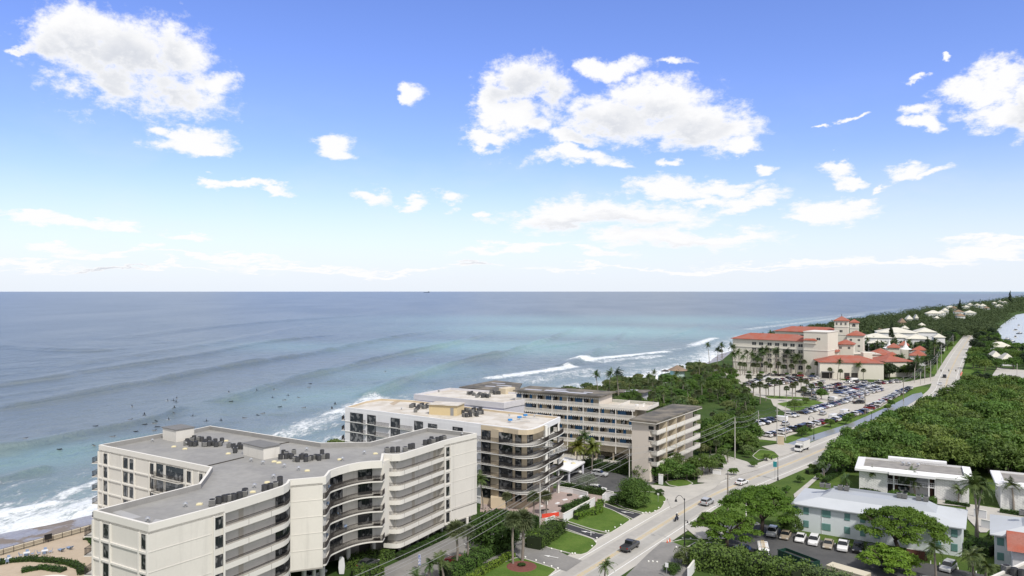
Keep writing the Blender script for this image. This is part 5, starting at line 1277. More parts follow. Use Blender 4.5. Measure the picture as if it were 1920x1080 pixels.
def tree_meshes(seed,R_,Ht,nl,size,lm,flat=.7,ncl=14,trunk=.22,bark=None,ct=None,low=.45):
    rs=np.random.RandomState(seed); cl=[]; segs=[]
    ch=Ht-R_*flat*.55
    for i in range(ncl):
        a=i*2.39996+rs.normal()*.4; f=(i+.5)/ncl; el=math.asin(1-1.45*f); r=R_*(.27+.14*rs.rand()); rr=R_*.70*math.cos(el)*rs.uniform(.8,1.08)
        z=Ht*.55+(Ht*.45-r*.55)*math.sin(el)*rs.uniform(.85,1.05); cl.append((rr*math.cos(a),rr*math.sin(a),max(z,r*.55),r,r,r*.75))
    cl.append((0,0,Ht*.5,R_*.66,R_*.66,Ht*.36))
    v=leaf_cloud(rs,cl,nl,size)
    segs.append(([(0,0,-.3),(rs.normal()*.15,rs.normal()*.15,Ht*.25),(rs.normal()*.3,rs.normal()*.3,Ht*low)],trunk*1.2,trunk))
    top=segs[0][0][-1]
    for c in cl[:6]: segs.append(([top,((top[0]+c[0])/2+rs.normal()*.2,(top[1]+c[1])/2+rs.normal()*.2,lerp(top[2],c[2],.6)),(c[0],c[1],c[2])],trunk*.5,trunk*.16))
    return quads_mesh('crown',v,lm),limb_mesh('trunk',segs,bark or BK,5)
def palm_meshes(seed,Ht,nf,fl,lm,lean=1.2,droop=1.0,wind=0.0,pairs=13,lw=.10,ll=.75,tr=.17):
    rs=np.random.RandomState(seed); la=rs.rand()*6.283; top=Vector((lean*math.cos(la),lean*math.sin(la),Ht))
    pts=[(top.x*(i/5)**1.7,top.y*(i/5)**1.7,-.3+(Ht+.3)*i/5) for i in range(6)]
    tm=limb_mesh('trunk',[(pts,tr*1.25,tr*.75)],BKP,7); V_=[]
    def q(a,b,c,d): V_.extend([a,b,c,d])
    for k in range(nf):
        az=6.283*k/nf*1.0+rs.normal()*.18+(k%3)*.7; el=R(72-95*((k*7)%nf)/nf)+rs.normal()*.1
        L=fl*(.85+.25*rs.rand()); p=top.copy(); seg=7; prev=None; dirv=Vector((math.cos(az)*math.cos(el),math.sin(az)*math.cos(el),math.sin(el)))
        if wind: dirv=(dirv+Vector((wind,-wind*.4,0))).normalized()
        P_=[p.copy()]
        for i in range(seg):
            dirv=(dirv+Vector((wind*.12,-wind*.05,-.17*droop*(1+i*.15)))).normalized(); p=p+dirv*L/seg; P_.append(p.copy())
        for i in range(seg):
            a,b=P_[i],P_[i+1]; u=(b-a).normalized(); s=u.cross(Vector((0,0,1))); 
            if s.length<.05: s=Vector((1,0,0))
            s.normalize(); w_=s*.035; q(a-w_,a+w_,b+w_,b-w_)
            m=max(1,int(pairs/seg+.5))
            for j in range(m):
                c=a.lerp(b,(j+.5)/m); f=(i+(j+.5)/m)/seg; le=ll*L/3*(max(.02,math.sin(min(1,f*1.15+.12)*3.1416))**.6 if f<.96 else .3)*(.85+.3*rs.rand())
                for sg in (-1,1):
                    d=(s*sg*1.0+u*.75+Vector((0,0,-.42*droop))+Vector(rs.normal(size=3))*.10).normalized(); e=c+d*le; ww=u*lw*L/3
                    q(c-ww,c+ww,e+ww*.35,e-ww*.35)
    return quads_mesh('crown',np.array([tuple(x) for x in V_]),lm),tm
def sabal_meshes(seed,Ht,Rr,nf,lm):
    rs=np.random.RandomState(seed); tm=limb_mesh('trunk',[([(0,0,-.3),(rs.normal()*.1,rs.normal()*.1,Ht*.5),(0,0,Ht)],.20,.17)],BKP,7); V_=[]
    for k in range(nf):
        z=1-1.55*(k+.5)/nf; az=k*2.39996+rs.normal()*.2; rr=math.sqrt(max(0,1-z*z)); d=Vector((rr*math.cos(az),rr*math.sin(az),z)).normalized()
        base=Vector((0,0,Ht)); c=base+d*Rr*.42; s=d.cross(Vector((0,0,1))); s=(s if s.length>.1 else Vector((1,0,0))).normalized(); up=s.cross(d)
        V_+= [base-s*.03,base+s*.03,c+s*.03,c-s*.03]
        for j in range(9):
            a=(j-4)/4*1.25; e=(d*math.cos(a)+s*math.sin(a)+up*rs.normal()*.08).normalized(); L=Rr*(.62+.1*rs.rand())*(1-.12*abs(j-4)/4); t_=s*math.cos(a)-d*math.sin(a)
            m=c+e*L*.55; V_+= [c,m-t_*.09*Rr/1.8,c+e*L+Vector((0,0,-.22*Rr*rs.rand()-.05)),m+t_*.09*Rr/1.8]
    return quads_mesh('crown',np.array([tuple(x) for x in V_]),lm),tm
def cone_meshes(seed,Ht,Rr,n,lm):
    rs=np.random.RandomState(seed); cl=[]
    for i in range(16):
        f=i/15; z=Ht*(.16+.8*f); r=Rr*(1-f)**.8*.8+.35; a=rs.rand()*6.28; cl.append((math.cos(a)*r*.35,math.sin(a)*r*.35,z,r*.8,r*.8,Ht*.07+.3))
    return quads_mesh('crown',leaf_cloud(rs,cl,n,.42),lm),limb_mesh('trunk',[([(0,0,-.3),(0,0,Ht*.8)],.3,.08)],BKD,5)
TREE={
 'mangrove':[tree_meshes(10+i,4.6+.3*i,6.6+.5*i,2300,.34,LM,.75,16) for i in range(5)],
 'grape':[tree_meshes(30+i,3.6+.4*i,4.2+.4*i,1700,.34,LS,.8,13) for i in range(4)],
 'broad':[tree_meshes(40+i,4.2+.5*i,7.2+.6*i,2400,.33,LG,.85,15) for i in range(4)],
 'bush':[tree_meshes(50+i,1.5,2.2,700,.2,LG,1.0,8,.08) for i in range(3)],
 'dark':[tree_meshes(60+i,4.6,8.5+i,1900,.42,LD,.95,15) for i in range(3)],
 'coconut':[palm_meshes(70+i,9+1.2*(i%3),22,3.5,LPM,1.4) for i in range(4)],
 'windpalm':[palm_meshes(80+i,10.5+i,20,3.7,LD if i%2 else LPM,1.2,.9,.55) for i in range(3)],
 'lowpalm':[palm_meshes(90+i,3.2+i,18,2.5,LPM,.5) for i in range(3)],
 'yellowpalm':[palm_meshes(94+i,7.6,24,4.4,LCO,.7,1.15,0,20) for i in range(2)],
 'sabal':[sabal_meshes(100+i,5.2+.7*i,1.75,52,LSB) for i in range(4)],
 'cone':[cone_meshes(110+i,19+2*i,4.0,2600,LD) for i in range(2)],
}
def thing_tree(kind,loc,label,group=None,sc=1.0,rz=None,v=None,cat='tree',name=None):
    k=TREE[kind]; i=random.randrange(len(k)) if v is None else v%len(k); cm,tm=k[i]
    name=name or {'coconut':'coconut_palm','windpalm':'coconut_palm','lowpalm':'palm','yellowpalm':'coconut_palm','sabal':'cabbage_palm','bush':'shrub','grape':'sea_grape_tree','cone':'casuarina_tree','mangrove':'mangrove_tree','dark':'evergreen_tree'}.get(kind,'broadleaf_tree')
    r=thing(name,label,cat,loc,0,group); r.rotation_euler=(0,0,random.uniform(0,6.283) if rz is None else rz); r.scale=(sc,)*3 if not isinstance(sc,tuple) else sc
    for nm,me in (('crown',cm),('trunk',tm)):
        o=bpy.data.objects.new(nm,me); C.objects.link(o); o.parent=r
    return r
def inpoly(p,poly):
    x,y=p; c=False; n=len(poly)
    for i in range(n):
        x1,y1=poly[i][0],poly[i][1]; x2,y2=poly[i-1][0],poly[i-1][1]
        if (y1>y)!=(y2>y) and x<(x2-x1)*(y-y1)/(y2-y1)+x1: c=not c
    return c
def scatter(poly,step,jit=.35,skip=()):
    xs=[p[0] for p in poly];ys=[p[1] for p in poly]; out=[]; y=min(ys); r=0
    while y<max(ys):
        x=min(xs)+(step/2 if r%2 else 0)
        while x<max(xs):
            p=(x+random.uniform(-jit,jit)*step,y+random.uniform(-jit,jit)*step)
            if inpoly(p,poly) and not any(inpoly(p,s) for s in skip): out.append(p)
            x+=step
        y+=step*.87; r+=1
    return out
def visible(x,y,m=1.06,h=6): return y>5 and abs(x)<.686*y*m+6 and (HY+F*(H-h)/y)<1085*m
cenx=lambda y: interp([(p.y,p.x) for p in CEN],y)
random.seed(21)
# dense wood right of the road
poly=[(98,217),(112,240),(cenx(270)+13,270),(cenx(300)+13,300),(cenx(330)+13,330),(cenx(360)+13,360),(cenx(385)+12,385),(285,372),(262,345),(225,300),(200,270),(190,200),(168,178),(150,196),(126,210)]
pts=scatter(poly,6.0)
pts=[p for p in pts if visible(p[0],p[1],1.03,7)]
print('wood',len(pts))
pts.sort(key=lambda p:p[1]); wood_rest=pts[295:]
for x,y in pts[:295]:
    if random.random()<.16: thing_tree('broad',(x,y,0),'taller darker tree standing up from the dense wood right of the road','taller trees of the dense wood',random.uniform(.95,1.3)); continue
    thing_tree('mangrove',(x,y,0),'bushy bright green tree in the dense wood right of the road','trees of the dense wood right of the road',random.choice([random.uniform(.75,1.1),random.uniform(.9,1.4)]))
for x,y in [(92,211.5),(95,216),(98,221),(101,227),(105,233),(109,240),(114,247),(120,254),(99,215),(104,222)]:
    thing_tree('mangrove',(x,y,0),'green tree at the front left corner of the dense wood, behind the white brick house','front corner trees of the dense wood',random.uniform(.85,1.05),name='corner_tree')
# dune thicket between the motel and the hotel
def seapoly(y0,y1,off0,rx):
    L=[];Rr=[]; n=10
    for i in range(n+1):
        y=lerp(y0,y1,i/n); L.append((sx(y)+off0,y)); Rr.append((rx(y),y))
    return Rr+L[::-1]
def lotx(y):
    return interp([(225,74),(245,77),(270,86),(290,94),(320,104),(350,115),(380,117),(420,124),(450,134),(490,142),(520,150)],y)
th=seapoly(232,505,15,lotx)
motel=[(-2,233),(1,250),(12,262),(60,238),(66,225),(40,196),(25,205)]; bh=[(40,315),(58,322),(66,300),(48,292)]; glade=[P(*p).xy for p in ((1290,765),(1345,760),(1365,790),(1300,795))]; pool=[P(*p).xy for p in ((1218,722),(1296,722),(1300,697),(1225,697))]
motp=[(0,225),(30,205),(48,215),(52,240),(10,258)]
pts=[p for p in scatter(th,7.6) if visible(*p) and not inpoly(p,motel) and not inpoly(p,bh) and not inpoly(p,pool) and not inpoly(p,glade) and not inpoly(p,motp)]
print('dune',len(pts))
nb=0
for x,y in pts:
    edge=x-sx(y)
    if edge<45: k='grape'
    else: k=random.choice(['grape','grape','broad','sabal','coconut','sabal','coconut'])
    if k in('sabal','coconut'): lab=('round-headed cabbage palm in the thicket between motel and parking lot','cabbage palms in the thicket') if k=='sabal' else ('slender coconut palm in the thicket between motel and parking lot','coconut palms in the thicket')
    else: lab=('low rounded sea grape in the thicket between the beach and the parking lot','sea grapes of the thicket') if k=='grape' else ('green broadleaf tree in the thicket between motel and parking lot','broadleaf trees of the thicket')
    s=random.uniform(.6,1.05)*(.8 if k=='coconut' else 1)*(.8 if lotx(y)-x<14 else 1); thing_tree(k,(x,y,0),lab[0],lab[1],s)
    if k in ('sabal','coconut'): thing_tree('bush',(x+1.5,y-1.5,0),'small rounded shrub at the foot of the thicket palms','shrubs under the thicket palms',1.6,cat='shrub')
def at(px,py,h=0): p=P(px,py,h); return (p.x,p.y,0)
# palms by name
for i,(x,y,k,s,lab) in enumerate([(1122,752,'windpalm',1.0,'wind-bent coconut palm left of the three beside the motel roof'),(1141,752,'windpalm',1.05,'wind-bent coconut palm in the middle of the three beside the motel roof'),(1160,757,'windpalm',1.25,'tallest wind-bent coconut palm right of the three beside the motel roof'),
 (1080,886,'yellowpalm',1.0,'yellow-green coconut palm left of the pair behind the white carport'),(1110,884,'yellowpalm',.95,'yellow-green coconut palm right of the pair behind the white carport'),(1093,882,'coconut',.9,'thin green palm between the two yellow-green ones'),
 (906,956,'coconut',.85,'coconut palm standing against the blank end wall of the cream block'),(1000,972,'sabal',.95,'cabbage palm left of the leaning pole on the pink plaza'),(1024,968,'sabal',.9,'cabbage palm right of the leaning pole on the pink plaza'),(950,965,'sabal',.8,'low cabbage palm by the tan corner building'),
 (855,1068,'sabal',1.25,'tall cabbage palm in front of the cream block, left of a pair'),(876,1058,'sabal',.95,'shorter cabbage palm in front of the cream block, right of a pair'),(962,1058,'sabal',1.15,'cabbage palm on the left edge of the mulch circle'),(979,1052,'sabal',1.5,'tallest cabbage palm, rising from the mulch circle'),
 (803,1092,'lowpalm',1.0,'feathery palm beside the flag at the bottom edge'),(832,1088,'lowpalm',1.1,'feathery palm before the red car'),(785,1110,'lowpalm',.9,'feathery palm cut off by the bottom edge, left one'),(1133,1102,'lowpalm',.9,'small dark palm tip at the bottom edge beside the road'),
 (1833,1008,'coconut',1.28,'tall twin coconut palm, left stem, between the townhouses'),(1829,1006,'coconut',1.1,'tall twin coconut palm, right stem, between the townhouses'),(1797,943,'lowpalm',1.0,'small palm before the right brick wing'),(1703,930,'lowpalm',1.1,'small palm before the white balustrade, left one'),(1716,931,'lowpalm',1.15,'small palm before the white balustrade, right one'),
 (1629,922,'coconut',.58,'thin palm before the left brick wing'),(1545,892,'lowpalm',.9,'young palm by the curved footpath, nearer one'),(1549,884,'lowpalm',.85,'young palm by the curved footpath, farther one'),(1589,918,'lowpalm',.9,'young palm on the lawn left of the white brick house'),
 (1901,957,'lowpalm',1.2,'palm before the right-hand white brick house'),(1755,1092,'lowpalm',1.2,'palm over the car at the bottom right'),(1826,1088,'lowpalm',1.3,'lime-tinted palm by the driveway at the bottom right'),(1846,1100,'lowpalm',1.2,'palm cut off by the bottom edge near the gravel roof'),
 (1365,868,'lowpalm',.9,'small palm in the round bed by the motel entrance'),(1240,884,'lowpalm',.8,'yellowish small palm in the hedge by the motel'),(1483,1000,'lowpalm',.7,'scrubby palm beside the big flat-topped tree')]):
    thing_tree(k,at(x,y),lab,None,s)
# trees by the hotel and along the car park
random.seed(33)
for x,y in [(1330,682),(1344,690),(1356,686),(1352,676)]: thing_tree('windpalm' if x!=1352 else 'sabal',at(x,y),'coconut palm on the dune left of the cream hotel block','palms left of the hotel',random.uniform(.95,1.15))
for i in range(26):
    x=1375+i*6.4+random.uniform(-2,2); thing_tree('coconut' if i%4 else 'windpalm',at(x,random.uniform(694,702)),'tall coconut palm before the six-storey hotel front','palms before the hotel front',random.uniform(1.0,1.3))
for i in range(22): x=1380+i*8; thing_tree('sabal' if i%3 else 'bush',at(x,random.uniform(702,708)),'cabbage palm or shrub at the foot of the hotel front','low planting before the hotel',1.1)
for i,(x,y) in enumerate([(1404,733),(1424,738),(1441,744),(1452,745),(1462,746),(1475,748),(1492,744),(1502,740),(1512,738),(1538,744),(1507,752),(1522,745),(1486,755),(1436,752),(1413,751),(1425,757),(1398,760)]): thing_tree('sabal',at(x,y),'cabbage palm in the planted strip crossing the car park','cabbage palms in the car park strip',random.uniform(.9,1.2))
thing_tree('broad',at(1540,749),'round dark tree beside the white van in the car park',None,.75); thing_tree('broad',at(1490,773),'dark round tree at the tip of the car park island',None,.62); thing_tree('bush',at(1512,757),'small shrub on the car park island',None,1.4,cat='shrub')
for i,(x,y) in enumerate([(1570,712),(1576,714),(1608,711),(1619,713),(1630,710),(1556,713)]): thing_tree('sabal' if i%2 else 'coconut',at(x,y),'palm by the garage mouths of the long front wing','palms by the garage mouths',.95)
for i in range(26):
    x=random.uniform(1632,1745); y=random.uniform(696,712); thing_tree(random.choice(['broad','dark','coconut','broad']),at(x,y),'dark tree or palm in the grove right of the long front wing','grove right of the front wing',random.uniform(.8,1.1))
for x,y in [(1556,801),(1586,796),(1594,789),(1664,769),(1670,762),(1503,818),(1511,815)]: thing_tree('bush',at(x,y),'clipped shrub on the grass between car park and canal','shrubs by the canal',random.uniform(1.0,1.6),cat='shrub')
thing_tree('cone',PD(1672,640),'tall dark casuarina rising behind the white-roofed resort',None,1.2); thing_tree('cone',PD(1800,1750),'tall dark casuarina on the far skyline, left one',None,1.6); thing_tree('cone',PD(1894,3000),'tall dark casuarina on the far skyline, right one',None,2.6)
thing_tree('cone',PD(1740,560),'tall grey-green casuarina by the cabana row',None,.9); thing_tree('cone',PD(1752,545),'second grey-green casuarina by the cabana row',None,.85)
# trees on both sides of the road beyond the car park
n=0
for x,y in scatter([(150,560),(215,520),(cenx(470)-10,470),(cenx(560)-12,560),(cenx(700)-12,700),(cenx(800)-12,800),(sx(800)+22,800),(sx(640)+28,640)],12.5):
    px=960+F*x/y
    if 1590<px<1775 and y<720 and not (px>1735): continue
    if px<1735 and y<600: continue
    if not visible(x,y,1.02): continue
    thing_tree(random.choice(['dark','broad','coconut','broad','dark']),(x,y,0),'tree on the seaward side of the road beyond the hotel','seaward roadside trees beyond the hotel',random.uniform(.9,1.3)); n+=1
for x,y in scatter([(cenx(480)+11,480),(cenx(560)+11,560),(cenx(640)+11,640),(cenx(760)+11,760),(cenx(860)+11,860),(interp(BANK,860)-5,860),(interp(BANK,760)-6,760),(interp(BANK,706)-6,706),(430,620),(360,500)],12.5):
    px=960+F*x/y
    if not visible(x,y,1.02): continue
    if y<700 and (1850<px<1905) and (520<y<545 or 600<y<640): continue
    thing_tree(random.choice(['dark','broad','broad','mangrove']),(x,y,0),'tree on the inland side of the road beyond the side street','inland roadside trees beyond the side street',random.uniform(.8,1.15)); n+=1
for x,y in scatter([(cenx(392)+12,392),(cenx(440)+12,440),(345,470),(300,400)],7.5,skip=([(x_,y_) for x_,y_ in (P(1845,722).xy,P(1845,690).xy,P(1960,695).xy,P(2000,740).xy)],)):
    if visible(x,y,1.02): thing_tree(random.choice(['broad','dark','grape']),(x,y,0),'tree round the side street behind the dense wood','trees round the side street',random.uniform(.6,.9)); n+=1
print('road trees',n)
# resort planting
for i in range(34):
    px=random.uniform(1622,1745); Y=random.uniform(575,615); p=PD(px,Y); thing_tree(random.choice(['coconut','dark','coconut']),tuple(p),'palm or dark tree before the white-roofed resort','planting before the resort',random.uniform(.9,1.15))
for i in range(16):
    px=random.uniform(1512,1640); Y=random.uniform(600,680); p=PD(px,Y)
    if p.x>sx(Y)+18: thing_tree('windpalm',tuple(p),'tall palm on the shore behind the hotel roofs','shore palms behind the hotel',random.uniform(1.1,1.35))
# flat-topped shade trees near by
def flat_tree(seed,Rr,Ht,n,lm,lab,loc,thick=.26):
    rs=np.random.RandomState(seed); cl=[]; segs=[]
    for i in range(46):
        a=i*2.39996+rs.normal()*.3; f=math.sqrt((i+.5)/46); rr=Rr*.88*f; z=Ht-1.3-(Ht*.36)*f**2.4+rs.normal()*.28; r=Rr*(.15+.07*rs.rand()); cl.append((rr*math.cos(a),rr*math.sin(a),z,r,r,r*.5))
    v=leaf_cloud(rs,cl,n,.22,inner=.2,up=.6)
    fork=Vector((rs.normal()*.4,rs.normal()*.4,Ht*.26)); segs.append(([(0,0,-.3),tuple(fork)],.42,.36))
    for i in range(8):
        a=i*.785+rs.normal()*.2; m=Vector((math.cos(a)*Rr*.28,math.sin(a)*Rr*.28,Ht*.52)); e=Vector((math.cos(a+.2)*Rr*.72,math.sin(a+.2)*Rr*.72,Ht*.74)); segs.append(([tuple(fork),tuple(m+Vector(rs.normal(size=3))*.3),tuple(e)],.2,.06))
        for k in (-.5,.5): segs.append(([tuple(m),(math.cos(a+k)*Rr*.5,math.sin(a+k)*Rr*.5,Ht*.78)],.1,.04))
    r=thing('shade_tree',lab,'tree',loc); o=bpy.data.objects.new('crown',quads_mesh('crown',v,lm)); C.objects.link(o); o.parent=r
    o=bpy.data.objects.new('trunk',limb_mesh('trunk',segs,BKD,7)); C.objects.link(o); o.parent=r
flat_tree(1,8.6,10.5,17000,LP,'largest flat-topped shade tree at the left end of the pale townhouse',at(1428,1000))
flat_tree(2,7.2,8.2,14000,LP,'flat-topped shade tree with bare twisting trunk by the driveway mouth',at(1362,1030))
flat_tree(3,8.8,9.6,17000,LP,'wide flat-topped tree standing before the middle of the townhouse',at(1690,1040))
flat_tree(4,5.6,5.2,8000,LYG,'low lime green spreading tree in front of the wide flat-topped one',at(1668,1075))
def mound(name,lab,cat,loc,Rr,Ht,n,lm,size=.2,ncl=20,seed=1,up=.3):
    rs=np.random.RandomState(seed); cl=[(0,0,Ht*.5,Rr*.9,Rr*.9,Ht*.5)]
    for i in range(ncl):
        a=rs.rand()*6.28; f=rs.rand()**.5; z=Ht*.2+Ht*.68*(1-f*f)*rs.uniform(.5,1.05); cl.append((Rr*.72*f*math.cos(a),Rr*.72*f*math.sin(a),z,Rr*.3,Rr*.3,Ht*.18))
    r=thing(name,lab,cat,loc); o=bpy.data.objects.new('crown',quads_mesh('crown',leaf_cloud(rs,cl,n,size,inner=.5,up=up),lm)); C.objects.link(o); o.parent=r
    o=bpy.data.objects.new('trunk',limb_mesh('trunk',[([(0,0,-.2),(0,0,Ht*.6)],.2,.1)],BKD,6)); C.objects.link(o); o.parent=r
mound('broadleaf_tree','big ball-shaped green tree on the lawn by the dark driveway','tree',at(1190,948),4.6,7.0,12000,LG,.2)
mound('broadleaf_tree','silvery bare-looking tree at the edge of the dark parking lot','tree',at(1101,919),3.6,4.4,3600,LGY,.12,up=.1)
mound('broadleaf_tree','dark spiky shade tree behind the driveway palms','tree',at(928,1028),5.4,7.6,9000,LGD,.3,seed=4)
mound('shrub','round clipped dark shrub by the plaza gate','shrub',at(1151,945),1.4,2.2,1500,LGD,.13); mound('shrub','dark shrub at the foot of the ball-shaped tree','shrub',at(1180,948),3.2,1.6,2500,LGD,.15)
mound('shrub','small dark shrub by the lot entrance right of the ball-shaped tree','shrub',at(1237,928),1.3,1.6,1200,LGD,.13); mound('shrub','small purple-brown tree by the near corner lawn','shrub',at(1285,1058),2.4,3.6,2600,LS,.15,seed=6)
mound('shrub','bright lime shrub left of the leaning pole','shrub',at(1002,1022),2.2,2.6,2600,LYG,.17); mound('shrub','yellow-green shrub behind the lime shrub','shrub',at(1046,995),1.5,2.2,1500,LYG,.15,seed=5)
mound('shrub','round shrub by the near entrance wall','shrub',at(1261,1075),2.0,2.0,1700,LGD,.15,seed=7); mound('shrub','dark ball shrub between the townhouses, left','shrub',at(1810,1006),.9,1.5,700,LGD,.1); mound('shrub','dark ball shrub between the townhouses, right','shrub',at(1858,1010),.9,1.5,700,LGD,.1)
mound('shrub','dark leafy tree at the left corner of the townhouse','tree',at(1483,1000),2.7,4.2,3600,LG,.2,seed=9)
# hedges
def hedge(lab,pts,w,h,lm=LGD,dens=34,size=.16,world=False,cat='hedge'):
    p=[Vector(a) for a in pts] if world else [P(a,b).xy for a,b in pts]; rs=np.random.RandomState(len(lab)+int(p[0].x*10)%97)
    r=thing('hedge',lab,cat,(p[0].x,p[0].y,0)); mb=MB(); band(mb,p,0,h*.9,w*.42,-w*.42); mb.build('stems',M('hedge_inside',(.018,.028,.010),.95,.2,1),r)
    V_=[]
    for a,b in zip(p,p[1:]):
        L=(b-a).length; n=int(L*(w+2*h)*dens/size*.16); u=(b-a)/L; nn=np.array((u.y,-u.x,0)); uu=np.array((u.x,u.y,0))
        s=rs.rand(n)*L; q=rs.rand(n)*(w+2*h); side=np.where(q<h,-1,np.where(q>w+h,1,0)); off=np.where(side==0,q-h-w/2,side*w/2); z=np.where(side==0,h,np.where(side<0,q,w+2*h-q))
        bump=1+.10*np.sin(s*1.7+rs.rand()*6)+.08*rs.normal(size=n)
        c=np.array((a.x,a.y,0))+uu*s[:,None]+nn*(off*bump)[:,None]; c[:,2]=z*bump
        nr=nn*side[:,None]+np.array((0,0,1.0))*(side==0)[:,None]+rs.normal(size=(n,3))*.5+np.array((0,0,.2)); nr/=np.linalg.norm(nr,axis=1)[:,None]
        t_=np.cross(nr,rs.normal(size=(n,3))); t_/=np.linalg.norm(t_,axis=1)[:,None]; b2=np.cross(nr,t_); sz=size*(.6+.8*rs.rand(n))[:,None]
        V_.append(np.stack([c-t_*sz,c-b2*sz*.6,c+t_*sz,c+b2*sz*.6],1).reshape(-1,3))
    v=np.concatenate(V_)-np.array((p[0].x,p[0].y,0)); o=bpy.data.objects.new('foliage',quads_mesh('foliage',v,lm)); C.objects.link(o); o.parent=r; return r
hedge('tall dense hedge between the motel and the dark parking lot',[(1090,876),(1140,882),(1195,893),(1235,900)],3.5,2.2)
hedge('thick green hedge beside the red car running to the mulch circle',[(835,1085),(880,1062),(915,1040),(950,1026)],3.2,1.9,LG)
hedge('low lime hedge along the lawn in front of the thick hedge',[(880,1092),(915,1070),(945,1052),(962,1044)],1.4,1.0,LYG)
hedge('broad bright hedge behind the leaning pole',[(1000,1030),(1025,1012),(1048,996)],3.6,2.6,LG)
hedge('winding yellow-green clipped hedge on the plaza lawn',[(1080,975),(1095,968),(1112,966),(1125,962),(1123,950),(1128,945)],1.3,1.1,LYG)
hedge('dark clipped hedge behind the winding hedge',[(1070,970),(1085,960),(1098,953)],2.4,1.6)
hedge('hedge on top of the white plaza wall',[(1056,962),(1075,953),(1102,942)],1.2,1.5)
hedge('low dark hedge along the white wall of the dark parking lot',[(1052,915),(1085,922),(1135,930)],1.1,1.6)
hedge('tall leafy screen hedge at the bottom beside the parked van',[(1300,1060),(1340,1066),(1400,1076),(1450,1088),(1500,1105)],5.5,3.6,LG,30,.24)
hedge('grey-green end of the screen hedge beside the dumpster',[(1490,1092),(1540,1100),(1580,1118)],4.5,3.0,LS,26,.2)
hedge('clipped square hedge between the two townhouses',[(1812,1030),(1838,1036),(1862,1042)],4.0,2.0)
hedge('dark hedge along the foot of the white brick house, left wing',[(1613,921),(1630,924),(1650,928)],1.0,.9)
hedge('dark hedge along the foot of the white brick house, right wing',[(1772,945),(1795,948),(1818,952)],1.0,.9)
hedge('planting before the white balustrade',[(1668,932),(1700,938),(1735,945),(1757,948)],3.0,1.5,LG)
hedge('short dark hedge on the lawn left of the footpath',[(1513,889),(1526,888),(1537,886)],1.6,1.1)
hedge('long low hedge from the footpath to the white brick house',[(1546,905),(1565,894),(1585,882)],1.3,1.0)
hedge('hedge along the foot of the right brick house',[(1875,962),(1900,966),(1925,970)],1.1,1.0)
hedge('ornamental hedge ring on the seaside terrace',[(-20,1064),(20,1056),(60,1053),(100,1056),(130,1060),(150,1068),(156,1080)],1.5,.9,world=False)
hedge('inner curl of the terrace hedge',[(40,1075),(80,1068),(120,1074)],1.6,.8)
hedge('small wavy hedge on the terrace beside the cream block',[(158,1015),(164,1012),(170,1018),(176,1026)],.8,.6)
hedge('green planting along the curved balconies at ground level',[(640,1066),(665,1058),(700,1050),(740,1046)],2.2,1.6,LG)
hedge('low hedge along the driveway kerb under the galleries',[(745,1050),(780,1033),(812,1018),(838,1006)],1.4,1.0)
hedge('shrubs by the sunken garage at the bottom of the cream block',[(660,1086),(690,1082),(716,1076)],2.6,1.8,LG)
hedge('planting behind the pink plaza along the tan building',[(905,975),(940,968),(985,975)],1.6,1.3)
hedge('dark trees and shrubs behind the hedge by the leaning pole',[(975,1000),(990,990),(1005,985)],3.0,2.4)
# trees massed round the motel's street end
random.seed(9)
for x,y in [(1200,898),(1215,899),(1232,902),(1252,903),(1270,900),(1288,900),(1303,899),(1318,892),(1330,886),(1225,888),(1260,892),(1300,888),(1345,880),(1180,890)]:
    thing_tree(random.choice(['broad','grape']),at(x,y),'dense green tree at the street end of the tan motel','trees at the street end of the motel',random.uniform(.55,.78))
for x,y in [(1332,850),(1350,842),(1372,838),(1392,835),(1411,832),(1340,832),(1365,825),(1390,820),(1405,815),(1380,845),(1400,843),(1330,820),(1355,812)]:
    thing_tree('broad',at(x,y),'dark green tree between the motel drive and the car park corner','trees at the car park corner',random.uniform(.8,1.0))
for x,y in [(1375,892),(1412,876),(1402,858),(1438,864),(1350,880)]: thing_tree('bush',at(x,y),'low shrub in the beds beside the road by the motel drive','roadside shrubs by the motel drive',random.uniform(.8,1.1),cat='shrub')
for x,y in [(1523,882),(1500,905),(1536,900),(1475,925)]: thing_tree('bush',at(x,y),'round shrub by the townhouse footpath','shrubs by the townhouse footpath',.9,cat='shrub')
# far wood on the island, beyond where single trees can be told apart
def far_wood():
    rs=np.random.RandomState(12); V_=[]
    def add(x,y,r,h,n,s):
        cl=[(x+rs.normal()*r*.3,y+rs.normal()*r*.3,h-r*.5+rs.normal()*r*.15,r*.6,r*.6,r*.5) for _ in range(3)]; V_.append(leaf_cloud(rs,cl,n,s))
    cnt=0
    y=640.0
    while y<9000:
        s0=sx(y)+ (24 if y<1500 else 40); b0=interp(BANK,y)-6; c=cenx(y) if y<880 else 1e9
        step=8.5+max(0,y-700)*.016
        x=s0
        while x<b0:
            xx=x+rs.normal()*step*.25; yy=y+rs.normal()*step*.3; px=960+F*xx/yy
            ok=abs(xx-c)>(11 if yy<770 else 11-(yy-770)*.07) and px<1950 and not(yy<700 and 1600<px<1775) and not(yy<860 and y<880 and xx>c) and not (yy<800 and 1735<px)
            for (a,b,Y,_,_) in far:
                if a-4<px<b+4 and Y-step*3.2<yy<Y+26: ok=False
            if ok:
                add(xx,yy,step*.72,rs.uniform(6,10)*(1 if y<1500 else 1.25),int(110+5200/step if y<1200 else 150),.035*step+.28); cnt+=1
            x+=step
        y+=step*.95
    print('far clumps',cnt,sum(len(v) for v in V_)//4)
    o=bpy.data.objects.new('distant_wood',quads_mesh('distant_wood',np.concatenate(V_),leaf_mat('leaf_far',(.038,.060,.026),(.085,.118,.046),.0,.1,.8))); C.objects.link(o); tag(o,kind='stuff')  # far leaf colour lightened in place of haze
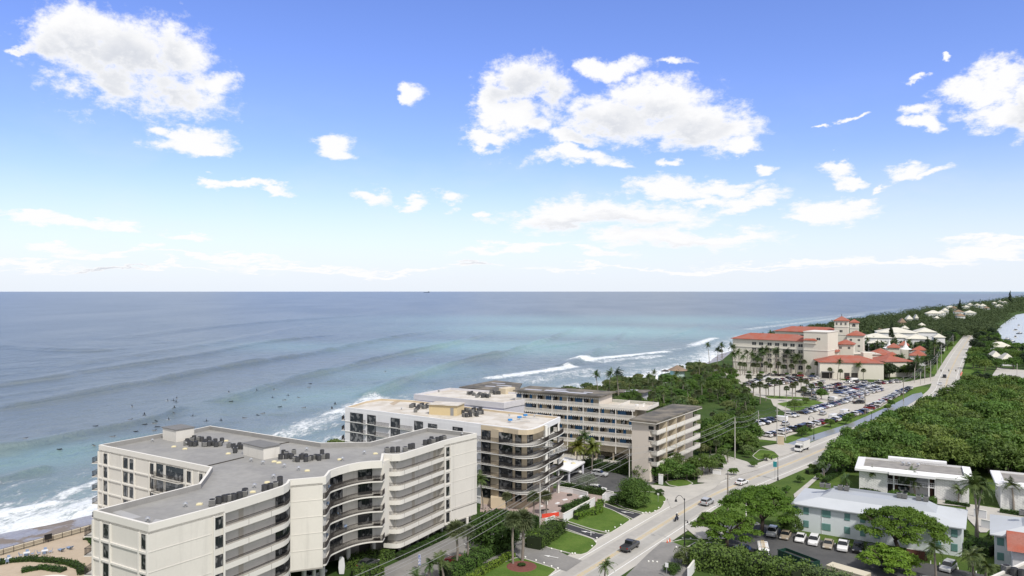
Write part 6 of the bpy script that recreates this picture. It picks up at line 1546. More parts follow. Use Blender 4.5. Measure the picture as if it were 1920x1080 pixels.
far_wood()
# ------------------------------------------------------------ vehicles
PAINT=M('car_paint',(.5,.5,.5),.32,.0,1,objcol=True,coat=.25,spec=.4); TYRE=M('tyre_rubber',(.018,.018,.018),.85,.1); CGL=glass('car_glass',(.012,.015,.018),.05,0)
RIM=M('wheel_rim',(.35,.35,.36),.35,.05,metal=.7); TLT=M('tail_light',(.30,.01,.01),.3,.0); HLT=M('head_light',(.7,.7,.68),.15,.0); BLKP=M('black_plastic',(.02,.02,.02),.6,.0)
def loft(mb,prof,ys,mi=0):
    """prof(y-scale)-> list of xz points; ys list of (y, inset)"""
    rings=[]
    for y,i in ys:
        cx=sum(p[0] for p in prof)/len(prof); cz=min(p[1] for p in prof)
        rings.append([(cx+(x-cx)*(1-i*.35),y,cz+(z-cz)*(1-i*.5) if z>cz+.3 else z) for x,z in prof])
    n=len(prof); k=len(mb.v)
    for r in rings: mb.v.extend(r)
    for j in range(len(rings)-1):
        for i in range(n):
            a=k+j*n+i;b=k+j*n+(i+1)%n; mb.f.append((a,a+n,b+n,b)); mb.m.append(mi)
    mb.f.append(tuple(k+i for i in range(n))); mb.m.append(mi); kk=k+(len(rings)-1)*n; mb.f.append(tuple(kk+i for i in reversed(range(n)))); mb.m.append(mi)
CT={'sedan':dict(L=4.7,W=1.8,body=[(-2.35,.35),(2.35,.35),(2.33,.62),(1.9,.78),(.95,.92),(-1.6,.98),(-2.3,.92)],cab=[(.95,.9),(-1.75,.95),(-1.25,1.36),(-.1,1.46),(.25,1.40)],roof=[(.22,1.37),(-1.2,1.34),(-1.15,1.40),(-.1,1.49),(.2,1.43)]),
 'suv':dict(L=4.7,W=1.88,body=[(-2.3,.4),(2.35,.4),(2.35,.75),(2.1,1.0),(1.1,1.10),(-2.2,1.14),(-2.33,.95)],cab=[(1.05,1.08),(-2.2,1.12),(-1.95,1.62),(-.2,1.72),(.35,1.66)],roof=[(.3,1.64),(-1.95,1.58),(-1.9,1.68),(-.2,1.77),(.28,1.70)]),
 'pickup':dict(L=5.6,W=1.95,body=[(-2.75,.5),(2.8,.5),(2.8,.9),(2.6,1.12),(1.5,1.2),(-.55,1.22),(-.6,1.2),(-2.78,1.2)],cab=[(1.4,1.18),(-.6,1.2),(-.5,1.78),(.2,1.86),(.75,1.8)],roof=[(.72,1.78),(-.5,1.74),(-.48,1.84),(.2,1.91),(.68,1.85)]),
 'van':dict(L=5.4,W=2.0,body=[(-2.7,.4),(2.7,.4),(2.7,.9),(2.35,1.2),(1.75,1.95),(1.5,2.2),(-2.6,2.25),(-2.7,2.1)],cab=[(2.25,1.24),(.9,1.24),(.9,1.85),(1.78,1.9)],roof=None)}
def car_parts(kind):
    d=CT[kind]; W_=d['W']; b=MB(); loft(b,d['body'],[(-W_/2,.25),(-W_/2+.06,.08),(-W_/2+.2,0),(W_/2-.2,0),(W_/2-.06,.08),(W_/2,.25)])
    if d['roof']: loft(b,d['roof'],[(-W_/2+.2,.1),(-W_/2+.26,0),(W_/2-.26,0),(W_/2-.2,.1)])
    L=d['L']
    if kind!='van':
        c=d['cab']; 
        for sg in (-1,1):
            for (xb,zb),(xt,zt) in ((c[0],c[4]),(c[1],c[2]),((c[0][0]-1.25,c[0][1]),(c[0][0]-1.35,c[3][1]-.06))): b.tube((xb-.04,sg*(W_/2-.1),zb-.05),(xt-.03,sg*(W_/2-.24),zt),.045,n=4)
    g=MB(); c=d['cab']
    if kind=='van':
        loft(g,[(x,z) for x,z in c],[(-W_/2-.012,.0),(W_/2+.012,.0)]); g.face([(2.37,-.85,1.24),(2.37,.85,1.24),(1.8,.75,1.92),(1.8,-.75,1.92)])
    else: loft(g,c,[(-W_/2+.1,.06),(-W_/2+.16,0),(W_/2-.16,0),(W_/2-.1,.06)])
    wh=[]
    for x in (-L*.3,L*.31):
        for sg in (-1,1):
            w=MB(); y=sg*(W_/2-.10); r=.34 if kind=='sedan' else .39; w.tube((x,y-.11,r),(x,y+.11,r),r,n=14,mi=0); w.tube((x,y+sg*.112-.01,r),(x,y+sg*.112+.01,r),r*.6,n=10,mi=1); wh.append(w)
    hl=[];tl=[]
    zf=.62 if kind=='sedan' else .85
    for sg in (-1,1):
        h_=MB(); h_.box(L/2-.12,L/2-.005,sg*W_*.36-.2,sg*W_*.36+.2,zf-.08,zf+.07); hl.append(h_)
        t_=MB(); t_.box(-L/2+.0,-L/2+.1,sg*W_*.38-.14,sg*W_*.38+.14,zf+.02,zf+.22); tl.append(t_)
    bp=MB(); bp.box(L/2-.1,L/2+.03,-W_*.42,W_*.42,.3,.45); bp.box(-L/2-.03,-L/2+.1,-W_*.42,W_*.42,.3,.45); 
    bed=None
    if kind=='pickup': bed=MB(); bed.box(-2.68,-.68,-.82,.82,1.0,1.235)
    if kind=='van': pass
    return b,g,wh,hl,tl,bp,bed
CARP={}
for k in CT:
    b,g,wh,hl,tl,bp,bed=car_parts(k)
    one=MB()
    for src,mi in [(b,0),(g,1)]+[(w,None) for w in wh]+[(x,4) for x in hl]+[(x,5) for x in tl]+[(bp,2)]+([(bed,2)] if bed else []):
        n=len(one.v); one.v+=src.v; one.f+=[tuple(i+n for i in f) for f in src.f]; one.m+=[(mi if mi is not None else (2 if m==0 else 3)) for m in src.m]
    CARP[k]=dict(one=mesh_of(one,'car_'+k,[PAINT,CGL,TYRE,RIM,HLT,TLT]),body=mesh_of(b,'body',[PAINT]),glass=mesh_of(g,'windows',[CGL]),wh=[mesh_of(w,'wheel',[TYRE,RIM]) for w in wh],hl=[mesh_of(x,'headlight',[HLT]) for x in hl],tl=[mesh_of(x,'taillight',[TLT]) for x in tl],bp=mesh_of(bp,'bumpers',[BLKP]),bed=mesh_of(bed,'load_bed',[BLKP]) if bed else None)
COL={'white':(.72,.72,.72),'silver':(.42,.43,.44),'grey':(.16,.165,.17),'dark grey':(.06,.062,.066),'black':(.014,.014,.016),'red':(.20,.012,.016),'dark red':(.10,.01,.015),'blue':(.03,.07,.20),'navy':(.015,.022,.05),'tan':(.33,.28,.21),'green':(.04,.07,.05)}
def near_car(kind,loc,head,color,label,cat='car',name='parked_car',sc=1.0,group=None):
    d=CARP[kind]; r=thing(name,label,cat,loc,0,group); r.rotation_euler=(0,0,head); r.scale=(sc,)*3
    items=[('body',d['body']),('windows',d['glass'])]+[('wheel',m) for m in d['wh']]+[('headlight',m) for m in d['hl']]+[('taillight',m) for m in d['tl']]+[('bumpers',d['bp'])]+([('load_bed',d['bed'])] if d['bed'] else [])
    for nm,me in items:
        o=bpy.data.objects.new(nm,me); C.objects.link(o); o.parent=r
        if nm=='body': o.color=COL[color]+(1,)
    return r
def far_car(kind,loc,head,color,label,group):
    o=bpy.data.objects.new({'van':'parked_van','pickup':'parked_pickup'}.get(kind,'parked_car'),CARP[kind]['one']); C.objects.link(o); o.location=loc; o.rotation_euler=(0,0,head); o.color=COL[color]+(1,)
    tag(o,label,{'van':'van','pickup':'pickup truck'}.get(kind,'car'),group); return o
random.seed(77)
def pick(): return random.choice(['white']*10+['silver']*6+['grey']*3+['dark grey']*2+['black']*5+['red','blue','tan','dark red'])
def row(p0,p1,rowname,pitch=2.75,gap=.06,flip=False,turn=0.0):
    a,b=P(*p0).xy,P(*p1).xy; d=b-a; L=d.length; u=d/L; n=int(L/pitch); hd=math.atan2(u.y,u.x)+(-1 if flip else 1)*R(90)+turn; k=0
    for i in range(n):
        if random.random()<gap: continue
        p=a+u*(i+.5)*pitch; kind=random.choice(['sedan']*4+['suv']*5+['pickup']*1); c=pick()
        far_car(kind,(p.x+random.uniform(-.2,.2),p.y+random.uniform(-.25,.25),.03),hd+random.uniform(-.04,.04),c,f"{c} {'pickup' if kind=='pickup' else kind if kind=='sedan' else 'SUV'}, {ordw(k)} in {rowname}",'cars in the hotel car park'); k+=1
row((1434,820),(1555,790),'the canal-side row, near stretch'); row((1556,792),(1622,772),'the canal-side row, middle stretch'); row((1628,768),(1704,729),'the canal-side row, far stretch',gap=.04)
row((1407,801),(1452,789),'the row by the thicket',flip=True); row((1480,783),(1592,752),'the long row beside the car park island',flip=True)
row((1576,745),(1650,727),'the far double row, near side'); row((1570,739),(1640,722),'the far double row, far side',flip=True)
row((1500,737),(1574,722),'the row behind the cabbage palms',gap=.1); row((1516,726),(1543,717),'the short row in front of the hotel drive')
row((1400,724),(1436,708),'the row under the thicket by the hotel',flip=True); row((1430,726),(1496,716),'the near row left of the palms'); row((1436,717),(1490,710),'the far row left of the palms')
row((1438,705),(1560,708),'the row along the hotel front',pitch=3.4,gap=.2,turn=R(60)); row((1642,721),(1690,716),'the row beside the exit to the road',pitch=3.0,gap=.15); row((1580,720),(1625,716),'the row before the grove',gap=.25)
row((1583,752),(1652,731),'the extra near row of the far double block',gap=.1); row((1560,734),(1632,719),'the row behind the far double block',gap=.1); row((1511,743),(1566,730),'the row beside the palm strip',gap=.12); row((1444,722),(1500,711),'the middle row left of the palms',gap=.1); row((1500,716),(1540,709),'the short row by the drive-in palms',gap=.1)
RD=math.atan2(.81,.60)
def hdg(y): return math.atan2(1,(cenx(y+3)-cenx(y-3))/6)
for (x,y,k,c,lab,hd) in [(1464,790,'van','white','long white van at the near left of the car park',2.4),(1473,798,'suv','silver','silver car turning in the near aisle of the car park',.9),(1504,806,'van','black','black van standing out in the canal-side row',.9),(1563,786,'van','white','long white van among the canal-side cars',.7),(1584,777,'van','white','second long white van among the canal-side cars',.7),(1543,778,'suv','silver','silver SUV driving in the middle aisle',.9),(1561,752,'van','white','white van beside the dark round tree',1.8),(1527,750,'pickup','silver','silver pickup between the island and the dark round tree',2.0),(1610,757,'pickup','black','black pickup crossing the wide aisle',.2),(1617,751,'suv','silver','silver SUV just behind the black pickup',.9),(1593,712,'suv','red','bright red car by the garage mouths',0.1),(1603,716,'van','white','white van by the garage mouths',.1),(1649,718,'pickup','white','white pickup at the far edge of the car park by the grove',.2)]:
    p=P(x,y); far_car(k,(p.x,p.y,.04),hd,c,lab,None) if False else near_car(k,(p.x,p.y,.04),hd,c,lab,{'van':'van','pickup':'pickup truck'}.get(k,'car'),{'van':'parked_van','pickup':'parked_pickup'}.get(k,'parked_car'))
def road_car(px,py,kind,c,lab,away=True,name='moving_car',cat='car',sc=1.0):
    p=P(px,py); h_=hdg(p.y)+(0 if away else math.pi); near_car(kind,(p.x,p.y,.065),h_,c,lab,cat,name,sc)
road_car(1181,1030,'pickup','dark grey','dark pickup truck driving on the road, nearest the camera',cat='pickup truck',name='moving_pickup')
road_car(1326,946,'suv','silver','silver SUV on the road just beyond the motorcycle')
road_car(1391,908,'sedan','white','white car on the road half hidden by the flat-topped tree')
road_car(1755,745,'sedan','silver','silver car on the road at the bend, nearer of two'); road_car(1764,735,'suv','silver','silver SUV on the road at the bend, farther of two'); road_car(1763,722,'sedan','white','white car at the traffic lights',False); road_car(1771,708,'pickup','black','black pickup approaching from beyond the traffic lights',False,cat='pickup truck',name='moving_pickup')
random.seed(3)
PH=UA-R(90)
for (x,y,k,c,lab) in [(1473,1009,'sedan','tan','tan saloon, left end of the townhouse row of cars'),(1501,1014,'sedan','white','white saloon second in the townhouse row'),(1526,1020,'suv','white','white crossover with black roof in the townhouse row'),(1553,1026,'sedan','tan','beige saloon beside the white crossover'),(1581,1030,'pickup','white','white pickup in the townhouse row'),(1609,1034,'suv','black','black SUV next to the white pickup'),(1634,1040,'suv','dark grey','dark grey SUV partly under the wide tree'),(1662,1046,'sedan','black','black car in the shade of the wide tree'),(1694,1052,'sedan','grey','grey car right of the wide tree trunk')]:
    p=P(x,y); near_car(k,(p.x,p.y,.04),PH+random.uniform(-.03,.03),c,lab,'pickup truck' if k=='pickup' else 'car','parked_pickup' if k=='pickup' else 'parked_car',group='cars parked along the townhouse')
for (x,y,k,c,lab,hd) in [(1448,1004,'suv','silver','car under a pale fabric cover at the left end of the lot',PH),(1399,1037,'sedan','black','black car beside the white work van',PH+1.5),(1660,1062,'suv','dark grey','dark SUV under the lime green tree',PH),(1778,1070,'suv','silver','silver SUV by the white bay lines near the bottom right',PH-.3),(1742,1100,'sedan','silver','silver car at the bottom edge among palms',PH+.3),(1120,922,'suv','white','white SUV at the front of the dark parking lot',UA+.1),(1124,893,'suv','silver','silver SUV in the dark parking lot',UA),(1109,861,'sedan','black','black car under the motel, left one',PH+.2),(1127,863,'sedan','dark grey','dark car under the motel, right one',PH+.2),(1078,887,'sedan','white','white car in the white carport',UA),
  (856,1056,'sedan','red','dark red car parked under the cream block palms',UA+R(180)),(903,1036,'sedan','black','black sports car between palm trunk and hedge',UA+R(185)),(590,1082,'sedan','silver','silver car in the garage under the cream block',R(60)),(690,1062,'sedan','dark grey','dark car in the covered garage behind the planting',R(60)),(690,-1,'x','','',0)]:
    if k=='x': continue
    p=P(x,y); near_car(k,(p.x,p.y,.06),hd,c,lab)
# white work van with a ladder
p=P(1431,1046); r=near_car('van',(p.x,p.y,.05),PH+.25,'white','white work van with a ladder on its roof rack','van','work_van',1.05)
l=MB(); 
for y in (-.25,.25): l.tube((-2.3,y,2.5),(2.0,y,2.5),.04,n=4)
for i in range(12): l.tube((-2.2+i*.37,-.25,2.5),(-2.2+i*.37,.25,2.5),.03,n=4)
for x in (-1.8,1.0): l.tube((x,-.8,2.3),(x,.8,2.3),.03,n=4); l.tube((x,-.8,2.2),(x,-.8,2.35),.03,n=4); l.tube((x,.8,2.2),(x,.8,2.35),.03,n=4); l.tube((x,0,2.3),(x,0,2.5),.03,n=4)
t_=thing('ladder','aluminium ladder lying on the roof of the white work van','ladder',(p.x,p.y,.05)); t_.rotation_euler=r.rotation_euler; t_.scale=r.scale; o=l.build('rails',M('ladder_wood',(.5,.38,.2),.6,.1)); o.parent=t_
# box truck on the road
p=P(1510,845); hd=hdg(p.y)+math.pi; t_=thing('box_truck','white box truck driving towards the camera on the road','truck',(p.x-1.2,p.y,.065)); t_.rotation_euler=(0,0,hd)
def sub(mb,nm,mats,root=t_): o=mb.build(nm,mats); o.parent=root; return o
b=MB(); b.box(-4.1,1.5,-1.2,1.2,.85,3.35); sub(b,'cargo_box',M('truck_white',(.70,.70,.69),.5,.06,.5)); b=MB(); b.box(-4.15,1.55,-1.25,1.25,3.35,3.42); sub(b,'box_top',METAL)
b=MB(); b.hexa([(1.7,-1.1,.5),(3.6,-1.1,.5),(3.6,1.1,.5),(1.7,1.1,.5)],[(1.7,-1.0,2.5),(3.1,-1.0,2.5),(3.1,1.0,2.5),(1.7,1.0,2.5)]); sub(b,'cab',MATS['truck_white']); 
b=MB(); b.face([(3.43,-.95,1.35),(3.43,.95,1.35),(3.16,.88,2.25),(3.16,-.88,2.25)]); b.face([(2.0,-1.075,1.45),(3.1,-1.07,1.45),(2.95,-1.03,2.2),(2.0,-1.03,2.2)]); b.face([(2.0,1.075,1.45),(3.1,1.07,1.45),(2.95,1.03,2.2),(2.0,1.03,2.2)]); sub(b,'windscreen',CGL)
b=MB(); b.box(-4,3.2,-.5,.5,.45,.8); sub(b,'chassis',BLKP)
for x in (-2.6,2.5):
    for s_ in (-1,1): b=MB(); b.tube((x,s_*1.0-.14,.45),(x,s_*1.0+.14,.45),.45,n=14,mi=0); b.tube((x,s_*1.15,.45),(x,s_*1.16,.45),.24,n=10,mi=1); sub(b,'wheel',[TYRE,RIM])
for s_ in (-1,1): b=MB(); b.box(3.5,3.62,s_*.8-.18,s_*.8+.18,.75,.95); sub(b,'headlight',HLT)
# green roll-off dumpster and cream container
A_=P(1458,1049,0).xy; B_=P(1522,1074,0).xy; w=Wall(A_,B_); t_=thing('dumpster','long dark green rubbish container open at the top','dumpster',(A_.x,A_.y,0)); GD=M('dumpster_green',(.012,.045,.032),.5,.2,1)
mb=MB(); H1=1.9
mb.wb(w,0,w.L,.25,.4,-2.3,0); mb.wb(w,0,w.L,.4,H1,-.1,0); mb.wb(w,0,w.L,.4,H1,-2.3,-2.2); mb.wb(w,0,.1,.4,H1,-2.2,-.1); mb.wb(w,w.L-.1,w.L,.4,H1,-2.2,-.1); mb.build('body',GD,t_)
mb=MB(); s=.3
while s<w.L: mb.wb(w,s,s+.12,.3,H1,.002,.1); s+=.75
mb.wb(w,-.05,w.L+.05,H1,H1+.1,-.12,.08); mb.build('ribs',GD,t_); mb=MB(); mb.wb(w,.12,w.L-.12,.41,1.35,-2.18,-.12); mb.build('rubbish',M('rubbish',(.05,.05,.05),.95,.5,2),t_)
A_=P(1549,1086,0).xy; B_=P(1621,1108,0).xy; w=Wall(A_,B_); t_=thing('shipping_container','cream shipping container with ribbed sides in the car park','container',(A_.x,A_.y,0)); CC=M('container_cream',(.55,.50,.38),.6,.1,.8)
mb=MB(); mb.wb(w,0,w.L,.1,2.6,-2.4,0); mb.build('body',CC,t_); mb=MB(); s=.15
while s<w.L-.2: mb.wb(w,s,s+.14,.25,2.45,.002,.04); s+=.3
mb.wb(w,0,w.L,2.45,2.6,.002,.06); mb.wb(w,0,w.L,.1,.25,.002,.06); mb.build('side_ribs',CC,t_)
mb=MB(); mb.wb(w,w.L,w.L+.06,.2,2.5,-1.15,-.05); mb.wb(w,w.L,w.L+.06,.2,2.5,-2.35,-1.2); mb.build('doors',M('container_door',(.42,.38,.28),.6,.1),t_)
# boats on the waterway
BH=M('boat_hull',(.62,.62,.62),.35,.05); BD=M('boat_dark',(.05,.07,.10),.4,.1)
def boat(px,Y,L,dark,lab):
    p=PD(px,Y,SEA); t_=thing('motor_boat',lab,'boat',(p.x,p.y,SEA),group='boats moored on the inland waterway'); t_.rotation_euler=(0,0,R(35)+random.uniform(-.5,.5))
    mb=MB(); w=L*.16; mb.hexa([(-L/2,-w*.8,-.2),(L*.25,-w*.8,-.2),(L*.42,0,-.2),(L*.25,w*.8,-.2),(-L/2,w*.8,-.2)],[(-L/2,-w,1.1),(L*.28,-w,1.25),(L*.5,0,1.5),(L*.28,w,1.25),(-L/2,w,1.1)]); o=mb.build('hull',BD if dark else BH); o.parent=t_
    mb=MB(); mb.hexa([(-L*.25,-w*.7,1.1),(L*.15,-w*.7,1.1),(L*.15,w*.7,1.1),(-L*.25,w*.7,1.1)],[(-L*.22,-w*.6,2.4),(L*.08,-w*.6,2.4),(L*.08,w*.6,2.4),(-L*.22,w*.6,2.4)]); o=mb.build('cabin',BH if dark else CGL); o.parent=t_
    mb=MB(); mb.tube((-L*.1,0,2.4),(-L*.1,0,4.5),.06,n=4); mb.box(-L*.22,L*.1,-w*.65,w*.65,2.4,2.5); o=mb.build('hardtop',BD if dark else BH); o.parent=t_
for i,(px,Y,L,dk) in enumerate([(1886,760,13,1),(1895,775,12,0),(1889,860,12,1),(1904,900,10,0),(1912,980,12,1),(1905,1060,14,0),(1898,820,9,1),(1915,760,10,1),(1910,1200,12,0)]):
    boat(px,Y,L,dk,f"{'dark' if dk else 'white'} motor boat on the waterway, {ordw(i)} counted from the nearest mooring outwards")
p=PD(800,30000,SEA); t_=thing('cargo_ship','tiny dark cargo ship on the horizon','ship',tuple(p)); mb=MB(); mb.hexa([(p.x-110,p.y,SEA),(p.x+110,p.y,SEA),(p.x+110,p.y+30,SEA),(p.x-110,p.y+30,SEA)],[(p.x-125,p.y,16),(p.x+125,p.y,16),(p.x+125,p.y+30,16),(p.x-125,p.y+30,16)]); mb.build('hull',BD,t_)
mb=MB(); mb.box(p.x+60,p.x+95,p.y+4,p.y+26,16,45); mb.build('bridge',BD,t_)
# ------------------------------------------------------------ poles, wires, lamps, signs, furniture, people
CPOLE=M('concrete_pole',(.46,.44,.41),.9,.1,.5); WPOLE=M('wooden_pole',(.22,.19,.16),.95,.2,1); WIRE=M('wire_grey',(.30,.30,.30),.6,0); LAMPB=M('lamp_black',(.015,.016,.018),.4,.05)
poles=[]
def pole(x,y,Y=None,top=None,h=10.6,mat=CPOLE,lab='',arms=1,r=.19,world=None):
    p=Vector((world[0],world[1],0)) if world else P(x,y); 
    if top: h=ZP(top,p.y)
    t_=thing('utility_pole',lab,'utility pole',tuple(p)); mb=MB(); mb.tube((p.x,p.y,-.2),(p.x,p.y,h),r,r*.62,n=8); mb.build('post',mat,t_)
    u=Vector((.8,-.6,0)); pts=[]
    if arms:
        mb=MB(); mb.tube(p+u*-.5+Vector((0,0,h-1.6)),p+u*.5+Vector((0,0,h-1.6)),.06,n=5)
        for k,zz in ((-.5,h-1.6),(0,h-.1),(.5,h-1.6)): mb.tube(p+u*k+Vector((0,0,zz)),p+u*k+Vector((0,0,zz+.35)),.07,.05,n=6); pts.append(p+u*k+Vector((0,0,zz+.35)))
        pts.append(p+Vector((0,0,h-3.0))); mb.build('crossarm',METAL,t_)
    poles.append((p,pts)); return pts
def wires(a,b,sag,lab):
    for k,(p,q) in enumerate(zip(a,b)):
        mb=MB(); prev=p
        for i in range(1,13):
            f=i/12; c=p.lerp(q,f)+Vector((0,0,-sag*4*f*(1-f))); mb.tube(prev,c,.036,n=4,cap=False); prev=c
        o=mb.build('power_line',WIRE,org=p); tag(o,lab+', '+['seaward wire','topmost wire','roadside wire','lowest cable'][k],'cable','overhead lines along the road')
w0=pole(0,0,world=(-24,106),h=10.6,lab='concrete pole below the left part of the frame carrying the road wires')
w1=pole(1012.5,996.5,top=905,lab='leaning-looking concrete pole in the hedge by the pink plaza')
w2=pole(0,0,world=(30.7,195.4),h=10.6,lab='concrete pole behind the ball-shaped tree')
w3=pole(1378,862,top=783,lab='tall concrete pole at the end of the thicket by the motel drive')
w4=pole(1422,815,top=771,lab='concrete pole at the near left corner of the car park'); w5=pole(1457,831,top=762,lab='concrete pole on the grass tip before the car park, left of a pair')
w6=pole(1472.7,826,top=761,arms=0,lab='bare concrete pole beside the crossarm pole at the canal end'); w7=pole(1622,778,top=728,lab='pole on the canal bank in the middle of the car park',mat=WPOLE)
w8=pole(1694,752,top=708,lab='tall dark pole on the grass by the canal bend',mat=WPOLE,r=.22); w9=pole(1734,719,top=680,lab='pole at the far end of the canal, taller of a group'); w10=pole(1757,702,top=664,lab='pole beside the driveway beyond the traffic lights'); w11=pole(1765,682,top=646,lab='pole among the trees beyond the traffic lights')
w12=pole(1787,655,top=628,lab='farthest clear pole on the left verge of the road'); pole(1745,715,top=677,arms=0,lab='bare pole right of the taller pole at the canal end'); pole(1715,718,top=690,arms=0,lab='short pale lamp standard at the canal end'); pole(1726,722,top=697,arms=0,lab='short bare post at the canal end')
pole(1364.6,958,top=886,mat=WPOLE,lab='wooden pole behind the largest flat-topped tree'); pole(1907,705,top=682,arms=0,lab='thin pole by the side street at the right edge'); pole(1311,838,top=822,arms=0,lab='short pale pole before the motel balconies') if False else None
wires(w0,w1,1.0,'wire span from the plaza pole towards the bottom left'); wires(w1,w2,.9,'wire span from the plaza pole to the pole behind the ball tree'); wires(w2,w3,1.6,'wire span across the motel front'); wires(w3,w4,1.0,'wire span over the dark trees by the car park corner'); wires(w4,w5,.5,'short wire span at the car park corner')
wires(w5,w7,3.0,'long wire span along the canal'); wires(w7,w8,2.0,'wire span over the canal bend'); wires(w8,w9,1.6,'wire span to the end of the canal'); wires(w9,w10,1.4,'wire span over the traffic lights'); wires(w10,w11,1.2,'wire span beyond the traffic lights'); wires(w11,w12,1.4,'farthest wire span')
def street_lamp(x,y,top,lab,arm=-1,extra=False):
    p=P(x,y); h=ZP(top,p.y); t_=thing('street_lamp',lab,'street lamp',tuple(p)); mb=MB(); mb.tube((p.x,p.y,0),(p.x,p.y,.9),.24,.16,n=10); mb.tube((p.x,p.y,.9),(p.x,p.y,h-.3),.10,.07,n=8); mb.tube((p.x,p.y,h-.3),(p.x,p.y,h+.1),.13,.02,n=8); mb.build('post',LAMPB,t_)
    mb=MB(); pts=[(p.x,p.y,h-.5)]+[(p.x+arm*(.35*i),p.y,h-.5+1.1*math.sin(i/5*2.6)) for i in range(1,6)]; mb.path(pts,.05,n=6); e=pts[-1]; mb.build('arm',LAMPB,t_)
    mb=MB(); mb.tube((e[0],e[1],e[2]-.75),(e[0],e[1],e[2]-.2),.30,.08,n=10); mb.tube((e[0],e[1],e[2]-.2),(e[0],e[1],e[2]+.05),.06,n=6); mb.build('lantern',LAMPB,t_)
    if extra:
        z=h*.52; mb=MB(); mb.path([(p.x,p.y,z),(p.x+.35,p.y,z+.25),(p.x+.6,p.y,z+.15)],.035,n=5); mb.tube((p.x+.6,p.y,z-.3),(p.x+.6,p.y,z+.15),.2,.05,n=8); mb.build('side_lantern',LAMPB,t_)
street_lamp(1283.6,1025,934,'black curved street lamp at the driveway mouth, nearest the camera',extra=True)
street_lamp(1458.5,901,857,'black street lamp on the verge by the teal sign'); street_lamp(1526,824,783,'black street lamp at the canal bank by the box truck'); street_lamp(1775,735,722,'black street lamp at the road bend',1); street_lamp(1634,792,772,'black street lamp in the middle of the canal bank')
def sign(x,y,w,h,z,m,lab,ang=UA,two=False,txt=None):
    p=P(x,y); t_=thing('road_sign',lab,'sign',tuple(p)); mb=MB(); mb.ob((p.x,p.y),ang,.04,.04,0,z+h); mb.build('post',METAL,t_); mb=MB(); mb.ob((p.x-.01,p.y-.07),ang,w/2,.02,z,z+h); mb.build('panel',m,t_)
sign(1453,900,1.0,1.5,3.6,M('teal_sign',(.03,.25,.28),.5,.05),'teal and white sign on the verge beside the black street lamp'); sign(1532,880,.5,.6,2.0,M('sign_grey',(.45,.45,.43),.5,.05),'small grey sign post on the lawn left of the footpath')
sign(1234,942,.5,.5,1.8,STW,'thin pale post on the corner lawn'); sign(1250,1084,.6,.8,2.0,STW,'white sign at the near driveway'); sign(1108,1006,.15,.9,.3,STW,'short white post at the dark driveway')
for (x,y,w,h,lab) in ((1239,908,1.1,2.6,'white gate pillar at the entrance of the dark parking lot'),(1344,890,2.2,1.3,'low white sign in the round bed by the motel'),(1464,834,2.0,3.0,'cream monument sign at the hotel entrance'),(1437,861,1.2,.8,'small white utility boxes on the oval lawn')):
    p=P(x,y); t_=thing('entrance_sign' if 'sign' in lab else 'gate_pillar' if 'pillar' in lab else 'utility_box',lab,'sign' if 'sign' in lab else 'pillar' if 'pillar' in lab else 'utility box',tuple(p)); mb=MB(); mb.ob(p,UA,w/2,.25,0,h); mb.build('block',STW if 'cream' not in lab else TAN,t_); mb=MB(); mb.ob(p,UA,w/2+.08,.33,h,h+.12); mb.build('cap',TRIM,t_)
# driveway arrows and bay lines are painted on the ground
def arrow(x,y,ang,L=3.2):
    p=P(x,y); u=Vector((math.cos(ang),math.sin(ang))); n=Vector((-u.y,u.x)); z=.165; f=lambda a,b: (p.x+u.x*a+n.x*b,p.y+u.y*a+n.y*b,z); mb=MB(); mb.face([f(-L/2,-.13),f(L*.1,-.13),f(L*.1,.13),f(-L/2,.13)]); mb.face([f(L*.1,-.42),f(L/2,0),f(L*.1,.42)]); struct(mb.build('road_arrow',WHITE))
arrow(1033,1045,R(152)+math.pi*0); arrow(1102,999,R(152)); arrow(1176,962,R(152)); arrow(1180,964,R(152)) if False else None
def lines(pts,mat=WHITE,z=.1,w=.07):
    mb=MB()
    for a,b in pts:
        A,B=P(*a).xy,P(*b).xy; wl=Wall(A,B); q=[wl.at(0,-w),wl.at(wl.L,-w),wl.at(wl.L,w),wl.at(0,w)]
        mb=MB(); mb.face([(c[0],c[1],z) for c in ccw([tuple(c) for c in q])]); struct(mb.build('bay_line',mat))
def vl(x,y,L=5.2): p=P(x,y).xy; q=p-V*L; return ((x,y),(960+F*q.x/q.y,HY+F*H/q.y))
lines([vl(x,y) for x,y in ((1487,1003),(1513,1008),(1539,1013),(1566,1019),(1594,1025),(1622,1031),(1648,1036),(1677,1042),(1745,1052),(1762,1056),(1796,1064),(1830,1071))])
lines([((1090,884),(1100,899)),((1104,880),(1115,895)),((1143,880),(1155,893)),((1062,892),(1072,907)),((870,1020),(905,1036)),((930,1008),(960,1020)),((840,1040),(882,1062)),((1050,905),(1135,926)),((1160,893),(1185,899))])
lines([((1328,1013),(1422,1000))],z=.11)
